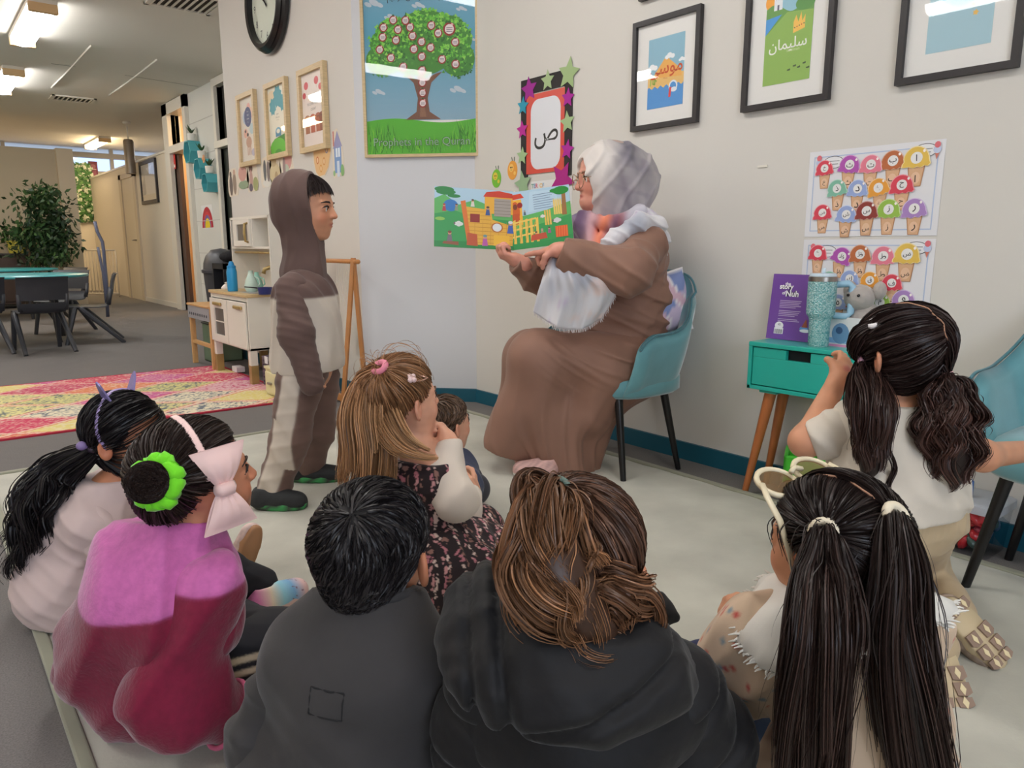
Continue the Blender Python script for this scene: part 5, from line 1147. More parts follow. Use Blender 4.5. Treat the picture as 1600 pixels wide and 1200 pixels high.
class Head:
    def __init__(s,c,fwd,L,tilt=(0,0,1),skin=(205,150,120)):
        s.c=np.array(c,float); s.f=nrm(fwd); u=np.array(tilt,float); s.u=nrm(u-s.f*(u@s.f)); s.r=np.cross(s.f,s.u); s.L=L; s.R=np.stack([s.r,s.f,s.u],1); s.skin=skin
    def P(s,x,y,z): return s.c+(s.r*x+s.f*y+s.u*z)*s.L
    def loc(s,V): return ((np.asarray(V)-s.c)@s.R)/s.L
    def prims(s,sd,ears=True,mouth_open=0,neck=None,nr=.19):
        L=s.L; R=s.R; P=s.P
        sd.el(P(0,-.08,.16),(.365*L,.44*L,.37*L),R,.03*L)
        sd.el(P(0,.10,-.12),(.29*L,.28*L,.36*L),R,.12*L)
        sd.el(P(0,.12,-.3),(.2*L,.21*L,.2*L),R,.08*L); sd.el(P(0,.25,-.405),(.085*L,.07*L,.07*L),R,.07*L)
        for sx in (-1,1):
            sd.el(P(sx*.17,.2,-.14),(.11*L,.12*L,.12*L),R,.08*L)
            sd.rc(P(sx*.05,.345,.1),P(sx*.22,.28,.1),.035*L,.03*L,.06*L)
            sd.el(P(sx*.155,.4,.005),(.085*L,.06*L,.05*L),R,.05*L,True)
            sd.el(P(sx*.155,.285,.005),(.1*L,.06*L,.062*L),R,.02*L)
            sd.el(P(sx*.05,.385,-.115),(.036*L,.04*L,.03*L),R,.03*L)
        sd.rc(P(0,.355,.06),P(0,.43,-.1),.026*L,.046*L,.05*L)
        op=mouth_open
        sd.rc(P(-.075,.33,-.225),P(.075,.33,-.225),.02*L,.02*L,.03*L); sd.el(P(0,.365,-.218),(.075*L,.03*L,.022*L),R,.02*L)
        sd.el(P(0,.35,-.262-op*.6),(.07*L,.035*L,.026*L),R,.02*L)
        sd.el(P(0,.385,-.24-op*.3),(.07*L,.035*L,.007*L+op*.28*L),R,.012*L,True)
        if ears:
            for sx in (-1,1):
                e=sd; c=P(sx*.40,-.06,-.04); Rm=np.stack([nrm(s.r*sx*.8+s.f*.45),nrm(s.f*.9-s.r*sx*.45),s.u],1)
                sd.el(c,(.035*L,.085*L,.14*L),s.R@np.array(Matrix.Rotation(sx*.7,3,'Z')),.02*L)
                sd.el(c+(s.r*sx*.035+s.f*.02+s.u*.01)*L,(.03*L,.045*L,.085*L),s.R@np.array(Matrix.Rotation(sx*.7,3,'Z')),.015*L,True)
        if neck is not None: sd.rc(P(0,-.1,-.28),neck,nr*L,nr*L*1.05,.05*L)
        return sd
    def color(s,V,lips=(190,100,95),base=None):
        q=s.loc(V); c=np.tile(np.array(lin(base or s.skin)),(len(V),1)); 
        c*= (1+.05*vnoise(np.asarray(V),60,3))[:,None]
        def mix(m,col):
            nonlocal c; c=c*(1-m[:,None])+np.array(lin(col))*m[:,None]
        fl=tuple(int(x) for x in np.clip(np.array(base or s.skin)*[1.0,.84,.82],0,255))
        for sx in (-1,1):
            mix(np.exp(-(((q[:,0]-sx*.2)/.1)**2+((q[:,1]-.28)/.12)**2+((q[:,2]+.13)/.1)**2))*.6,fl)
            mix(np.exp(-(((q[:,0]-sx*.385)/.1)**2+((q[:,1]+.05)/.12)**2+((q[:,2]+.03)/.16)**2)**2)*.5,fl)
        mix(np.exp(-((q[:,0]/.09)**2+((q[:,1]-.41)/.06)**2+((q[:,2]+.1)/.06)**2))*.5,fl)
        m=np.exp(-((q[:,0]/.085)**2+((q[:,2]+.242)/.038)**2)**2)*(q[:,1]>.28); mix(np.clip(m,0,1)*.8,lips)
        return c
    def face(s,root,iris=(70,50,40),brow=(50,36,30)):
        L=s.L
        for sx in (-1,1):
            c=s.P(sx*.155,.283,.003); g=G().ball(c,.0685*L,(236,232,228),12,10)
            d=nrm(s.f*1+s.r*sx*.0); g.ball(c+d*.043*L,.030*L,iris,10,8); g.ball(c+d*.058*L,.0175*L,(14,12,12),8,6)
            g.build('eye',M('eye',attr=True,rough=.12,coat=.5),root,True,attr=True)
            pts=[s.P(sx*x,y,z) for x,y,z in ((.06,.375,.1),(.13,.38,.118),(.2,.345,.118),(.265,.28,.095))]
            G().tube(pts,[.01*L,.015*L,.013*L,.005*L],6,flat=.6).build('eyebrow',M('brow %d'%brow[0],brow,rough=.8),root,True)
            pts=[s.P(sx*x,y,z) for x,y,z in ((.075,.35,.012),(.115,.362,.045),(.165,.358,.055),(.22,.325,.035),(.25,.29,.01))]
            G().tube(pts,[.006*L,.011*L,.012*L,.011*L,.005*L],6).build('eyelash_line',M('lash',(30,22,20),rough=.7),root,True)
    # hair surface: unit direction -> point
    def S(s,D,k=1.06,lift=0):
        D=np.asarray(D,float); rz=np.where(D[...,2]>0,.37,.60); rx=np.where(D[...,2]>0,.365,.365-.05*np.clip(-D[...,2]*3,0,1))
        q=np.stack([D[...,0]*rx*k,D[...,1]*.44*k-.08,D[...,2]*rz*k+.16],-1); q=q+D*np.asarray(lift)[...,None] if np.ndim(lift) else q+D*lift
        return s.c+(q@s.R.T)*s.L
def px_of(P):
    q=np.asarray(P)-CAM; x=q@RGT; y=q@FWD; z=q@UP; zc=y*_c-z*_s; return 800+FPX*x/zc, 600-FPX*(y*_s+z*_c)/zc
def dir_at(h,u,v,k=1.05):
    i=np.arange(20000)+.5; ph=np.arccos(1-2*i/20000); th=np.pi*(1+5**.5)*i; D=np.stack([np.cos(th)*np.sin(ph),np.sin(th)*np.sin(ph),np.cos(ph)],-1)
    S=h.S(D,k); U,V=px_of(S); o=((S-h.c)*(S-CAM)).sum(1)<0
    return D[np.argmin((U-u)**2+(V-v)**2+np.where(o,0,1e6))]
def core(name,pts,rad,root,col,f=.78):
    g_=catmull(pts,16); r_=np.interp(np.linspace(0,1,16),np.linspace(0,1,len(rad)),rad)*f; r_[-1]*=.3
    o=G().tube(list(g_),list(r_),12,tuple(int(x*.8) for x in col)).build(name,HAIRM,root,True,attr=True); return o
def th_h(phi):      # hairline polar angle from the crown; phi 0 = front, pi = nape
    a=np.abs((phi+np.pi)%(2*np.pi)-np.pi)
    return np.interp(a,[0,.45,.8,1.1,1.4,1.62,1.8,2.2,math.pi],[1.02,1.08,1.38,1.72,1.82,1.86,2.02,2.2,2.3])
def hdir(phi,th): return np.stack([np.sin(th)*np.sin(phi),np.sin(th)*np.cos(phi),np.cos(th)],-1)
def slerp(a,b,t):
    d=np.clip((a*b).sum(-1),-.9999,.9999); o=np.arccos(d)[...,None]; return (np.sin((1-t)*o)*a+np.sin(t*o)*b)/np.sin(o)
def strands(name,P,W,root,col,seed=0,var=.25,mat=None,tip=None,sides=2):
    """P (N,M,3) strand centre lines, W (N,M) radii"""
    r=np.random.default_rng(seed); N,Mm,_=P.shape
    T=np.gradient(P,axis=1); T/=np.linalg.norm(T,axis=-1,keepdims=True)+1e-12
    ref=r.normal(size=(N,1,3)); n1=np.cross(T,ref); n1/=np.linalg.norm(n1,axis=-1,keepdims=True)+1e-12; n2=np.cross(T,n1)
    an=np.arange(sides)*2*np.pi/sides
    V=P[:,:,None,:]+W[:,:,None,None]*(n1[:,:,None,:]*np.cos(an)[None,None,:,None]+n2[:,:,None,:]*np.sin(an)[None,None,:,None])
    V=V.reshape(-1,3); base=(np.arange(N)*Mm*sides)[:,None,None]; i=np.arange(Mm-1)[None,:,None]*sides; k=np.arange(sides if sides>2 else 1)[None,None,:]; k2=(k+1)%sides
    F=np.stack([base+i+k,base+i+k2,base+i+sides+k2,base+i+sides+k],-1).reshape(-1,4)
    c=np.array(lin(col)); m=np.exp(r.normal(size=(N,1,1))*var); C=np.broadcast_to(c*m,(N,Mm,3)).copy()
    if tip is not None:
        t=np.linspace(0,1,Mm)[None,:,None]**1.3; C=C*(1-t)+np.array(lin(tip))*m*t
    C=np.repeat(C.reshape(-1,3),sides,0)
    return mesh_obj(name,V,F,mat or HAIRM,root,True,np.clip(C,0,1))
HAIRM=M('hair',attr=True,rough=.42,spec=.35)
def cap(h,root,col,k=1.045,hl=th_h,name='hair_cap',thk=.0):
    n,m=48,26; V=[];F=[]
    for j in range(m+1):
        phi=np.linspace(0,2*np.pi,n,endpoint=False); V.append(h.S(hdir(phi,hl(phi)*j/m*1.0+1e-4),k,-.03*(j/m)**8))
    V=np.concatenate(V); F=np.array([(j*n+i,(j+1)*n+i,(j+1)*n+(i+1)%n,j*n+(i+1)%n) for j in range(m) for i in range(n)])
    C=np.tile(np.array(lin(col)),(len(V),1))*(1+.2*vnoise(V,150,1))[:,None]
    return mesh_obj(name,V,F,HAIRM,root,True,np.clip(C,0,1))
def scalp_to_tie(h,n,tie,seed=0,k=1.06,hl=th_h,side=None,lift=.05,M_=9,wob=.02,minx=0.,fr=(.05,1.0)):
    """strands combed over the head to a tie point (unit direction); returns (n,M,3)"""
    r=np.random.default_rng(seed); phi=r.uniform(-np.pi,np.pi,n*4); f=np.sqrt(r.uniform(fr[0],fr[1],n*4)); d=hdir(phi,hl(phi)*f)
    if side is not None: d=d[(d[:,0]*side)>minx]
    d=d[:n]; t=np.linspace(0,1,M_)[None,:,None]; tie=np.array(tie,float)/np.linalg.norm(tie)
    D=slerp(d[:,None,:],np.broadcast_to(tie,d.shape)[:,None,:],t*.985)
    D=D+r.normal(size=(len(d),1,3))*wob*np.sin(np.pi*t); D/=np.linalg.norm(D,axis=-1,keepdims=True)
    lf=(r.uniform(0,1,(len(d),1))*lift)*np.sin(np.pi*np.clip(t[...,0]*.9+.1,0,1))+.0+.02*t[...,0]
    return h.S(D,k,lf)
def catmull(pts,n):
    p=np.array(pts,float); p=np.concatenate([[2*p[0]-p[1]],p,[2*p[-1]-p[-2]]]); out=[]; m=len(p)-3
    for q in np.linspace(0,m-1e-6,n):
        i=int(q); t=q-i; a,b,c,d=p[i:i+4]; out.append(.5*((2*b)+(-a+c)*t+(2*a-5*b+4*c-d)*t*t+(-a+3*b-3*c+d)*t**3))
    return np.array(out)
def tail(guide,rad,n,seed=0,M_=18,curl=0,cfreq=3,clumps=0,spread=1.,lenvar=.2,flat=1.0,flatdir=None):
    """strands of a pony tail along a guide line with a radius profile"""
    r=np.random.default_rng(seed); g=catmull(guide,M_); R=np.interp(np.linspace(0,1,M_),np.linspace(0,1,len(rad)),rad)
    T=np.gradient(g,axis=0); T/=np.linalg.norm(T,axis=1,keepdims=True); N0=np.cross(T[0],[.3,.7,.2]); N0/=np.linalg.norm(N0); A1=[];B1=[]
    for i in range(M_):
        N0=N0-T[i]*(N0@T[i]); N0/=np.linalg.norm(N0); A1.append(N0); B1.append(np.cross(T[i],N0))
    A1=np.array(A1);B1=np.array(B1)
    if clumps:
        ca=r.uniform(0,6.28,clumps); cr=np.sqrt(r.uniform(0,1,clumps)); ph=r.uniform(0,6.28,clumps); cf=cfreq*r.uniform(.75,1.3,clumps); ci=r.integers(0,clumps,n)
        ox=cr[ci]*np.cos(ca[ci]); oy=cr[ci]*np.sin(ca[ci]); ph=ph[ci]; cf=cf[ci]; jx,jy=r.normal(size=n)*.13,r.normal(size=n)*.13; hand=np.where(r.uniform(size=clumps)>.5,1,-1)[ci]; cl=r.uniform(.0,lenvar,clumps)[ci]+r.uniform(0,.05,n)
    else:
        a=r.uniform(0,6.28,n); q=np.sqrt(r.uniform(0,1,n)); ox=q*np.cos(a);oy=q*np.sin(a); ph=r.uniform(0,6.28,n); cf=np.full(n,float(cfreq)); jx=jy=np.zeros(n); hand=np.ones(n); cl=r.uniform(0,lenvar,n)
    t=np.linspace(0,1,M_); tt=t[None,:]*(1-cl[:,None])      # shorter strands stop early
    idx=tt*(M_-1); i0=np.clip(idx.astype(int),0,M_-2); fr=(idx-i0)[...,None]
    gp=g[i0]*(1-fr)+g[i0+1]*fr; a1=A1[i0]*(1-fr)+A1[i0+1]*fr; b1=B1[i0]*(1-fr)+B1[i0+1]*fr; rr=(R[i0]*(1-fr[...,0])+R[i0+1]*fr[...,0])
    cu=curl*np.clip(tt*2.2,0,1); X=(ox[:,None]+jx[:,None])*rr+cu*np.cos(cf[:,None]*6.28*tt+ph[:,None]); Y=(oy[:,None]+jy[:,None])*rr+cu*hand[:,None]*np.sin(cf[:,None]*6.28*tt+ph[:,None])
    P=gp+a1*X[...,None]+b1*Y[...,None]
    return P
def sw(P,r0,tip=.35,root=1.):
    n,m=P.shape[:2]; t=np.linspace(0,1,m); p=np.where(t<.1,root+(1-root)*t/.1,1)*(1-(1-tip)*np.clip((t-.6)/.4,0,1)); return np.broadcast_to(r0*p,(n,m)).copy()
def hand(sd,wrist,d,pn,size=.15,curl=(.5,.5,.5,.5),thumb=(.5,.3),side=1,spread=.12,k=.006):
    """d = wrist->knuckles, pn = palm normal (fingers curl towards it), side=+1 thumb on cross(d,pn)"""
    d=nrm(d); pn=np.array(pn,float); pn=nrm(pn-d*(pn@d)); lat=np.cross(d,pn)*side; w=np.array(wrist,float); s=size
    Rm=np.stack([lat,d,pn],1); pc=w+d*s*.26
    sd.el(pc,(s*.21,s*.27,s*.095),Rm,k*2); sd.rc(w-d*s*.1,w+d*s*.12,s*.15,s*.16,k*3)
    tips=[]
    for i,(off,ln,rd) in enumerate(((.155,.40,.062),(.052,.44,.064),(-.052,.41,.06),(-.15,.33,.053))):
        p=w+d*s*(.46-.03*abs(i-1.2))+lat*off*s; a=curl[i]; dirv=nrm(d+lat*(1.2-i)*spread*.35)
        for j,(sl,ang) in enumerate(((.46,.55),(.31,.95),(.26,.7))):
            q=a*ang*1.35; dv=nrm(dirv*math.cos(q)+pn*math.sin(q)); pn2=nrm(pn*math.cos(q)-dirv*math.sin(q))
            e=p+dv*ln*sl*s; sd.rc(p,e,rd*s*(1-.07*j),rd*s*(1-.07*(j+1)),k*.6 if j else k); p=e; dirv=dv; pn=pn2
        tips.append(p); pn=np.array(Rm[:,2])
    b=w+d*s*.1+lat*s*.15; t1=b+nrm(lat*.75+d*.65+pn*thumb[1])*s*.2; t2=t1+nrm(d*(1-thumb[0])+lat*(.45-thumb[0]*.9)+pn*(thumb[1]+thumb[0]*.5))*s*.17; t3=t2+nrm(d*(1-thumb[0])+lat*(.1-thumb[0])+pn*(thumb[1]+thumb[0]*.6))*s*.13
    sd.rc(b,t1,s*.09,s*.07,k*2); sd.rc(t1,t2,s*.066,s*.06,k); sd.rc(t2,t3,s*.06,s*.05,k)
    return tips
def torso(sd,P,Cc,tr,off=0,w=.105,dp=.078,sh=.035,k=.05,hip=1.0,belly=0):
    P=np.array(P,float);Cc=np.array(Cc,float); tu=nrm(Cc-P); tr=np.array(tr,float); tr=nrm(tr-tu*(tr@tu)); tf=np.cross(tu,tr); Rm=np.stack([tr,tf,tu],1)
    sd.el(P+tu*.02,(w*hip+off,dp*1.12+off,.1+off),Rm,k); sd.el((P+Cc)/2+tf*belly,(w*.94+off,dp*1.05+off+belly,np.linalg.norm(Cc-P)*.5+off),Rm,k); sd.el(Cc,(w*1.02+off,dp*1.05+off,.12+off),Rm,k)
    a=Cc+tu*sh; sd.rc(a-tr*w*.92,a+tr*w*.92,.044+off,None,k)
    return a+tr*w*1.05,a-tr*w*1.05,tf,tu,tr
def person(label,base): return thing('person',label,'person',base)
def cloth(name,rgb=(200,200,200),**k):
    kw=dict(rough=.9,sheen=.15,bump=.25,bscale=420,var=.05,vscale=9); kw.update(k); return M(name,rgb,**kw)
def shoe(root,heel,toe,up=(0,0,1),w=.034,sole=(60,70,60),upper=(40,42,44),name='shoe',vox=.0035,acc=None,h=.055,colf=None):
    heel=np.array(heel,float);toe=np.array(toe,float); f=nrm(toe-heel); up=np.array(up,float); up=nrm(up-f*(up@f)); r=np.cross(f,up); L=np.linalg.norm(toe-heel); Rm=np.stack([r,f,up],1)
    def at(x,y,z): return heel+f*y*L+r*x+up*z
    sd=SD(); sd.rc(at(0,.15,.03),at(0,.8,.024),w*.82,w*.78,.02); sd.rc(at(0,.14,.03),at(0,.18,h),w*.8,w*.72,.03); sd.rc(at(0,.45,.035),at(0,.84,.022),w*.8,w*.62,.03); sd.plane(at(0,0,.012),-up)
    sd.el(at(0,.2,h+.03),(w*.55,L*.17,.04),Rm,.01,True)
    u=sd.build(name,M('shoe upper',attr=True,rough=.7,bump=.2,bscale=200),root,vox,0,colf or (lambda V:np.tile(np.array(lin(upper)),(len(V),1))*(1+.25*vnoise(V,90,5))[:,None].clip(.3,2)))
    n=28; pts=[]
    for i in range(n):
        q=2*math.pi*i/n; y=.5+.5*math.cos(q); ww=w*(1.0 if y>.5 else .88)*(abs(math.sin(q))**.75)*math.copysign(1,math.sin(q))*(1+.08*math.sin(y*6)); pts.append((ww,y))
    V=[at(x,y,z) for z,sc in ((0,.94),(.006,1.03),(.02,1.04),(.026,.97)) for x,y in [(p[0]*sc,.5+(p[1]-.5)*sc) for p in pts]]
    F=[(i*n+k,i*n+(k+1)%n,(i+1)*n+(k+1)%n,(i+1)*n+k) for i in range(3) for k in range(n)]+[tuple(range(n-1,-1,-1)),tuple(3*n+k for k in range(n))]
    F=[f_[::-1] for f_ in F]
    V=np.array(V); cs=np.tile(np.array(lin(sole)),(len(V),1)); 
    if acc is not None: m=(vnoise(V,70,2)>.1)[:,None]; cs=np.where(m,np.array(lin(acc)),cs)
    mesh_obj('sole',V,F,M('shoe sole',attr=True,rough=.6),u,'auto',cs)
    return u,at
# ---------------------------------------------------------------- standing boy in the brown hoodie
RT,FW=RGT,FWD
BROWN=(98,76,70);CREAMC=(204,192,178)
D0=2.57
h=Head(A(483,327,D0),RT*.99-FW*.06-UP*.03,.205,UP+RT*.05,skin=(204,146,114))
bp=FL(450,785); bp=np.array([bp[0],bp[1],0])
boy=person('standing child in brown hooded top with cream panel and cream striped brown trousers',bp)
nk=A(474,418,D0); che=A(478,478,D0); pel=A(480,580,D0)
hipN,kneeN,ankN=A(470,588,D0-.07),A(452,690,D0-.11),A(424,772,2.45); hipF,kneeF,ankF=A(497,588,D0+.08),A(497,672,D0+.12),A(482,738,2.73)
shN,elN,wrN=A(456,452,D0-.115),A(462,520,D0-.15),A(484,578,D0-.15); shF,elF,wrF=A(482,452,D0+.115),A(500,520,D0+.15),A(510,575,D0+.1)
sd=SD(); h.prims(sd,neck=nk,ears=False); torso(sd,pel,che,-FW,0)
sd.ch([shN,elN,wrN],[.032,.027,.02]).ch([shF,elF,wrF],[.032,.027,.02]).ch([hipN,kneeN,ankN],[.055,.04,.028]).ch([hipF,kneeF,ankF],[.055,.04,.028])
hand(sd,wrN,A(488,592,D0-.15)-wrN,RT*1.-FW*.0,.1,(.6,.6,.6,.6),side=-1)
hand(sd,wrF,-UP,RT,.11,(.6,.6,.6,.6),side=1)
sd.build('body',SKINM,boy,.0036,0,lambda V:h.color(V,(186,100,90)))
h.face(boy,(50,36,30),(36,26,24))
# fringe
r=np.random.default_rng(4); n=900; ph=r.uniform(-1.5,1.5,n); t=np.linspace(0,1,8)[None,:]
th0=r.uniform(.15,.5,n)[:,None]; th1=np.interp(np.abs(ph),[0,.8,1.2,1.5],[1.25,1.32,1.55,1.65])[:,None]+r.normal(size=n)[:,None]*.05
P=h.S(hdir(np.broadcast_to(ph[:,None]+.25*t*r.normal(size=n)[:,None]*.3,(n,8)),th0*(1-t)+th1*t),1.05,.03*np.ones((n,8)))
strands('hair',P,sw(P,.0016,.3),boy,(40,28,26),2)
def hlf(phi): return np.minimum(th_h(phi),1.3)
cap(h,boy,(34,24,22),1.05,hlf)
# hood
HOOD=cloth('brown jersey',BROWN,bump=.2)
sd=SD(); sd.el(h.P(0,-.14,.12),(.475*h.L,.53*h.L,.52*h.L),h.R,.02); sd.el(h.P(0,-.34,-.12),(.34*h.L,.3*h.L,.3*h.L),h.R,.018); sd.rc(h.P(0,-.3,-.2),A(472,415,D0),.04,.055,.02); sd.rc(h.P(0,-.02,-.35),A(486,432,D0),.06,.045,.04)
sd.rc(A(472,430,D0),A(480,442,D0),.07,.065,.04)
sd.plane(h.P(0,.13,0),nrm(h.f+h.u*.12)); sd.noise=folds(.0035,(14,14,9),3)
sd.build('hood',HOOD,boy,.0045,0)
sd=SD(); tr_=torso(sd,pel+UP*.0,che,-FW,.022,w=.108,dp=.076,belly=.004)
sd.rc(che,A(482,560,D0),.095,.11,.05); sd.rc(A(478,500,D0-.05),A(481,572,D0-.05),.085,.096,.05); sd.rc(A(478,500,D0+.05),A(481,572,D0+.05),.085,.096,.05)
sd.plane(A(480,576,D0),-UP+RT*.05); sd.noise=folds(.005,(18,18,9),5)
cz=A(540,470,D0)
def hc(V):
    z0=A(560,456,D0)[2]; z1=A(560,456,D0)[2]; q=(V-che)@RT
    m=soft(A(540,463,D0)[2]+.035*q-V[:,2])[:,None]
    return (np.array(lin(CREAMC))*m+np.array(lin(BROWN))*(1-m))*(1+.03*vnoise(V,40,1))[:,None]
sd.build('hooded_top',M('two tone jersey',attr=True,rough=.9,sheen=.15,bump=.2,bscale=420),boy,.004,0,hc)
for nm,pts in (('sleeve',[shN,elN,A(488,600,D0-.15)]),('sleeve',[shF,elF,wrF])):
    sd=SD(); sd.ch(pts,[.054,.052,.042],.04); sd.plane(pts[2]+nrm(pts[2]-pts[1])*.035,nrm(pts[2]-pts[1])); sd.noise=folds(.0045,(14,14,26),7); sd.build(nm,HOOD,boy,.005,0)
# trousers with side stripe
sd=SD(); sd.rc(A(476,572,D0-.05),A(476,572,D0+.06),.085,None,.05)
sd.ch([hipN,kneeN,ankN],[.082,.063,.058],.03).ch([hipF,kneeF,ankF],[.08,.06,.05],.03); sd.plane(A(420,779,2.45),-UP*1.+RT*.1); sd.noise=folds(.0042,(12,12,18),9)
def pc_(V):
    c=np.tile(np.array(lin((112,88,80))),(len(V),1)); 
    for a,b in ((hipN,kneeN),(kneeN,ankN)):
        ab=b-a; t=np.clip((V-a)@ab/(ab@ab),0,1); q=V-(a+t[:,None]*ab); m=(soft(-.015-(q@FW))*soft(.032-np.abs(q@RT+.008))*(np.linalg.norm(q,axis=1)<.1))[:,None]; c=c*(1-m)+np.array(lin(CREAMC))*m
    return c*(1+.03*vnoise(V,40,2))[:,None]
sd.build('trousers',M('two tone jersey'),boy,.004,0,pc_)
camo_=lambda V:np.where((vnoise(V,60,8)>.25)[:,None],np.array(lin((50,110,66))),np.array(lin((38,40,42))))
for hl_,to_ in ((FL(398,800),FL(480,801)),(FL(452,757),FL(540,757))):
    sdir=nrm(to_-hl_); u_,at=shoe(boy,[hl_[0],hl_[1],.016],[to_[0],to_[1],.016],w=.04,sole=(58,66,58),acc=(60,150,84),upper=(36,38,40),h=.06,colf=None)
    for k in range(3): G().tube([at(-.022,.5+.09*k,.056-.008*k),at(0,.5+.09*k,.066-.009*k),at(.022,.5+.09*k,.056-.008*k)],.003,5).build('lace',M('dark lace',(24,26,26),rough=.8),u_)
for a in (ankN,ankF): 
    s_=SD().rc(a+UP*.02,a-UP*.045,.03,.032,.01); s_.build('sock',cloth('pale sock',(206,196,188)),boy,.005)
# ---------------------------------------------------------------- the reading woman
D0=2.97
wb=np.array([C1[0]-.05,C1[1],0])
wom=person('seated woman in long brown dress and grey lavender headscarf holding up the picture book',A(960,700,D0)*[1,1,0])
h=Head(A(944,280,D0),-RT*.97-FW*.2-UP*.07,.252,UP,skin=(214,150,130))
nk=A(962,356,D0+.02); che=A(985,425,D0+.04); pel=A(985,560,D0+.06); tf_=-RT; trr=FW     # faces picture left
shN,elN,wrN=A(1006,384,D0-.15),A(985,424,2.68),A(877,392,2.70)
shF,elF,wrF=A(975,392,D0+.2),A(872,452,3.05),A(815,413,2.83)
hipN,kneeN,ankN=A(985,570,D0-.09),A(838,558,D0-.14),A(842,728,2.86); hipF,kneeF,ankF=A(985,572,D0+.18),A(824,554,D0+.12),A(822,728,2.86)
sd=SD(); h.prims(sd,neck=nk,mouth_open=.05,nr=.2,ears=False); sd.el(h.P(0,.2,-.33),(.24*h.L,.2*h.L,.16*h.L),h.R,.05*h.L)
torso(sd,pel,che,FW,0,w=.16,dp=.115); sd.ch([shN,elN,wrN],[.05,.045,.027]).ch([shF,elF,wrF],[.05,.045,.027]).ch([hipN,kneeN,ankN],[.09,.06,.04]).ch([hipF,kneeF,ankF],[.09,.06,.04])
# near hand points at the page with the index finger
hand(sd,A(876,390,2.70),-RT*.72+FW*.62-UP*.08,-UP*.75-RT*.2+FW*.3,.165,(.04,.85,.95,1.0),(.5,.5),side=1)
# far hand grips the lower page edge: fingers in front, thumb behind
hand(sd,A(813,409,2.82),-RT*.88+UP*.34-FW*.08,UP*.85+FW*.3+RT*.25,.165,(1.05,1.1,1.15,1.2),(.35,.6),side=1)
def wcol(V):
    c=h.color(V,(186,92,90)); return c
sd.build('body',SKINM,wom,.0036,0,wcol)
h.face(wom,(90,80,66),(150,110,90))
# dress
DR=cloth('brown crepe dress',(140,103,86),rough=.7,sheen=.1,bump=.08,bscale=500,var=.04)
sd=SD(); torso(sd,pel,che,FW,.012,w=.175,dp=.125,belly=.03,sh=.05); sd.rc(A(1000,470,D0),A(985,555,D0),.125,.15,.05); sd.rc(A(950,500,D0),A(940,560,D0),.09,.1,.06)
sd.rc(nk-UP*.05,nk,.07,.06,.05)
sd.rc(A(1010,390,D0-.1),A(1012,395,D0+.12),.075,None,.06)
fb=folds(.007,(10,10,17),21,5); sd.noise=lambda P:fb(P)-.007*ridge((P[...,2]+.25*((P-che)@RT))*42+1.5*np.sin(P[...,0]*9),.35)*np.clip((che[2]+.02-P[...,2])/.1,0,1); sd.build('dress_bodice',DR,wom,.006,0)
sd=SD()
for hp,kn in ((hipN,kneeN),(hipF,kneeF)): sd.rc(hp,kn,.13,.094,.09)
sd.rc(A(985,575,D0),A(830,562,D0),.13,.095,.08)
sd.rc(kneeN-UP*.02,A(794,690,2.86),.088,.09,.08); sd.rc(kneeF-UP*.02,A(795,688,3.02),.088,.078,.08); sd.rc(A(868,590,D0),A(850,715,2.93),.13,.115,.1); sd.rc(A(930,600,D0),A(897,735,2.9),.125,.09,.1); sd.rc(A(955,585,D0-.08),A(925,650,2.84),.11,.06,.08); sd.rc(A(948,580,D0-.15),A(922,645,D0-.15),.085,.06,.06); sd.rc(kneeN-UP*.0,A(880,735,2.83),.08,.07,.08)
a,b_,c_=A(758,694,2.9),A(828,724,2.86),A(935,728,2.88); n_=np.cross(b_-a,c_-a); pt=A(800,709,2.88)
pn_=nrm(-UP*1.+RT*(-.36)); sd.plane(A(760,693,2.9),pn_)
fn=folds(.007,(7,7,2.2),33,5,.8); f2=folds(.010,(17,17,1.6),35,4,.5); zk=kneeN[2]
kc=kneeN*.5+kneeF*.5; dcen=A(880,640,2.92)
def skn(P):
    q=P-dcen; x=q@RT; y=q@FW; z=P[...,2]; an=np.arctan2(y,x+.02); dn=np.clip((zk-z)/.35,0,1); w=.5*np.sin(z*9+x*5)
    o=-.012*dn*ridge(an*3.5+w+.6,.45)-.007*dn*ridge(an*7+2*w,.4)
    lap=np.clip(1-np.abs(z-zk-.0)/.16,0,1)*np.clip((x+.12)/.1,0,1); o=o-.010*lap*ridge((z*1.0+x*.42)*26+.8*np.sin(x*8),.4)-.006*lap*ridge((z+x*.6)*47+1.2*np.sin(x*11+1),.35)
    return o+.6*fn(P)
sd.noise=skn
sd.build('dress_skirt',DR,wom,.006,0,slack=.02)
sd=SD(); sd.ch([shN,elN,A(900,402,2.70),A(882,394,2.70)],[.08,.075,.056,.036],.06); sd.rc(A(960,420,2.7),A(912,424,2.7),.06,.045,.05); sd.plane(A(876,392,2.7),nrm(A(860,386,2.7)-A(885,396,2.7))); fs=folds(.008,(12,12,12),41,4); sd.noise=lambda P:fs(P)-.008*ridge(((P-shN)@nrm(RT+UP*.8))*30+1.3*np.sin(P[...,2]*16),.5); sd.build('sleeve',DR,wom,.005,0)
sd=SD(); sd.ch([shF,elF,A(838,434,2.93),A(806,409,2.825)],[.075,.066,.064,.042],.05); sd.plane(A(807,408,2.825),nrm(A(800,404,2.82)-A(822,420,2.84))); sd.noise=folds(.010,(15,15,18),43,5); sd.build('sleeve',DR,wom,.005,0)
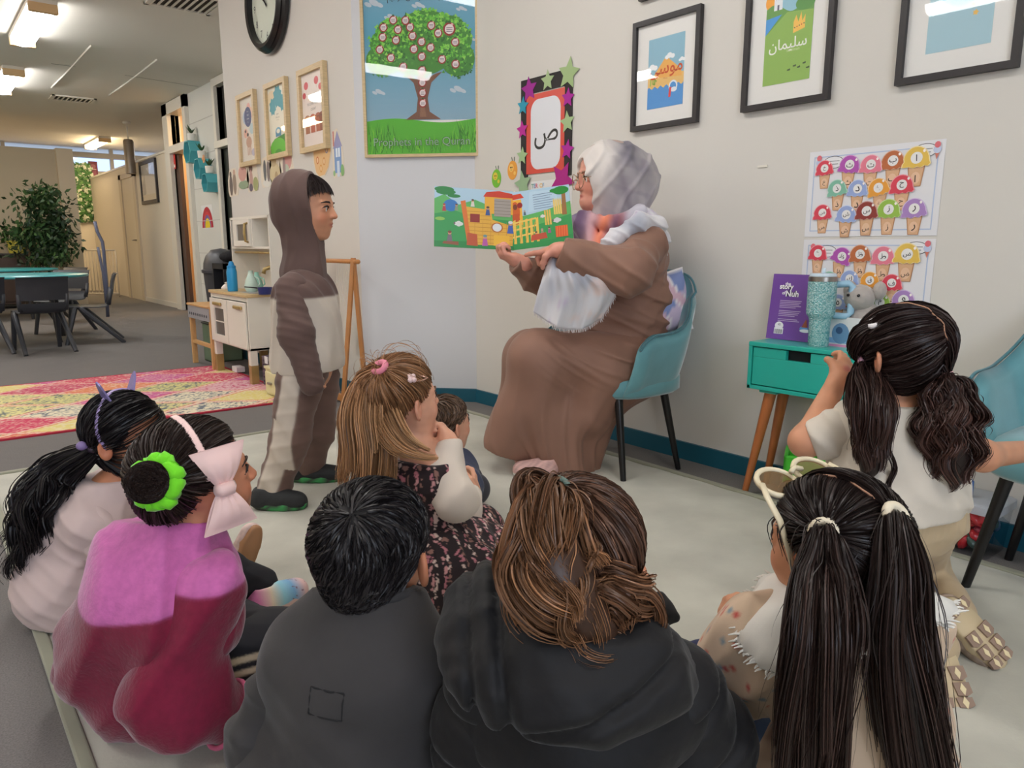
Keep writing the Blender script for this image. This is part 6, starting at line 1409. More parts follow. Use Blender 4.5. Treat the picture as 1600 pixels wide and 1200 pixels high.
# shoe
f1=FL(803,748); f2_=FL(866,752)
u_,at=shoe(wom,[f2_[0],f2_[1],.016],[f1[0]+.0,f1[1],.016],w=.038,sole=(226,222,216),upper=(206,166,160),h=.06)
u_,at=shoe(wom,[f2_[0]+.09,f2_[1]+.1,.016],[f1[0]+.09,f1[1]+.1,.016],w=.038,sole=(226,222,216),upper=(206,166,160),h=.06)
# head scarf
def scol(V):
    q=h.loc(V); V=np.asarray(V); c=np.tile(np.array(lin((176,168,172))),(len(V),1))
    def mix(m,col):
        nonlocal c; m=np.clip(m,0,1)[:,None]; c=c*(1-m)+np.array(lin(col))*m
    n1=vnoise(V,11,4); n2=vnoise(V,26,9)
    mix(.7*soft(n1-.1,.12),(214,206,204)); mix(.6*soft(n2-.35,.12),(150,142,152))
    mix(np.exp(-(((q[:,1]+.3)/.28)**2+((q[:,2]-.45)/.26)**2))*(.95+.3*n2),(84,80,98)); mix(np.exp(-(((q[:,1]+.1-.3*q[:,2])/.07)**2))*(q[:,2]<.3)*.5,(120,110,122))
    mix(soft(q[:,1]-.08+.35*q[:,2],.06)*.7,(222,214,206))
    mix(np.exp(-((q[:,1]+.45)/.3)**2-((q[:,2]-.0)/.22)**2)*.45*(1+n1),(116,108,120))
    return c*(1+.05*n2)[:,None]
SCF=M('tie dyed scarf',attr=True,rough=.8,sheen=.2,bump=.1,bscale=500)
L=h.L; sd=SD(); sd.el(h.P(0,-.1,.15),(.43*L,.52*L,.45*L),h.R,.02); sd.el(h.P(0,-.52,-.03),(.36*L,.34*L,.36*L),h.R,.09); sd.rc(h.P(0,-.02,-.1),h.P(0,.0,-.5),.4*L,.33*L,.08); sd.rc(h.P(0,-.4,-.25),h.P(0,-.3,-.5),.3*L,.32*L,.08)
sd.el(h.P(0,.64,-.12),(.33*L,.56*L,.47*L),h.R,.015,True)
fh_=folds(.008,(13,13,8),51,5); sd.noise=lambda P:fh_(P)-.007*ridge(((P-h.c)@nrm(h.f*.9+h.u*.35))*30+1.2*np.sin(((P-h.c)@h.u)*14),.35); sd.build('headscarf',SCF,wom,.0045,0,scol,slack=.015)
sd=SD(); sd.el(h.P(0,-.1,.15),(.41*L,.495*L,.425*L),h.R,.02); sd.plane(h.P(0,.3,.3),nrm(-h.u+h.f*.35)); sd.build('under_scarf',cloth('taupe cotton',(176,150,138)),wom,.005)
# wrapped neck folds
def ncol(V):
    V=np.asarray(V); c=np.tile(np.array(lin((120,96,124))),(len(V),1)); n1=vnoise(V,16,14); n2=vnoise(V,30,19); x=(V-A(940,370,D0-.1))@RT; z=V[:,2]-A(940,370,D0)[2]
    def mix(m,col):
        nonlocal c; m=np.clip(m,0,1)[:,None]; c=c*(1-m)+np.array(lin(col))*m
    mix(.8*soft(n1-.2,.1),(92,66,100)); mix(.7*soft(n2-.4,.1),(160,146,170)); mix(.7*soft(-n1-.5,.1),(74,72,118))
    mix(np.exp(-((x+.02-z*.35)/.03)**2)*.95,(226,130,96)); mix(np.exp(-((x-.045-z*.3)/.022)**2)*.8,(150,80,82)); mix(soft(x-.085,.01),(196,192,202)); mix(np.exp(-((x+.055-z*.2)/.018)**2)*.7,(214,170,172))
    return c
sd=SD()
for k,(u0,v0,d0,u1,v1,d1,r) in enumerate(((912,340,D0-.06,950,350,D0-.16,.032),(950,350,D0-.16,1000,330,D0-.1,.03),(908,352,D0-.08,935,385,D0-.16,.036),(935,385,D0-.16,990,345,D0-.13,.034),(918,372,D0-.05,928,392,D0-.1,.045),(905,350,D0+.05,915,385,D0,.045),(940,365,D0-.02,945,380,D0-.05,.09),(960,350,D0,985,345,D0,.085),(930,390,D0-.1,915,405,D0-.1,.05))): sd.rc(A(u0,v0,d0),A(u1,v1,d1),r,r,.02)
sd.noise=folds(.007,(16,16,16),61,5); sd.build('scarf_wrap',SCF,wom,.0045,0,ncol,slack=.012)
# shoulder drape and hanging end
def dcol(V):
    V=np.asarray(V); c=np.tile(np.array(lin((220,218,222))),(len(V),1)); n1=vnoise(V,9,24); n2=vnoise(V,20,29)
    def mix(m,col):
        nonlocal c; m=np.clip(m,0,1)[:,None]; c=c*(1-m)+np.array(lin(col))*m
    mix(.8*soft(n1-.45,.12),(150,156,172)); mix(.7*soft(n2-.55,.1),(186,160,196)); mix(.8*soft(-n1-.45,.1),(228,224,226)); mix(.5*soft(-n2-.7,.1),(236,198,180)); return c
sd=SD(); sd.ch([A(935,398,D0-.19),A(962,372,D0-.21),A(1000,346,D0-.19),A(1026,350,D0-.12),A(1036,372,D0-.06),A(1036,395,D0-.02)],[.026,.034,.036,.033,.03,.02],.025); sd.ch([A(968,352,D0-.13),A(1010,340,D0-.06),A(1032,352,D0)],[.03,.036,.034],.03)
f7=folds(.006,(14,14,14),71,5); sd.noise=lambda P:f7(P)-.007*ridge(P[...,2]*55+((P-che)@RT)*30+np.sin(((P-che)@FW)*20),.4); sd.build('scarf_shoulder',SCF,wom,.005,0,dcol)
# hanging end: a draped sheet
nu,nv=36,40; V=[]
lft=[(866,388,2.77),(852,420,2.72),(842,452,2.72),(833,487,2.74)]; rgt=[(905,402,2.78),(936,430,2.66),(962,456,2.67),(940,498,2.72)]
gl=catmull([A(*q) for q in lft],nv); gr=catmull([A(*q) for q in rgt],nv)
for j in range(nv):
    for i in range(nu):
        s_=i/(nu-1); t=j/(nv-1); p=gl[j]*(1-s_)+gr[j]*s_; bulge=.05*math.sin(math.pi*s_)*(1-.3*t); dr_p=.02*math.sin(math.pi*s_)*t*t*1.5
        p=p-FW*(bulge+.011*math.sin(s_*15+t*3)*(.3+t)+.005*math.sin(s_*37-t*5))-UP*(dr_p+.02*(t**2)*math.sin(s_*3.1))
        V.append(p)
V=np.array(V); F=[(j*nu+i,(j+1)*nu+i,(j+1)*nu+i+1,j*nu+i+1) for j in range(nv-1) for i in range(nu-1)]
o=mesh_obj('scarf_end',V,F,SCF,wom,True,dcol(V)); md_=o.modifiers.new('thickness','SOLIDIFY'); md_.thickness=.004
g=G(); low=[V[(nv-1)*nu+i] for i in range(nu)]+[V[j*nu+nu-1] for j in range(nv-1,nv//2,-1)]
for k in range(len(low)-1):
    for q in (.2,.7):
        p=low[k]*(1-q)+low[k+1]*q; e=p-UP*.012+RT*RNG.uniform(-.004,.006)-FW*.002; g.tube([p,e],[.0016,.0008],3)
g.build('fringe',M('pale fringe',(222,216,216),rough=.9),o)['kind']='stuff'
# glasses
g=G(); GR=M('thin gold wire',(190,160,130),rough=.25,metal=.9); gl_=thing('glasses','','x'); bpy.data.objects.remove(gl_)
for sx in (-1,1):
    c=h.P(sx*.165,.44,-.01); pts=[c+(h.r*sx*0.0+h.r*math.cos(q)*.125*L+h.u*math.sin(q)*.115*L-h.f*abs(math.cos(q))*.02*L) for q in np.linspace(0,2*math.pi,25)[:-1]]; g.tube(pts,.0016,5,closed=True)
    g.tube([h.P(sx*.29,.42,.02),h.P(sx*.345,.3,.03),h.P(sx*.37,-.02,.02)],.0014,5)
g.tube([h.P(-.045,.45,.01),h.P(0,.465,.02),h.P(.045,.45,.01)],.0014,5)
fr=g.build('glasses_frame',GR,wom,True)
for sx in (-1,1):
    c=h.P(sx*.165,.437,-.01); V=[c+(h.r*math.cos(q)*.12*L+h.u*math.sin(q)*.11*L-h.f*abs(math.cos(q))*.02*L) for q in np.linspace(0,2*math.pi,25)[:-1]]; mesh_obj('lens',V,[tuple(range(24))],PANE,fr)
G().tube([A(789,391,2.86)+(RT*math.cos(q)*.0+FW*math.cos(q)+UP*math.sin(q))*.0105+RT*.0 for q in np.linspace(0,6.28,13)[:-1]],.002,5,closed=True)
# scarf pin and bunched corner
G().ball(h.P(.3,.02,.46),.003,seg=8,rings=6).build('scarf_pin',M('pin dark',(60,56,60),rough=.3),wom)
# ---------------------------------------------------------------- the open picture book
Ls=[(667,290,2.78),(678,385,2.76)]; Sp=[(806,300,2.86),(803,391,2.84)]; Rs=[(893,285,2.80),(897,379,2.79)]
book=thing('picture_book','large open picture book showing a yellow wooden ark, held up by the woman','book',A(803,391,2.84))
def page(a0,a1,b0,b1,nm,draw,flip=1):
    """a = left edge (top,bottom), b = right edge"""
    tl,bl_,tr_,br=A(*a0),A(*a1),A(*b0),A(*b1); ax=br-bl_; W=np.linalg.norm(ax); ax=ax/W; ay=tl-bl_; ay=ay-ax*(ay@ax); H_=np.linalg.norm(ay); ay/=H_; nz_=np.cross(ax,ay)
    g=G(); g.prism([(0,0),(W,0),(W,H_),(0,H_)],bl_,ax,ay,-.004); pg=g.build(nm,M('book board',(222,214,196),rough=.6),book)
    a=Art(bl_,ax,ay,.0006,.00002); draw(a,W,H_); a.build('page_print',pg,GLOSSP); return bl_,ax,ay,W,H_
GN=(58,158,84);GN2=(96,180,96);SKY=(178,208,226);YE_=(232,178,66);ORG=(224,120,48);RED_=(206,62,44);LBR=(196,140,80)
def fig(a,x,y,s,body,skin=(214,160,120),hair=(90,70,60)):
    a.poly([(x-s*.5,y),(x+s*.5,y),(x+s*.3,y+s*1.2),(x-s*.3,y+s*1.2)],body); a.ell(x,y+s*1.45,s*.33,s*.33,skin,12); a.ell(x,y+s*1.6,s*.34,s*.22,hair,12)
def sheep(a,x,y,s,c=(226,226,222)): 
    for dx,dy in ((-.5,0),(0,.25),(.5,0),(0,-.2)): a.ell(x+dx*s,y+dy*s,s*.5,s*.4,c,12)
    a.ell(x-s*.95,y+s*.1,s*.22,s*.26,(120,110,110),10)
def left_page(a,w,h):
    a.rect(0,0,w,h,SKY); a.poly([(0,0),(0,h*.8),(w*.12,h*.88),(w*.3,h*.72),(w*.5,h*.82),(w*.75,h*.7),(w,h*.72),(w,0)],GN2); a.poly([(0,0),(0,h*.55),(w*.25,h*.62),(w*.5,h*.52),(w,h*.5),(w,0)],GN); a.poly([(0,0),(0,h*.1),(w,h*.13),(w,0)],(44,140,70))
    for x,y,rx,ry in ((.03,.96,.12,.05),(.14,.92,.12,.05),(.24,.86,.08,.03)): a.ell(w*x if x*w-rx*w>0 else w*rx,h*y,w*rx,h*ry,(36,130,60))
    a.ell(w*.2,h*.7,w*.09,h*.1,(50,120,190)); fig(a,w*.12,h*.6,w*.05,(180,60,70),hair=(170,60,50)); fig(a,w*.27,h*.62,w*.045,(140,150,120))
    sheep(a,w*.3,h*.4,w*.055); a.ell(w*.07,h*.47,w*.06,h*.03,(150,200,90)); fig(a,w*.19,h*.1,w*.07,(120,110,120),hair=(130,80,60)); a.poly([(w*.1,h*.06),(w*.3,h*.04),(w*.3,h*.1),(w*.12,h*.1)],(150,90,60))
    # ark hull
    a.poly([(w*.36,h*.7),(w*.41,h*.06),(w*.98,h*.07),(w*1.0,h*.4),(w*.72,h*.5),(w*.7,h*.66)],YE_); a.poly([(w*.32,h*.78),(w*.38,h*.8),(w*.46,h*.06),(w*.41,h*.06)],ORG)
    for k in range(9): a.line([(w*.4,h*(.1+.065*k)),(w*.7 if k>5 else w*.98,h*(.1+.065*k))],h*.007,(196,130,40))
    for x in (.5,.6,.7,.8,.9): a.line([(w*x,h*.08),(w*x,h*.46)],w*.004,(206,140,46))
    a.rect(w*.44,h*.44,w*.56,h*.58,(150,50,40)); a.ell(w*.78,h*.37,w*.075,h*.085,(190,110,50)); a.ell(w*.78,h*.37,w*.058,h*.068,(226,232,236))
    a.poly([(w*.4,h*.05),(w*.54,h*.04),(w*.53,h*.24),(w*.41,h*.26)],(196,90,50)); a.poly([(w*.74,h*.06),(w*.94,h*.06),(w*.94,h*.24),(w*.74,h*.24)],(240,190,60))
    fig(a,w*.63,h*.05,w*.075,(190,90,170),hair=(110,150,150)); fig(a,w*.95,h*.28,w*.085,(70,100,180),hair=(220,226,230)); fig(a,w*.66,h*.58,w*.055,(70,90,150)); fig(a,w*.47,h*.7,w*.05,(226,216,206))
    a.rect(w*.62,h*.6,w*.98,h*.9,(236,176,60)); a.rect(w*.74,h*.56,w*.95,h*.86,(170,160,150)); 
    for k in range(5): a.line([(w*.74,h*(.6+.055*k)),(w*.95,h*(.6+.055*k))],h*.006,(120,110,104))
    a.poly([(w*.6,h*.88),(w*.64,h*.96),(w*.8,h*.99),(w,h*.95),(w,h*.88)],(208,64,40)); fig(a,w*.66,h*.57,w*.06,(64,90,150))
def right_page(a,w,h):
    a.rect(0,0,w,h,SKY); a.poly([(w*.3,h*.62),(w*.35,h*.97),(w*.8,h*.95),(w*.78,h*.65)],(190,216,232)); a.poly([(0,0),(0,h*.55),(w*.3,h*.58),(w*.6,h*.62),(w,h*.72),(w,0)],GN2); a.poly([(0,0),(0,h*.3),(w*.5,h*.4),(w,h*.5),(w,0)],GN); a.poly([(0,0),(0,h*.12),(w*.6,h*.1),(w,h*.16),(w,0)],(50,150,80))
    a.rect(0,h*.42,w*.2,h*.86,(240,180,60)); a.poly([(-.0*w,h*.86),(w*.02,h*.95),(w*.2,h*.96),(w*.25,h*.88)],(214,70,44)); a.ell(w*.09,h*.66,w*.075,h*.17,(206,96,40)); a.ell(w*.09,h*.74,w*.035,h*.05,(120,60,40)); a.rect(w*.03,h*.44,w*.15,h*.62,(196,84,44)); a.ell(w*.17,h*.76,w*.045,h*.05,(150,40,40)); fig(a,w*.24,h*.58,w*.045,(90,110,120),hair=(150,170,180))
    for x in (.02,.12,.22,.3,.4): a.poly([(w*x,h*.1),(w*(x+.045),h*.1),(w*(x+.055),h*.52),(w*(x+.01),h*.5)],(236,196,90))
    for y in (.2,.32,.44): a.poly([(0,h*y),(w*.42,h*(y+.05)),(w*.42,h*(y+.08)),(0,h*(y+.03))],(240,204,104))
    for k in range(4): a.line([(w*(.02+.1*k),h*.12),(w*(.1+.1*k),h*.44)],w*.01,(206,160,60))
    fig(a,w*.4,h*.16,w*.06,(226,130,60)); fig(a,w*.5,h*.2,w*.06,(150,150,120),hair=(150,150,140)); fig(a,w*.62,h*.22,w*.055,(170,90,150)); a.poly([(w*.3,h*.12),(w*.58,h*.14),(w*.56,h*.24),(w*.32,h*.22)],(196,84,60))
    for k in range(7): a.line([(w*.4,h*(.9-.04*k)),(w*(.74-.03*(k%3)),h*(.91-.04*k))],h*.008,(110,130,160))
    a.poly([(w*.85,h*.5),(w*.93,h*.5),(w*.93,h*.86),(w*.87,h*.86)],(160,112,66)); a.ell(w*.86,h*.92,w*.13,h*.07,(38,140,52)); a.ell(w*.76,h*.93,w*.08,h*.035,(38,140,52))
    for k in range(4): a.poly([(w*(.72+.035*k),h*.52),(w*(.748+.035*k),h*.52),(w*(.748+.035*k),h*.76),(w*(.734+.035*k),h*.8),(w*(.72+.035*k),h*.76)],(240,206,110))
    for k in range(3): a.poly([(w*(.56+.04*k),h*.36),(w*(.59+.04*k),h*.36),(w*(.585+.04*k),h*.62),(w*(.56+.04*k),h*.62)],(232,190,90))
    sheep(a,w*.76,h*.42,w*.07,(214,214,214)); sheep(a,w*.53,h*.52,w*.045); a.rect(w*.72,h*.13,w*.92,h*.32,(228,96,50)); 
    for k in range(5): a.line([(w*(.74+.04*k),h*.14),(w*(.75+.04*k),h*.31)],w*.008,(240,140,70))
page(*Ls,*Sp,'left_page',left_page); page(*Sp,*Rs,'right_page',right_page)
G().tube([A(804,299,2.866),A(801,392,2.846)],.005,8).build('spine',M('book board'),book)
# ================================================================ THE SEATED CHILDREN
def elastic(root,c,ax,r,col,th=.005,name='hair_tie'):
    ax=nrm(ax); q=nrm(np.cross(ax,[.3,.5,.8])); w_=np.cross(ax,q)
    return G().tube([np.array(c)+q*r*math.cos(a)+w_*r*math.sin(a) for a in np.linspace(0,2*np.pi,19)[:-1]],th,8,closed=True).build(name,M('tie %d %d %d'%col,col,rough=.6),root,True)
def ears_only(h): return h
def hair_tied(h,root,col,ties,n=1500,r0=.0013,seed=0,lift=.05,hl=th_h,wob=.02,var=.25,capk=1.075,tip=None,part=False,minx=.02):
    cap(h,root,tuple(int(x*.75) for x in col),capk,hl)
    Ps=[]
    for i,(t,side) in enumerate(ties): Ps.append(scalp_to_tie(h,n//len(ties),t,seed+i,1.085,hl,side,lift,10,wob,minx))
    if part:
        r=np.random.default_rng(seed+77)
        for (t,side) in ties:
            m=1100; th=r.uniform(.02,1.75,m); ph=np.where(r.uniform(size=m)<.35,0,math.pi); d=hdir(ph,np.where(ph==0,np.minimum(th,.95),th)); d[:,0]+=side*r.uniform(.008,.05,m); d/=np.linalg.norm(d,axis=1,keepdims=True); tt=np.linspace(0,1,10)[None,:,None]; t_=nrm(np.array(t)); D=slerp(d[:,None],np.broadcast_to(t_,d.shape)[:,None],tt*.985); Ps.append(h.S(D,1.086,.03*np.sin(np.pi*tt[...,0])*r.uniform(0,1,(m,1))))
    P=np.concatenate(Ps); return strands('hair',P,sw(P,r0,.9),root,col,seed,var,None,tip)
# ---------------------------------------------------------------- child with grey sweater, short dark hair
D0=.95
g1=person('seated child seen from behind with short black hair and plain charcoal sweatshirt',A(560,1250,D0)*[1,1,0])
h=Head(A(587,862,D0),FW*.95+RT*.3+UP*.12,.187,UP-FW*.12,skin=(206,142,108))
nk=A(583,940,D0-.01); che=A(562,1075,D0-.02); pel=np.array([*A(552,1200,D0-.02)[:2],.12])
tr_=nrm(RT*.97-FW*.2)
sd=SD(); h.prims(sd,neck=nk-UP*.01,nr=.2); s1,s2,tf,tu,tr=torso(sd,pel,che,tr_,0,w=.078,dp=.066)
elR,wrR=A(690,1120,D0+.02),A(670,1190,D0+.15); elL,wrL=A(408,1160,D0+.0),A(440,1200,D0+.16)
sd.ch([s1,elR,wrR],[.035,.03,.022]).ch([s2,elL,wrL],[.035,.03,.022])
hipR=pel+tr*.06; kR=A(690,1150,1.22); kR[2]=.16; fR=A(600,1100,1.3); fR[2]=.06; hipL=pel-tr*.06; kL=A(500,1150,1.15); kL[2]=.14; fL_=A(560,1100,1.3); fL_[2]=.06
sd.ch([hipR,kR,fR],[.06,.045,.03]).ch([hipL,kL,fL_],[.06,.045,.03]); hand(sd,wrR,FW-RT*.3,-UP,.11,(.5,)*4); hand(sd,wrL,FW+RT*.3,-UP,.11,(.5,)*4,side=-1)
sd.build('body',SKINM,g1,.0038,0,lambda V:h.color(V))
h.face(g1)
def hlb(phi): return th_h(phi)*.985
cap(h,g1,(24,22,24),1.05,hlb)
def short_hair(h,root,col,n,seed,whorl=(.08,-.55,.8),ln=.5,r0=.0013,lift=.055,hl=hlb,var=.25,name='hair'):
    r=np.random.default_rng(seed); w_=nrm(np.array(whorl)); phi=r.uniform(-np.pi,np.pi,n); d=hdir(phi,hl(phi)*np.sqrt(r.uniform(.0,1.,n)))
    away=d-w_*(d@w_)[:,None]; away/=np.linalg.norm(away,axis=1,keepdims=True)+1e-6; sw_=np.cross(d,w_); dirv=away*.85+sw_*.45+r.normal(size=(n,3))*.14; dirv-=d*(dirv*d).sum(1)[:,None]; dirv/=np.linalg.norm(dirv,axis=1,keepdims=True)+1e-6
    t=np.linspace(0,1,8)[None,:,None]; l=(ln*r.uniform(.7,1.15,n))[:,None,None]; D=d[:,None]*np.cos(t*l)+dirv[:,None]*np.sin(t*l)
    ph=np.arctan2(D[...,0],D[...,1]); th=np.arccos(np.clip(D[...,2],-1,1)); mx=hl(ph)+.06; k_=np.minimum(1,mx/np.maximum(th,1e-4)); D=hdir(ph,th*k_)
    lf=lift*r.uniform(.3,1,(n,1))*np.sin(np.pi*np.clip(t[...,0]*.75+.1,0,1)); P=h.S(D,1.05,lf); return strands(name,P,sw(P,r0,.3),root,col,seed,var)
short_hair(h,g1,(36,32,33),9000,11,lift=.035,r0=.0011)
SWT=cloth('charcoal sweatshirt',(58,55,55),bump=.3,bscale=380,var=.18)
sd=SD(); torso(sd,pel,che,tr_,.02,w=.092,dp=.082,sh=.03,hip=1.3); sd.rc(che+tu*.03,nk+UP*.03-FW*.01,.075,.047,.09); sd.rc(pel-tr*.05,pel+tr*.05,.125,None,.06)
sd.rc(che+tu*.035-tr*.06,che+tu*.035+tr*.06,.06,None,.04); sd.plane(nk+UP*.02,UP*1.+FW*.35); f81=folds(.008,(10,10,8),81,5); sd.noise=lambda P:f81(P)-.006*ridge(((P-che)@nrm(UP*.8+RT*.6))*30+1.5*np.sin(((P-che)@RT)*22),.5)*np.clip((che[2]+.01-P[...,2])/.08,0,1); sdS=sd; sd.build('sweatshirt',SWT,g1,.0055,0)
for pts,sdn in (([s1,elR,wrR],1),([s2,elL,wrL],2)):
    sd=SD(); sd.ch(pts,[.058,.05,.04],.04); sd.noise=folds(.007,(12,12,16),82+sdn,5); sd.build('sleeve',SWT,g1,.0055,0)
q=[nk+UP*.016-FW*.006+(RT*math.cos(a)*.056+FW*math.sin(a)*.054-UP*(.019*math.sin(a))) for a in np.linspace(0,2*np.pi,33)[:-1]]
G().tube(q,.009,8,closed=True).build('collar',cloth('charcoal rib',(52,51,53),bump=.3,bscale=300),g1,True)
lp=che+tu*.045-tf*.107
for qa,qb in (((-1,1),(1,1)),((1,1),(1,-1)),((1,-1),(-1,-1)),((-1,-1),(-1,1))):
    pts=[]
    for k in range(9):
        t_=k/8; x_=(qa[0]*(1-t_)+qb[0]*t_)*.022; z_=(qa[1]*(1-t_)+qb[1]*t_)*.017; b_=lp+tr*x_+tu*z_-tf*.06; st=np.linspace(0,.12,61)[:,None]; dd=sdS.ev((b_+tf*st).astype(np.float32),None,True); i_=int(np.argmax(dd<0)); pts.append(b_+tf*st[i_]-tf*.0005)
    G().tube(pts,.0013,5).build('neck_label_seam',M('dark seam',(30,29,30),rough=.9),g1,True)
TRK=cloth('black trousers',(34,34,38))
sd=SD(); sd.ch([hipR,kR,fR],[.075,.06,.045]).ch([hipL,kL,fL_],[.075,.06,.045]); sd.noise=folds(.005,12,86); sd.build('trousers',TRK,g1,.007,0)
# ---------------------------------------------------------------- child with black puffer jacket and brown pony tail
D0=.84
g2=person('seated child seen from behind with wavy brown pony tail and black puffer jacket',A(900,1280,D0)*[1,1,0])
h=Head(A(898,884,D0),FW*.97+RT*.12+UP*.1,.19,UP-FW*.1,skin=(206,140,104))
nk=A(900,985,D0); che=A(905,1125,D0-.01); pel=np.array([*A(905,1230,D0-.02)[:2],.12]); tr_=nrm(RT)
sd=SD(); h.prims(sd,neck=nk); s1,s2,tf,tu,tr=torso(sd,pel,che,tr_,0,w=.1,dp=.07)
elR,wrR=A(1090,1170,D0+.02),A(1060,1230,D0+.16); elL,wrL=A(762,1160,D0),A(790,1220,D0+.16)
sd.ch([s1,elR,wrR],[.035,.03,.022]).ch([s2,elL,wrL],[.035,.03,.022])
hipR=pel+tr*.06; kR=np.array([*A(1010,1100,1.18)[:2],.15]); fR=np.array([*A(1000,985,1.47)[:2],.06]); hipL=pel-tr*.06; kL=np.array([*A(800,1100,1.12)[:2],.15]); fL_=np.array([*A(880,1050,1.2)[:2],.06])
sd.ch([hipR,kR,fR],[.06,.045,.03]).ch([hipL,kL,fL_],[.06,.045,.03]); hand(sd,wrR,FW-RT*.3,-UP,.11,(.5,)*4); hand(sd,wrL,FW+RT*.3,-UP,.11,(.5,)*4,side=-1)
sd.build('body',SKINM,g2,.0038,0,lambda V:h.color(V)); h.face(g2)
BR=(82,56,42)
tieD=np.array([-.25,-.42,.9]); tieD=dir_at(h,874,772); hair_tied(h,g2,BR,[(tieD,None)],5200,.001,21,.06,wob=.05,var=.35)
tp_=h.S(nrm(tieD),1.1,.02); bk=-h.f
gd=[tp_,tp_+bk*.02-h.u*.01-h.r*.004,A(862,815,D0-.105),A(864,880,D0-.125),A(890,940,D0-.135),A(930,975,D0-.14),A(958,1002,D0-.13)]
core('pony_tail_core',gd,[.012,.022,.036,.046,.046,.03,.012],g2,BR); P=tail(gd,[.012,.02,.032,.04,.043,.036,.02],5600,22,40,.014,2.1,80,lenvar=.6); strands('pony_tail',P,sw(P,.0009,.3),g2,BR,23,.4,None,(132,92,62))
gd=[tp_,tp_+bk*.012-h.r*.03,A(846,835,D0-.08),A(842,890,D0-.09),A(848,945,D0-.115)]
P=tail(gd,[.01,.02,.028,.028,.024],1800,24,30,.012,1.8,20,lenvar=.4); strands('pony_tail_lock',P,sw(P,.0009,.3),g2,BR,25,.35,None,(128,88,60))
gd=[h.P(.2,-.42,-.1),A(960,930,D0-.12),A(980,965,D0-.09),A(960,995,D0-.11)]
P=tail(gd,[.03,.03,.03,.022],1500,26,34,.012,1.9,24,lenvar=.4); strands('pony_tail_lock',P,sw(P,.0009,.3),g2,BR,27,.35,None,(134,92,62))
elastic(g2,tp_+bk*.006,nrm(bk*.6+h.u*.5),.014,(96,116,106),.004)
PUF=M('black puffer nylon',(25,24,26),rough=.66,spec=.3,sheen=.1,bump=.12,bscale=60,bump2=.3,b2scale=9)
sd=SD(); torso(sd,pel,che,tr_,.028,w=.1,dp=.09,sh=.03,hip=1.3); sd.rc(che+tu*.02,nk-UP*.01,.085,.062,.07); sd.rc(pel-tr*.05,pel+tr*.05,.14,None,.06)
zz=np.array([che[2]-.01,che[2]-.1,che[2]-.19]); f0=folds(.005,(15,15,13),91,5)
def qn(P):
    o=f0(P)
    for z in zz: o=o+.014*np.exp(-((P[...,2]-z-.02*np.sin(P[...,0]*9))/.010)**2)
    return o
sd.noise=qn; sd.plane(nk+UP*.03,UP); sd.build('puffer_jacket',PUF,g2,.0055,0)
# hood lying behind the neck: padded collar roll and pouch with seams
sd=SD(); pts=[A(762,918,D0+.03),A(752,965,D0-.04),A(778,1030,D0-.1),A(850,1070,D0-.135),A(945,1065,D0-.135),A(1000,1045,D0-.1),A(1025,1045,D0+.0),A(985,1000,D0+.08)]
pc=catmull(pts,14); sd.ch(list(pc),list(np.interp(np.linspace(0,1,14),[0,.15,.4,.7,1],[.036,.042,.052,.052,.034])),.03)
sd.rc(A(785,985,D0-.05),A(860,1015,D0-.08),.055,.07,.05); sd.rc(A(860,1015,D0-.08),A(965,1025,D0-.07),.07,.045,.05)
sd.el(h.P(0,-.0,-.1),(.42*h.L,.5*h.L,.55*h.L),h.R,.02,True)
se=[A(735,930,D0-.02)+np.array([0,0,0])]
hf_=folds(.005,(16,16,16),93,5)
def hn(P):
    o=hf_(P); u=(P-A(785,990,D0-.1))@nrm(RT+UP*.12); o=o+.013*np.exp(-(u/.007)**2)+.010*np.exp(-((u+.035)/.006)**2)
    q=(P-A(950,1050,D0-.15))@nrm(UP-RT*.45); return o+.012*np.exp(-((q+.02)/.007)**2)
sd.noise=hn; sd.build('hood',PUF,g2,.0055,0)
for pts,k in (([s1,elR,wrR],1),([s2,elL,wrL],2)):
    sd=SD(); sd.ch(pts,[.075,.07,.06],.04); a,b=np.array(pts[0]),np.array(pts[1]); ax=nrm(b-a); fz=folds(.006,(13,13,13),94+k,5)
    sd.noise=lambda P,a=a,ax=ax,fz=fz: fz(P)+.012*sum(np.exp(-(((P-a)@ax-z)/.009)**2) for z in (.0,.07,.14,.21)); sd.build('sleeve',PUF,g2,.0055,0)
sd=SD(); sd.ch([hipR,kR,fR],[.07,.055,.04]).ch([hipL,kL,fL_],[.07,.055,.04]); sd.build('trousers',TRK,g2,.007,0)
# dark pointed shoe tip in front of her
t0=A(1010,962,1.45); sd=SD(); sd.rc(A(985,958,1.47),A(1030,955,1.44),.036,.03,.02); sd.rc(A(1030,955,1.44),A(1056,965,1.43),.03,.009,.02); sd.rc(A(1026,945,1.45),A(1031,930,1.45),.014,.007,.015); sd.build('pointed_slipper',cloth('black felt',(26,25,28)),g2,.004)
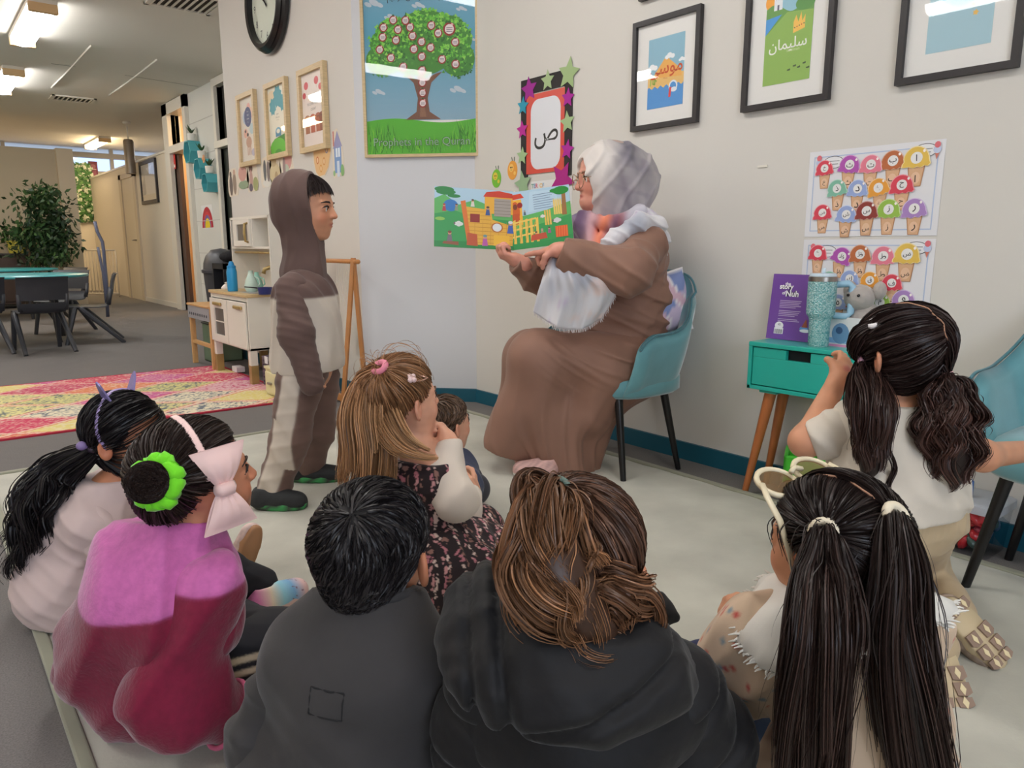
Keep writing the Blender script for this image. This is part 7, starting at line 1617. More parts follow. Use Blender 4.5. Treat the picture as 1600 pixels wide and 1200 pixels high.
# ---------------------------------------------------------------- child with two long dark pigtails and sunglasses
D0=.95
g3=person('child with two long straight dark pigtails, cream sunglasses on the head and beige top',A(1330,1260,D0)*[1,1,0])
h=Head(A(1293,856,D0),FW*.86-RT*.5+UP*.05,.185,UP-FW*.12,skin=(204,146,112))
nk=A(1318,950,D0-.02); che=A(1330,1040,D0-.03); pel=np.array([*A(1335,1230,D0-.03)[:2],.12]); tr_=nrm(RT*.9+FW*.4)
sd=SD(); h.prims(sd,neck=nk); s1,s2,tf,tu,tr=torso(sd,pel,che,tr_,0,w=.095,dp=.068)
elL,wrL=A(1160,1065,D0+.03),A(1132,1002,D0+.2); elR,wrR=A(1418,1130,D0+.02),A(1410,1190,D0+.15)
sd.ch([s1,elR,wrR],[.035,.03,.022]).ch([s2,elL,wrL],[.035,.03,.022])
hipL=pel-tr*.05; kL=A(1105,1065,1.13); fL_=np.array([*A(1160,1080,1.3)[:2],.05]); hipR=pel+tr*.06; kR=np.array([*A(1375,1100,1.15)[:2],.12]); fR=np.array([*A(1300,1050,1.3)[:2],.05])
sd.ch([hipR,kR,fR],[.06,.045,.03]).ch([hipL,kL,fL_],[.06,.045,.03]); hand(sd,wrL,UP+FW*.2,RT,.11,(.6,)*4); hand(sd,wrR,FW,-UP,.11,(.5,)*4)
sd.build('body',SKINM,g3,.0038,0,lambda V:h.color(V)); h.face(g3)
DK_=(38,28,26)
uL,uR=dir_at(h,1291,832),dir_at(h,1388,810)
hair_tied(h,g3,DK_,[(uL,-1),(uR,1)],7000,.001,31,.05,var=.3,wob=.012,minx=.012,part=True)
# pale parting line
pp=[h.S(hdir(np.array(a_),np.array(t_)),1.082,.004) for a_,t_ in [(0,t) for t in np.linspace(.75,.02,8)]+[(math.pi,t) for t in np.linspace(.08,1.75,14)]]
wv=[p+h.r*.003*math.sin(i*1.1) for i,p in enumerate(pp)]; G().tube(wv,.0026,6,flat=.5).build('parting',M('scalp',(176,130,104),rough=.6),g3,True)
DT=[(h.S(u_,1.12)@FWD) for u_ in (uL,uR)]
for nm,u_,gd,rd,n,sd_ in (('pigtail',uL,[(1288,845,DT[0]-.02),(1285,900,DT[0]-.04),(1284,980,D0-.16),(1274,1080,D0-.155),(1264,1200,D0-.14),(1258,1290,D0-.12)],[.009,.017,.027,.034,.038,.04,.025],4800,33),('pigtail',uR,[(1397,828,DT[1]-.02),(1402,890,DT[1]-.04),(1400,980,D0-.13),(1414,1080,D0-.14),(1434,1200,D0-.13),(1442,1290,D0-.12)],[.009,.017,.027,.033,.036,.038,.025],4800,35)):
    tp_=h.S(u_,1.1,.02); core('pigtail_core',[tp_]+[A(*q) for q in gd],rd,g3,DK_); P=tail([tp_]+[A(*q) for q in gd],rd,n,sd_,24,.006,.9,50,lenvar=.25); strands(nm,P,sw(P,.0009,.3),g3,DK_,sd_,.35,None,(58,40,34))
    P=tail([tp_]+[A(q[0]-12+RNG.uniform(-8,8),*q[1:]) for q in gd],[x*1.5 for x in rd],40,sd_+50,22,.016,1.4,0,lenvar=.6); strands('stray_hairs',P,sw(P,.0007,.3),g3,DK_,sd_,.2)
    elastic(g3,tp_+nrm(tp_-h.c)*.004,nrm(tp_-h.c),.0135,(226,214,190),.0065)
P=np.stack([catmull([h.S(hdir(np.array(ph_),np.array(1.05)),1.08),h.S(hdir(np.array(ph_*1.05),np.array(1.4)),1.3+.1*k),h.S(hdir(np.array(ph_*1.1),np.array(1.75)),1.28+.06*k)],12) for ph_,k in ((-1.2,0),(-1.3,.6),(-1.1,1),(-1.35,1.4))]); strands('stray_hairs',P,sw(P,.0007,.4),g3,DK_,5,.2)
# sunglasses pushed up on the head
SGF=M('cream acetate',(226,212,180),rough=.3)
g=G(); fc=lambda x,y,z:h.P(x,y,z)
cy_,cz_=.32,.45
for sx in (-1,1):
    c=fc(sx*.2,cy_,cz_); ax2=nrm(h.u*.35+h.f*.95); 
    rim=[c+h.r*math.cos(a)*.165*h.L+ax2*math.sin(a)*.15*h.L-h.u*.0 for a in np.linspace(0,2*np.pi,25)[:-1]]; g.tube(rim,.0042,6,closed=True)
    mesh_obj('lens_tmp',[],[],SGF).name
    hx=fc(sx*.385,cy_-.02,cz_+.02)
    pass
for o_ in [o for o in bpy.data.objects if o.name.startswith('lens_tmp')]: bpy.data.objects.remove(o_)
g.tube([fc(-.06,cy_,cz_+.05),fc(0,cy_+.02,cz_+.07),fc(.06,cy_,cz_+.05)],.004,6); sg=g.build('sunglasses_frame',SGF,g3,True)
for sx in (-1,1):
    c=fc(sx*.2,cy_,cz_); V=[c+h.r*math.cos(a)*.16*h.L+ax2*math.sin(a)*.145*h.L for a in np.linspace(0,2*np.pi,25)[:-1]]; mesh_obj('lens',V,[tuple(range(24))],M('brown lens',(120,92,56),rough=.1,alpha=.75),sg)
    G().tube([fc(sx*.365,cy_,cz_+.03),fc(sx*.425,cy_-.1,cz_-.02),fc(sx*.44,.08,.3),fc(sx*.435,-.02,.08),fc(sx*.42,-.06,-.08)],[.0045,.005,.005,.0045,.004],8,flat=.5,ref=h.r).build('temple_arm',SGF,sg,True)
# clothes
BEI=cloth('beige linen',(206,178,152),var=.06,bump=.25)
def flor(V):
    V=np.asarray(V); c=np.tile(np.array(lin((204,178,152))),(len(V),1))*(1+.05*vnoise(V,40,2))[:,None]; r=np.random.default_rng(8)
    K=V[r.integers(0,len(V),110)]
    for i,k in enumerate(K): m=soft(.0048-np.linalg.norm(V-k,axis=1),.0008)[:,None]; c=c*(1-m)+np.array(lin([(196,84,70),(120,140,150),(186,70,64)][i%3]))*m
    return c
EMB=M('embroidered linen',attr=True,rough=.9,sheen=.15,bump=.25,bscale=420)
sd=SD(); torso(sd,pel,che,tr_,.014,w=.1,dp=.078,sh=.04,hip=1.15); sd.rc(che+tu*.04,nk-UP*.015,.06,.045,.04); sd.rc(pel-tr*.04,pel+tr*.04,.115,None,.06); sd.noise=folds(.007,(11,11,7),101,5); sd.plane(nk+UP*.008,UP); sd.build('top',EMB,g3,.0045,0,flor)
sd=SD(); sd.ch([s2,A(1195,1010,D0+.0),A(1163,1040,D0+.03),elL],[.05,.066,.064,.05],.04); sd.noise=folds(.008,(14,14,12),102,5); sd.build('puffed_sleeve',EMB,g3,.0042,0,flor)
sd=SD(); sd.ch([elL,(elL+wrL)/2,wrL-nrm(wrL-elL)*.02],[.046,.044,.03],.03); sd.noise=folds(.007,15,103); sd.build('sleeve',EMB,g3,.005,0,flor)
sd=SD(); sd.ch([s1,elR,wrR],[.054,.056,.045],.04); sd.noise=folds(.008,(14,14,12),104,5); sd.build('sleeve',EMB,g3,.005,0,flor)
# frayed white collar
nu,nv=64,6; V=[]
for j in range(nv+1):
    for i in range(nu):
        a=2*np.pi*i/nu; t=j/nv; rx,ry=.052+.098*t,.047+.07*t; d_=tr*math.cos(a)*rx+tf*math.sin(a)*ry*.9; V.append(nk+UP*(.034-.006*t-.05*t*t*abs(math.cos(a)))+d_+UP*.006*math.sin(7*a)*t+tr*.008*math.cos(a)*t+(RNG.normal(size=3)*.004 if j==nv else 0))
F=[(j*nu+i,j*nu+(i+1)%nu,(j+1)*nu+(i+1)%nu,(j+1)*nu+i) for j in range(nv) for i in range(nu)]
co=mesh_obj('collar',V,F,cloth('white cotton',(226,222,214)),g3,True); md_=co.modifiers.new('thickness','SOLIDIFY'); md_.thickness=.003
g=G()
for i in range(nu*2):
    p=(np.array(V[nv*nu+(i//2)%nu])+np.array(V[nv*nu+((i+1)//2)%nu]))/2; dd=nrm((p-nk)*[1,1,.3])*RNG.uniform(.006,.014)+RNG.normal(size=3)*.003; g.tube([p,p+dd*.5+UP*.001,p+dd],[.0022,.0018,.0008],4)
g.build('frayed_edge',cloth('white cotton'),co)['kind']='stuff'
JN=cloth('navy denim',(42,48,82),bump=.3,bscale=300); JB=cloth('mid blue denim',(88,112,150),bump=.3,bscale=300,var=.15)
sd=SD(); sd.ch([pel,hipL,kL],[.08,.075,.052],.03); sd.noise=folds(.005,14,106); sd.build('jeans',JB,g3,.0055,0)
sd=SD(); sd.el(kL,(.062,.062,.06)); sd.rc(kL,kL*.55+fL_*.45,.058,.05); sd.noise=folds(.004,14,107); sd.build('navy_knee',JN,g3,.005,0)
sd=SD(); sd.ch([hipR,kR,fR],[.07,.055,.045]); sd.build('jeans',JB,g3,.007,0)
# ---------------------------------------------------------------- child with lilac headband and long curly dark pony tail
D0=1.72
g4=person('seated child in pale pink top with lilac cat ear headband and long curly pony tail',FL(110,940))
h=Head(A(206,684,D0),RT*.97-FW*.2+UP*.1,.19,UP-RT*.1,skin=(196,132,98))
nk=A(180,752,D0); che=A(150,815,D0); pel=np.array([*A(110,900,D0)[:2],.1]); tr_=nrm(-FW*.85+RT*.4)
sd=SD(); h.prims(sd,neck=nk,nr=.17); s1,s2,tf,tu,tr=torso(sd,pel,che,tr_,0,w=.085,dp=.068)
elR,wrR=A(185,880,D0-.08),A(260,900,D0+.05); elL,wrL=A(210,840,D0+.16),A(270,880,D0+.12)
hp1=pel+tr*.05; k1_=A(260,860,D0+.02); k1_[2]=.17; f1=FL(372,912); f1[2]=.06; hp2=pel-tr*.05; k2_=A(290,850,D0+.18); k2_[2]=.15; f2_=np.array([*A(330,880,D0+.2)[:2],.05])
sd.ch([s1,elR,wrR],[.033,.028,.02]).ch([s2,elL,wrL],[.033,.028,.02]).ch([hp1,k1_,f1],[.055,.042,.03]).ch([hp2,k2_,f2_],[.055,.042,.03]); hand(sd,wrR,RT,-UP,.11,(.5,)*4); hand(sd,wrL,RT,-UP,.11,(.5,)*4)
sd.build('body',SKINM,g4,.0038,0,lambda V:h.color(V)); h.face(g4,(50,36,30),(34,24,22))
HK=(26,22,24); tD=dir_at(h,124,722); hl4=lambda phi: th_h(phi)+.17*np.exp(-((np.abs((phi+np.pi)%(2*np.pi)-np.pi)-1.05)/.4)**2); hair_tied(h,g4,HK,[(tD,None)],4600,.0012,41,.07,hl4,wob=.03,var=.25)
tp_=h.S(tD,1.08,.02)
gd=[tp_,A(100,735,D0-.03),A(80,775,D0-.05),A(70,820,D0-.06),A(55,860,D0-.06),A(45,890,D0-.05)]
core('pony_tail_core',gd,[.02,.04,.05,.05,.045,.02],g4,HK,.7); P=tail(gd,[.018,.045,.062,.062,.06,.045],2600,42,40,.014,2.2,46,lenvar=.35); strands('pony_tail',P,sw(P,.0014,.4),g4,HK,43,.3)
LIL=M('lilac plastic',(170,150,200),rough=.4); LILS=M('lilac sequins',(150,140,196),rough=.25,metal=.3,bump=.8,bscale=160)
bd=[h.S(hdir(np.array(math.copysign(1.55,x)),np.array(abs(x))),1.12,.045) for x in np.linspace(-1.85,1.85,25)]; hb=G().tube(bd,.007,6,flat=.5,ref=h.f).build('headband',LIL,g4,True)
for sx in (-1,1):
    b0=h.S(hdir(np.array(math.copysign(1.5,sx)),np.array(.5)),1.1,.02); g=G(); w1=h.f*.0+nrm(h.r*sx*.6+h.u*.2+h.f*.3)
    pts=[(-.02,0),(.0,.05),(.012,.062),(.022,.05),(.028,0)]
    g.prism([(p[0]*.9,p[1]*.9) for p in pts],b0,nrm(h.r*.5+h.f*.9),nrm(h.u+h.r*sx*.5),.004); g.build('cat_ear',LILS,hb)
for k in range(3): G().ball(tp_+nrm(tp_-h.c)*.008+RNG.normal(size=3)*.012,(.014,.014,.011),seg=8,rings=6).build('flower_clip',M('lilac tulle',(140,120,170),rough=.6) if k else M('dark plum knot',(52,36,52),rough=.5),g4,True)
PKT=cloth('pale pink jersey',(206,184,180)); sd=SD(); torso(sd,pel,che,tr_,.016,w=.09,dp=.075,sh=.035,hip=1.15); sd.rc(che+tu*.03,nk+UP*.004,.06,.042,.05); sd.rc(pel-tr*.04-UP*.02,pel+tr*.04-UP*.02,.11,None,.05); sd.plane([0,0,.015],-UP); sd.plane(nk+UP*.01,UP); sd.noise=folds(.007,(16,16,14),111,5); sd.build('top',PKT,g4,.005,0)
for p3 in ([s1,elR,wrR],[s2,elL,wrL]): sd=SD(); sd.ch(p3,[.052,.045,.034]); sd.noise=folds(.006,16,112); sd.build('sleeve',PKT,g4,.0055,0)
LEG=cloth('cream leggings',(196,176,156)); sd=SD(); sd.rc(pel-tr*.04,pel+tr*.04,.085,None,.05); sd.ch([hp1,k1_,f1],[.07,.052,.038]).ch([hp2,k2_,f2_],[.07,.052,.038]); sd.noise=folds(.005,16,114); sd.build('leggings',LEG,g4,.006,0)
ft=FL(380,916); shoe(g4,[ft[0],ft[1],.03],np.array([ft[0],ft[1],.03])+nrm(UP*.9+RT*.3+FW*.25)*.135,up=nrm(-RT*.75+FW*.6+UP*.1),w=.03,sole=(176,130,92),upper=(222,196,190))
# ---------------------------------------------------------------- child in the magenta fleece with pink bow
D0=1.25
g5=person('seated child in magenta fleece with big pink bow and neon green scrunchie round a bun',FL(240,1150))
h=Head(A(316,750,D0+.0),RT*.76+FW*.64+UP*.16,.2,UP-FW*.1-RT*.08,skin=(196,134,102))
nk=A(296,842,D0); che=A(262,935,D0-.01); pel=np.array([*A(232,1060,1.31)[:2],.125]); tr_=nrm(RT*.78-FW*.62)
sd=SD(); h.prims(sd,neck=nk,ears=False); s1,s2,tf,tu,tr=torso(sd,pel,che,tr_,0,w=.085,dp=.068)
elR=A(266,1092,1.13); wrR=A(366,1118,1.19); elL=A(155,1030,1.34); wrL=A(230,1080,1.5)
hp1=pel+tr*.06; k1_=A(452,1008,1.33); f1=np.array([*A(330,960,1.6)[:2],.06]); hp2=pel-tr*.05; k2_=np.array([*A(330,900,1.65)[:2],.15]); f2_=FL(412,958); f2_[2]=.07
sd.ch([s1,elR,wrR],[.033,.028,.02]).ch([s2,elL,wrL],[.033,.028,.02]).ch([hp1,k1_,f1],[.055,.042,.03]).ch([hp2,k2_,f2_],[.055,.042,.03]); hand(sd,wrR,RT*.9+FW*.4,-UP,.11,(.5,)*4); hand(sd,wrL,RT,-UP,.11,(.5,)*4)
sd.build('body',SKINM,g5,.0038,0,lambda V:h.color(V)); h.face(g5)
HB=(46,34,30); tD=dir_at(h,252,752); hair_tied(h,g5,HB,[(tD,None)],4600,.0011,51,.045,wob=.02,var=.25)
tp_=h.S(tD,1.08,.0); bax=nrm(tp_-h.c); bc_=tp_+bax*.03
r=np.random.default_rng(52); n=1500; u_=r.normal(size=(n,3)); u_/=np.linalg.norm(u_,axis=1,keepdims=True); v_=np.cross(u_,r.normal(size=(n,3))); v_/=np.linalg.norm(v_,axis=1,keepdims=True); t=np.linspace(0,2.4,12)[None,:,None]
P=bc_+.033*(u_[:,None]*np.cos(t)+v_[:,None]*np.sin(t)); strands('bun',P,sw(P,.0013,.5),g5,HB,53,.3); G().ball(bc_,.032,(34,24,21),16,10).build('bun_core',HAIRM,g5,True,attr=True)
q1=nrm(np.cross(bax,UP)); q2=np.cross(bax,q1); NEO=cloth('neon green scrunchie',(120,226,40),sheen=.2,bump=.4,bscale=90)
P=[tp_+bax*.008+(q1*math.cos(a)+q2*math.sin(a))*(.034+.003*math.sin(9*a))+bax*.003*math.sin(7*a) for a in np.linspace(0,2*np.pi,49)[:-1]]; G().tube(P,[.013+.003*math.sin(k*1.9) for k in range(48)],10,closed=True).build('scrunchie',NEO,g5,True)
PB=cloth('pale pink ribbon',(246,208,202),rough=.6,sheen=.3,bump=.15,bscale=700); 
bd=[h.S(hdir(np.array(math.copysign(1.5,x)),np.array(abs(x))),1.12,.03) for x in np.linspace(-1.7,1.6,23)]; hb=G().tube(bd,.0075,6,flat=.45,ref=h.f).build('headband',PB,g5,True)
kd=dir_at(h,342,757); kc=h.S(kd,1.2,.02); kn=nrm(h.S(kd,1.3)-h.c); la=nrm((A(338,700,D0)-A(362,815,D0))); la=nrm(la-kn*(la@kn)); lb=np.cross(kn,la)
for s_ in (1,-1):
    V=[];F=[];nu,nv=14,12
    for side in (0,1):
        for j in range(nv+1):
            for i in range(nu+1):
                t=j/nv; w_=.012+.036*t**.8; x=(i/nu-.5)*2*w_; d_=.006+.066*t
                V.append(kc+la*s_*d_+lb*x+kn*((.014*math.sin(math.pi*min(1,t*1.05))+.004)*(1 if side==0 else -.35)*(1-.6*(2*i/nu-1)**2)+.0022*math.sin(i*1.7)*(1-t)))
    m=(nu+1)*(nv+1)
    for sd_ in (0,1):
        for j in range(nv):
            for i in range(nu): a=sd_*m+j*(nu+1)+i; f=(a,a+1,a+nu+2,a+nu+1); F.append(f if sd_==0 else f[::-1])
    mesh_obj('bow_loop',V,F,PB,hb,True)
    g=G(); g.add([kc+la*s_*.01+lb*.008-kn*.004,kc+la*s_*.07+lb*.055-kn*.012,kc+la*s_*.082+lb*.02-kn*.012,kc+la*s_*.02-lb*.006-kn*.004],[(0,1,2,3),(3,2,1,0)]); 
G().tube([kc-lb*.012,kc-lb*.008+kn*.01,kc+lb*.008+kn*.01,kc+lb*.012],.012,8,flat=.8).build('bow_knot',PB,hb,True)
MAG=cloth('magenta fleece',(140,24,64),sheen=.5,bump=.9,bscale=130,var=.14,vscale=60); PNK=(200,104,168)
def fcol(V):
    V=np.asarray(V); q=V-che; x=q@tr; z=q@UP; y=q@tf; lim=.016+2.4*x*x
    m=soft(z-lim,.0014)[:,None]; return np.array(lin(PNK))*m+np.array(lin((122,18,52)))*(1-m)
FLE=M('two tone fleece',attr=True,rough=.95,sheen=.4,bump=.7,bscale=140,var=.1,vscale=70)
sd=SD(); torso(sd,pel,che,tr_,.03,w=.104,dp=.092,sh=.04,hip=1.15); sd.rc(che+tu*.04,nk+UP*.04,.085,.055,.06); sd.rc(pel-tr*.04,pel+tr*.04,.12,None,.06); sd.plane(nk+UP*.034,UP+FW*.3); sd.plane([0,0,.015],-UP); f12=folds(.010,(9,9,7),121,5); sd.noise=lambda P:f12(P)-.008*ridge(((P-che)@nrm(UP*.7-RT*.7))*26+1.2*np.sin(((P-che)@FW)*14),.6)*np.clip((che[2]-P[...,2])/.08,0,1); sd.build('fleece_jacket',FLE,g5,.0045,0,fcol)
def scol_(p0):
    def f(V):
        V=np.asarray(V); m=soft((V-p0)@UP-.012,.0014)[:,None]; return np.array(lin(PNK))*m+np.array(lin((122,18,52)))*(1-m)
    return f
s1b=A(322,920,1.17)
for p3,sl in (([s1b,elR,wrR],1),([s2,elL,wrL],2)):
    sd=SD(); sd.ch(p3,[.062,.068,.054],.05); sd.noise=folds(.010,(11,11,11),122+sl,5); so=sd.build('sleeve',FLE,g5,.0045,0,scol_(p3[0]))
    ax=nrm(p3[2]-p3[1]); c=p3[2]-ax*.015; q1=nrm(np.cross(ax,UP)); q2=np.cross(ax,q1); G().tube([c+(q1*math.cos(a)+q2*math.sin(a))*.056 for a in np.linspace(0,2*np.pi,29)[:-1]],.005,6,closed=True).build('pink_cuff_binding',cloth('pink binding',(206,96,130)),so,True)
def tk(V):
    V=np.asarray(V); c=np.tile(np.array(lin((30,30,36))),(len(V),1)); ab=k1_-hp1; t=np.clip((V-hp1)@ab/(ab@ab),0,1); q=V-(hp1+t[:,None]*ab); up=q@UP; side=q@nrm(np.cross(ab,UP)); an=np.arctan2(side,up)
    for a0 in (1.15,1.5,1.85): 
        m=(soft(.085-np.abs(an-a0),.01)*(t>.02)*(t<.99))[:,None]; c=c*(1-m)+np.array(lin((206,190,160)))*m
    return c
sd=SD(); sd.rc(pel-tr*.05,pel+tr*.05,.1,None,.05); sd.ch([hp1,k1_,f1],[.078,.062,.045]).ch([hp2,k2_,f2_],[.075,.06,.042]); sd.noise=folds(.004,13,126); sd.build('striped_trousers',M('striped jersey',attr=True,rough=.85,bump=.2,bscale=400),g5,.0035,0,tk)
fh=FL(398,975); 
def rb(V):
    V=np.asarray(V); t=((V-np.array([fh[0],fh[1],.03]))@nrm(RT*.6+FW*.8))/.15; cs=np.array([lin(c) for c in ((226,130,180),(232,214,190),(150,206,220),(120,170,210),(226,190,186),(226,190,186))]); i=np.clip(t*4.6,0,4.99); i0=i.astype(int); f=(i-i0)[:,None]; c=cs[i0]*(1-f)+cs[i0+1]*f; m=((vnoise(V,170,4)>.75)&(t>.55))[:,None]; return np.where(m,np.array(lin((120,80,96))),c)
shoe(g5,[fh[0],fh[1],.016],np.array([fh[0],fh[1],.016])+nrm(RT*.6+FW*.8)*.15,w=.034,sole=(214,180,170),h=.062,colf=rb)
# ---------------------------------------------------------------- kneeling child with curly pigtails
D0=1.55
g6=person('kneeling child in cream T-shirt with curly pigtails at the turquoise table',FL(1430,1000))
h=Head(A(1404,553,D0),FW*.9-RT*.42-UP*.04,.188,UP-FW*.06,skin=(206,148,116))
nk=A(1412,625,D0-.01); che=A(1395,690,D0-.01); pel=A(1400,790,D0-.04); tr_=nrm(RT*.95+FW*.3)
sd=SD(); h.prims(sd,neck=nk); s1,s2,tf,tu,tr=torso(sd,pel,che,tr_,0,w=.09,dp=.066)
elL,wrL=A(1258,690,D0+.0),A(1312,590,D0+.12); elR,wrR=A(1535,712,D0-.02),A(1635,702,D0+.12)
kL=np.array([*A(1330,830,D0+.28)[:2],.06]); kR=np.array([*A(1440,830,D0+.3)[:2],.06]); hl_,hr_=pel-tr*.05,pel+tr*.055
aR=A(1490,960,1.56); aL=A(1455,1010,1.42)
sd.ch([s1,elR,wrR],[.034,.029,.022]).ch([s2,elL,wrL],[.034,.029,.022]).ch([hl_,kL,aL],[.06,.045,.03]).ch([hr_,kR,aR],[.06,.045,.03])
hand(sd,wrL,A(1325,560,D0+.16)-wrL,FW,.115,(.5,.6,.6,.6),side=1); hand(sd,wrR,RT+FW*.3,-UP,.115,(.3,.4,.4,.4),side=1)
sd.build('body',SKINM,g6,.0038,0,lambda V:h.color(V)); h.face(g6)
HC=(44,30,28); uL,uR=dir_at(h,1352,560),dir_at(h,1474,592); u3=dir_at(h,1372,508)
hair_tied(h,g6,HC,[(uL,-1),(uR,1)],5200,.0012,61,.06,var=.28,wob=.02,minx=.01,part=True)
pp=[h.S(hdir(np.array(a_),np.array(t_)),1.085,.004) for a_,t_ in [(0,t) for t in np.linspace(.6,.02,7)]+[(math.pi,t) for t in np.linspace(.08,1.5,14)]]; G().tube([p+h.r*.004*math.sin(i*1.3) for i,p in enumerate(pp)],.0026,6,flat=.5).build('parting',M('scalp'),g6,True)
def pig(root,u_,gd,rd,n,seed,curl,cf,nc,hc,tiec,tip=None,lv=.35):
    tp_=h.S(u_,1.1,.02); pts=[tp_]+[A(*q) for q in gd]; core('pigtail_core',pts,rd,root,hc,.7); P=tail(pts,rd,n,seed,42,curl,cf,nc,lenvar=lv); strands('pigtail',P,sw(P,.0011,.4),root,hc,seed,.35,None,tip); P=tail(pts,[x*1.25 for x in rd],40,seed+9,42,curl*1.3,cf,0,lenvar=.5); strands('stray_hairs',P,sw(P,.0008,.4),root,hc,seed,.2); elastic(root,tp_+nrm(tp_-h.c)*.004,nrm(tp_-h.c),.0175,tiec,.0075)
dl=h.S(uL,1.1)@FWD; dr2=h.S(uR,1.1)@FWD
pig(g6,uL,[(1354,590,dl-.03),(1360,640,D0-.13),(1362,700,D0-.14),(1356,750,D0-.14)],[.012,.034,.036,.034,.02],2400,62,.006,2.2,30,HC,(226,170,190),(70,48,42))
pig(g6,uR,[(1482,615,dr2-.03),(1482,660,D0-.12),(1484,710,D0-.13),(1482,765,D0-.12)],[.012,.045,.056,.05,.03],3400,64,.010,3.2,44,HC,(222,176,176),(84,56,48))
elastic(g6,h.S(u3,1.09,.03),h.R[:,0]*-.4+h.u*.6,.011,(226,222,224),.006)
gd=[h.S(u3,1.08,.03),h.S(nrm(u3*.6+uL*.4),1.1,.05),h.S(nrm(u3*.25+uL*.75),1.1,.05),h.S(uL,1.1,.03)]; P=tail(gd,[.01,.02,.02,.01],500,66,16,.004,1,0,lenvar=.05); strands('side_lock',P,sw(P,.0011,.6),g6,HC,67,.3)
P=np.stack([catmull([A(1375,640,D0-.15),A(1392,670,D0-.15),A(1388,700,D0-.15),A(1398,730,D0-.15),A(1388,757,D0-.15),A(1395,775,D0-.15)],30)+RNG.normal(size=3)*.003 for _ in range(24)]); strands('curl_lock',P,sw(P,.0011,.4),g6,HC,68,.2)
TEE=cloth('cream jersey',(212,202,188)); sd=SD(); torso(sd,pel+tu*.02,che,tr_,.018,w=.096,dp=.076,sh=.04,hip=1.1); sd.rc(che+tu*.04,nk-UP*.01,.055,.042,.05); sd.rc(pel-tr*.035+tu*.03,pel+tr*.035+tu*.03,.115,None,.05); sd.plane(nk-UP*.004,UP); sd.plane(A(1400,784,D0),-UP); fk=folds(.006,(13,13,10),131,5); sd.noise=lambda P:fk(P)-.008*ridge(((P-che)@nrm(UP*1.+RT*.9))*30,.35)*np.clip((che[2]-P[...,2])/.1,0,1); sd.build('t_shirt',TEE,g6,.0048,0)
sd=SD(); m_=s2*.4+elL*.6; sd.ch([s2,m_],[.056,.054],.04); sd.plane(m_+nrm(elL-s2)*.03,nrm(elL-s2)); sd.noise=folds(.006,15,132); sd.build('sleeve',TEE,g6,.0048,0)
sd=SD(); m_=s1*.45+elR*.55; sd.ch([s1,m_],[.056,.052],.04); sd.plane(m_+nrm(elR-s1)*.03,nrm(elR-s1)); sd.noise=folds(.006,15,133); sd.build('sleeve',TEE,g6,.0048,0)
BEP=cloth('beige trousers',(190,168,136)); sd=SD(); sd.rc(pel-tr*.04-tu*.02,pel+tr*.04-tu*.02,.1,None,.05); sd.ch([hl_,kL,aL],[.088,.066,.05]).ch([hr_,kR,aR],[.088,.066,.05]); sd.plane(A(1400,768,D0),UP); fk2=folds(.005,14,134); sd.noise=lambda P:fk2(P)-.004*ridge(((P-pel)@tr)*110,.5)*np.clip((P[...,2]-pel[2]+.07)/.05,0,1); sd.build('trousers',BEP,g6,.0055,0)
# trainers seen from the sole side
TN=(150,126,110); 
def trainer(heel,toe,soledir,root):
    u,at=shoe(root,heel,toe,up=-np.array(soledir),w=.038,sole=(206,186,150),upper=(158,138,122),h=.06)
    f=nrm(np.array(toe)-np.array(heel)); L=np.linalg.norm(np.array(toe)-np.array(heel))
    for x,y,ln in ((-.019,.08,.14),(.019,.08,.14),(-.021,.46,.17),(.021,.46,.17),(-.021,.66,.16),(.021,.66,.16),(-.018,.84,.12),(.018,.84,.12)):
        pts=[(-.5,-.45),(.5,-.5),(.55,.3),(.2,.55),(-.4,.5)]; rr=at(1,0,0)-at(0,0,0)
        G().prism([(px*.03*(1 if x>0 else -1),py*ln*L) for px,py in pts],at(x,y+ln/2,.001),rr,f,-.006 if np.cross(rr,f)@(-np.array(soledir))>0 else .006).build('tread_pad',M('taupe rubber',TN,rough=.8),u)
        sgn=-1 if np.cross(rr,f)@(-np.array(soledir))>0 else 1
        G().prism([(0,.012),(.006,0),(0,-.012),(-.006,0)],at(x,y+ln/2,.001)+np.array(soledir)*.0062,rr,f,sgn*.0012).build('tread_diamond',M('pale rubber',(230,212,170),rough=.7),u)
    return u,at
hA=A(1482,935,1.52); tA=A(1572,1040,1.44); sdir=nrm(-FW*.72+UP*.62-RT*.0+RT*.15); u_,at=trainer(hA,tA,sdir,g6)
V,F=text_geo('N',.03); 
hB=A(1455,985,1.42); tB=A(1497,1112,1.30); u2,at2=trainer(hB,tB,nrm(-FW*.75+UP*.62-RT*.1),g6)
for U,AT in ((u_,at),(u2,at2)):
    side=-1; o_=AT(side*.036,.34,.02); fx=nrm(AT(0,1,0)-AT(0,0,0)); uz=nrm(AT(0,0,1)-AT(0,0,0)); ox_=nrm(AT(-1,0,0)-AT(0,0,0)); a=Art(o_+ox_*.004,fx,uz) if np.cross(fx,uz)@ox_>0 else Art(o_+ox_*.004,-fx,uz); a.text('N',.025,0,.034,(204,194,180),.06); a.build('side_letter',U)
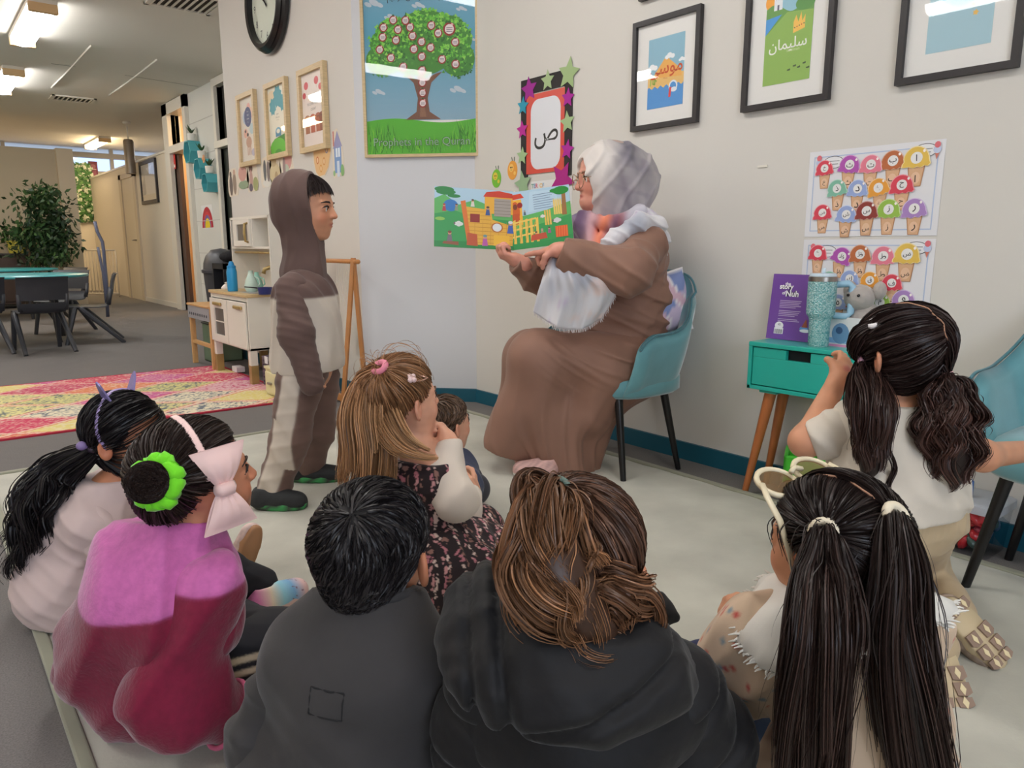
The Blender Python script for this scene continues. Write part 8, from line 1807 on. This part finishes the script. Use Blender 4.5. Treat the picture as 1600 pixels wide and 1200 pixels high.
# ---------------------------------------------------------------- child in the floral dress with light brown pony tail
D0=1.75
g7=person('seated child in dark floral dress with light brown pony tail, fist at cheek',FL(670,940))
h=Head(A(634,627,D0),RT*.78+FW*.6+UP*.12,.19,UP-RT*.03,skin=(220,164,136))
nk=A(640,696,D0); che=A(655,755,D0); pel=np.array([*A(665,850,D0)[:2],.13]); tr_=nrm(RT*.6-FW*.78)
sd=SD(); h.prims(sd,neck=nk,nr=.165); s1,s2,tf,tu,tr=torso(sd,pel,che,tr_,0,w=.08,dp=.062)
elR,wrR=A(712,782,D0-.08),A(702,692,D0+.0); elL,wrL=A(720,800,D0+.15),A(738,770,D0+.25)
hp1,hp2=pel+tr*.05,pel-tr*.05; k1_=np.array([*A(760,850,D0+.12)[:2],.1]); f1=np.array([*A(640,880,D0+.05)[:2],.05]); k2_=np.array([*A(740,830,D0+.3)[:2],.1]); f2_=np.array([*A(650,870,D0+.2)[:2],.05])
sd.ch([s1,elR,wrR],[.03,.027,.02]).ch([s2,elL,wrL],[.03,.027,.02]).ch([hp1,k1_,f1],[.055,.042,.03]).ch([hp2,k2_,f2_],[.055,.042,.03])
hand(sd,wrR,A(692,668,D0+.03)-wrR,-RT*.8+FW*.3,.115,(1.1,1.15,1.2,1.2),side=-1); hand(sd,wrL,A(740,757,D0+.27)-wrL,-RT,.11,(.6,)*4)
sd.build('body',SKINM,g7,.0038,0,lambda V:h.color(V)); h.face(g7,(80,70,60),(120,84,60))
HL=(140,100,68); tD=dir_at(h,597,580); hair_tied(h,g7,HL,[(tD,None)],4600,.0012,71,.07,wob=.035,var=.3)
tp_=h.S(tD,1.1,.03)
gd=[tp_,A(580,600,D0-.03),A(570,650,D0-.08),A(575,700,D0-.1),A(572,745,D0-.11),A(560,775,D0-.1)]
core('pony_tail_core',gd,[.014,.03,.042,.042,.036,.015],g7,HL,.7); P=tail(gd,[.014,.034,.05,.054,.055,.05],3000,72,24,.004,.8,40,lenvar=.4); strands('pony_tail',P,sw(P,.0012,.3),g7,HL,73,.35,None,(176,132,92))
gd=[tp_,A(592,605,D0-.05),A(600,650,D0-.1),A(625,690,D0-.12),A(660,708,D0-.12),A(688,712,D0-.11)]
P=tail(gd,[.01,.024,.034,.03,.02,.012],1300,74,24,.003,.6,16,lenvar=.45); strands('pony_tail_lock',P,sw(P,.0012,.3),g7,HL,75,.35,None,(186,142,100))
P=scalp_to_tie(h,90,tD,76,1.1,th_h,None,.22,12,.12); strands('stray_hairs',P,sw(P,.0006,.5),g7,(170,126,90),76,.3)
elastic(g7,tp_+nrm(tp_-h.c)*.004,nrm(tp_-h.c),.015,(222,130,150),.008)
cd_=dir_at(h,648,594); cc_=h.S(cd_,1.13,.03); cn=nrm(cc_-h.c); ca=nrm(A(662,586,D0)-A(634,598,D0)); ca=nrm(ca-cn*(ca@cn)); cb=np.cross(cn,ca)
G().tube([cc_-ca*.024,cc_-ca*.01+cb*.008,cc_+ca*.014+cb*.006,cc_+ca*.026,cc_+ca*.014-cb*.005,cc_-ca*.01-cb*.008],.0025,6,closed=True).build('hair_clip',M('rose gold',(214,170,150),rough=.25,metal=.8),g7,True)
for k in range(4): G().ball(cc_-ca*.02+ca*.009*(k%2)+cb*.009*(k//2-.5)+cn*.004,.007,seg=8,rings=6).build('clip_flower',M('pale pink pearl',(236,204,200),rough=.3),g7,True)
def flo(V):
    V=np.asarray(V); c=np.tile(np.array(lin((40,28,32))),(len(V),1)); r=np.random.default_rng(9); 
    Wp=np.stack([vnoise(V,38,k) for k in (1,2,3)],1)*.9; cell=np.floor(V/.0125+Wp).astype(int); hsh=((cell*np.array([73856093,19349663,83492791])).sum(1)%997)/997; fr=np.linalg.norm(V/.0125+Wp-cell-.5,axis=1)
    m=((hsh<.62)&(fr<.46)); cs=np.array([lin(x) for x in ((206,150,150),(190,120,130),(222,196,186),(150,110,100))]); c[m]=cs[(hsh[m]*6.4).astype(int)%4]; return c
FLO=M('floral cotton',attr=True,rough=.85,sheen=.1,bump=.15,bscale=400); CRS=cloth('cream cotton',(222,208,194))
sd=SD(); torso(sd,pel,che,tr_,.014,w=.082,dp=.068,sh=.035,hip=1.1); sd.plane(nk-UP*.022,UP); sd.noise=folds(.005,16,141); sd.build('dress_bodice',FLO,g7,.0035,0,flo)
sd=SD(); sd.el(pel+UP*-.02,(.13,.13,.11),None,.05); sd.rc(hp1,k1_+RT*.02-UP*.02,.11,.09,.08); sd.rc(hp2,k2_+RT*.0-UP*.02,.1,.09,.08); sd.rc(pel-UP*.03,A(740,905,D0-.06),.1,.07,.08); sd.rc(pel-UP*.03,A(665,935,D0-.06),.1,.05,.06); sd.plane([0,0,.02],-UP); fz=folds(.008,(11,11,8),142,5); sd.noise=lambda P:fz(P)-.006*ridge(np.arctan2((P-pel)@FW,(P-pel)@RT)*7,.4); sd.build('dress_skirt',FLO,g7,.0036,0,flo)
sd=SD(); sd.rc(nk-UP*.035,nk+UP*.0,.062,.045,.03); sd.plane(nk+UP*.004,UP); sd.noise=folds(.003,20,143); sd.build('collar',CRS,g7,.0045,0)
for p3 in ([s1,elR,wrR],[s2,elL,wrL]): sd=SD(); sd.ch(p3,[.05,.044,.032],.03); sd.plane(p3[2],nrm(p3[2]-p3[1])); sd.noise=folds(.006,(16,16,20),144,5); sd.build('sleeve',CRS,g7,.0048,0)
# ---------------------------------------------------------------- small child behind her
D0=2.3
g8=person('small child with short brown hair and navy top, mostly hidden behind the floral dress',np.array([*A(695,800,D0+.05)[:2],0]))
h=Head(A(700,662,D0),RT*.75+FW*.6+UP*.1,.172,UP,skin=(220,164,136)); nk=A(700,715,D0); che=A(700,760,D0); pel=np.array([*A(692,815,D0)[:2],.1]); tr_=nrm(RT*.6-FW*.75)
sd=SD(); h.prims(sd,neck=nk,nr=.17); s1,s2,tf,tu,tr=torso(sd,pel,che,tr_,0,w=.07,dp=.058); elR,wrR=A(718,800,D0-.06),A(732,775,D0+.02)
sd.ch([s1,elR,wrR],[.028,.025,.02]).ch([s2,A(720,780,D0+.1),A(735,790,D0+.1)],[.028,.025,.02]); hand(sd,wrR,A(738,755,D0+.03)-wrR,-RT,.1,(.6,)*4)
hp1,hp2=pel+tr*.04,pel-tr*.04; k1_=np.array([*A(740,800,D0+.1)[:2],.09]); k2_=np.array([*A(730,790,D0+.2)[:2],.09]); f1=np.array([*A(690,800,D0+.1)[:2],.05]); sd.ch([hp1,k1_,f1],[.05,.04,.03]).ch([hp2,k2_,f1],[.05,.04,.03])
sd.build('body',SKINM,g8,.004,0,lambda V:h.color(V)); h.face(g8); cap(h,g8,(70,52,40),1.05,hlb); short_hair(h,g8,(92,70,54),2600,81,(.05,-.5,.85),.55,.0014,.03)
NV=cloth('navy top',(72,78,100)); sd=SD(); torso(sd,pel,che,tr_,.014,w=.074,dp=.064,hip=1.1); sd.rc(che+tu*.03,nk-UP*.008,.05,.04,.04); sd.noise=folds(.005,18,151); sd.build('top',NV,g8,.0055,0)
sd=SD(); sd.ch([s1,elR,wrR],[.042,.037,.028]); sd.build('sleeve',NV,g8,.005,0)
sd=SD(); sd.rc(pel-tr*.03,pel+tr*.03,.085,None,.05); sd.ch([hp1,k1_,f1],[.062,.05,.04]).ch([hp2,k2_,f1],[.062,.05,.04]); sd.build('trousers',cloth('dark trousers',(60,60,68)),g8,.006,0)
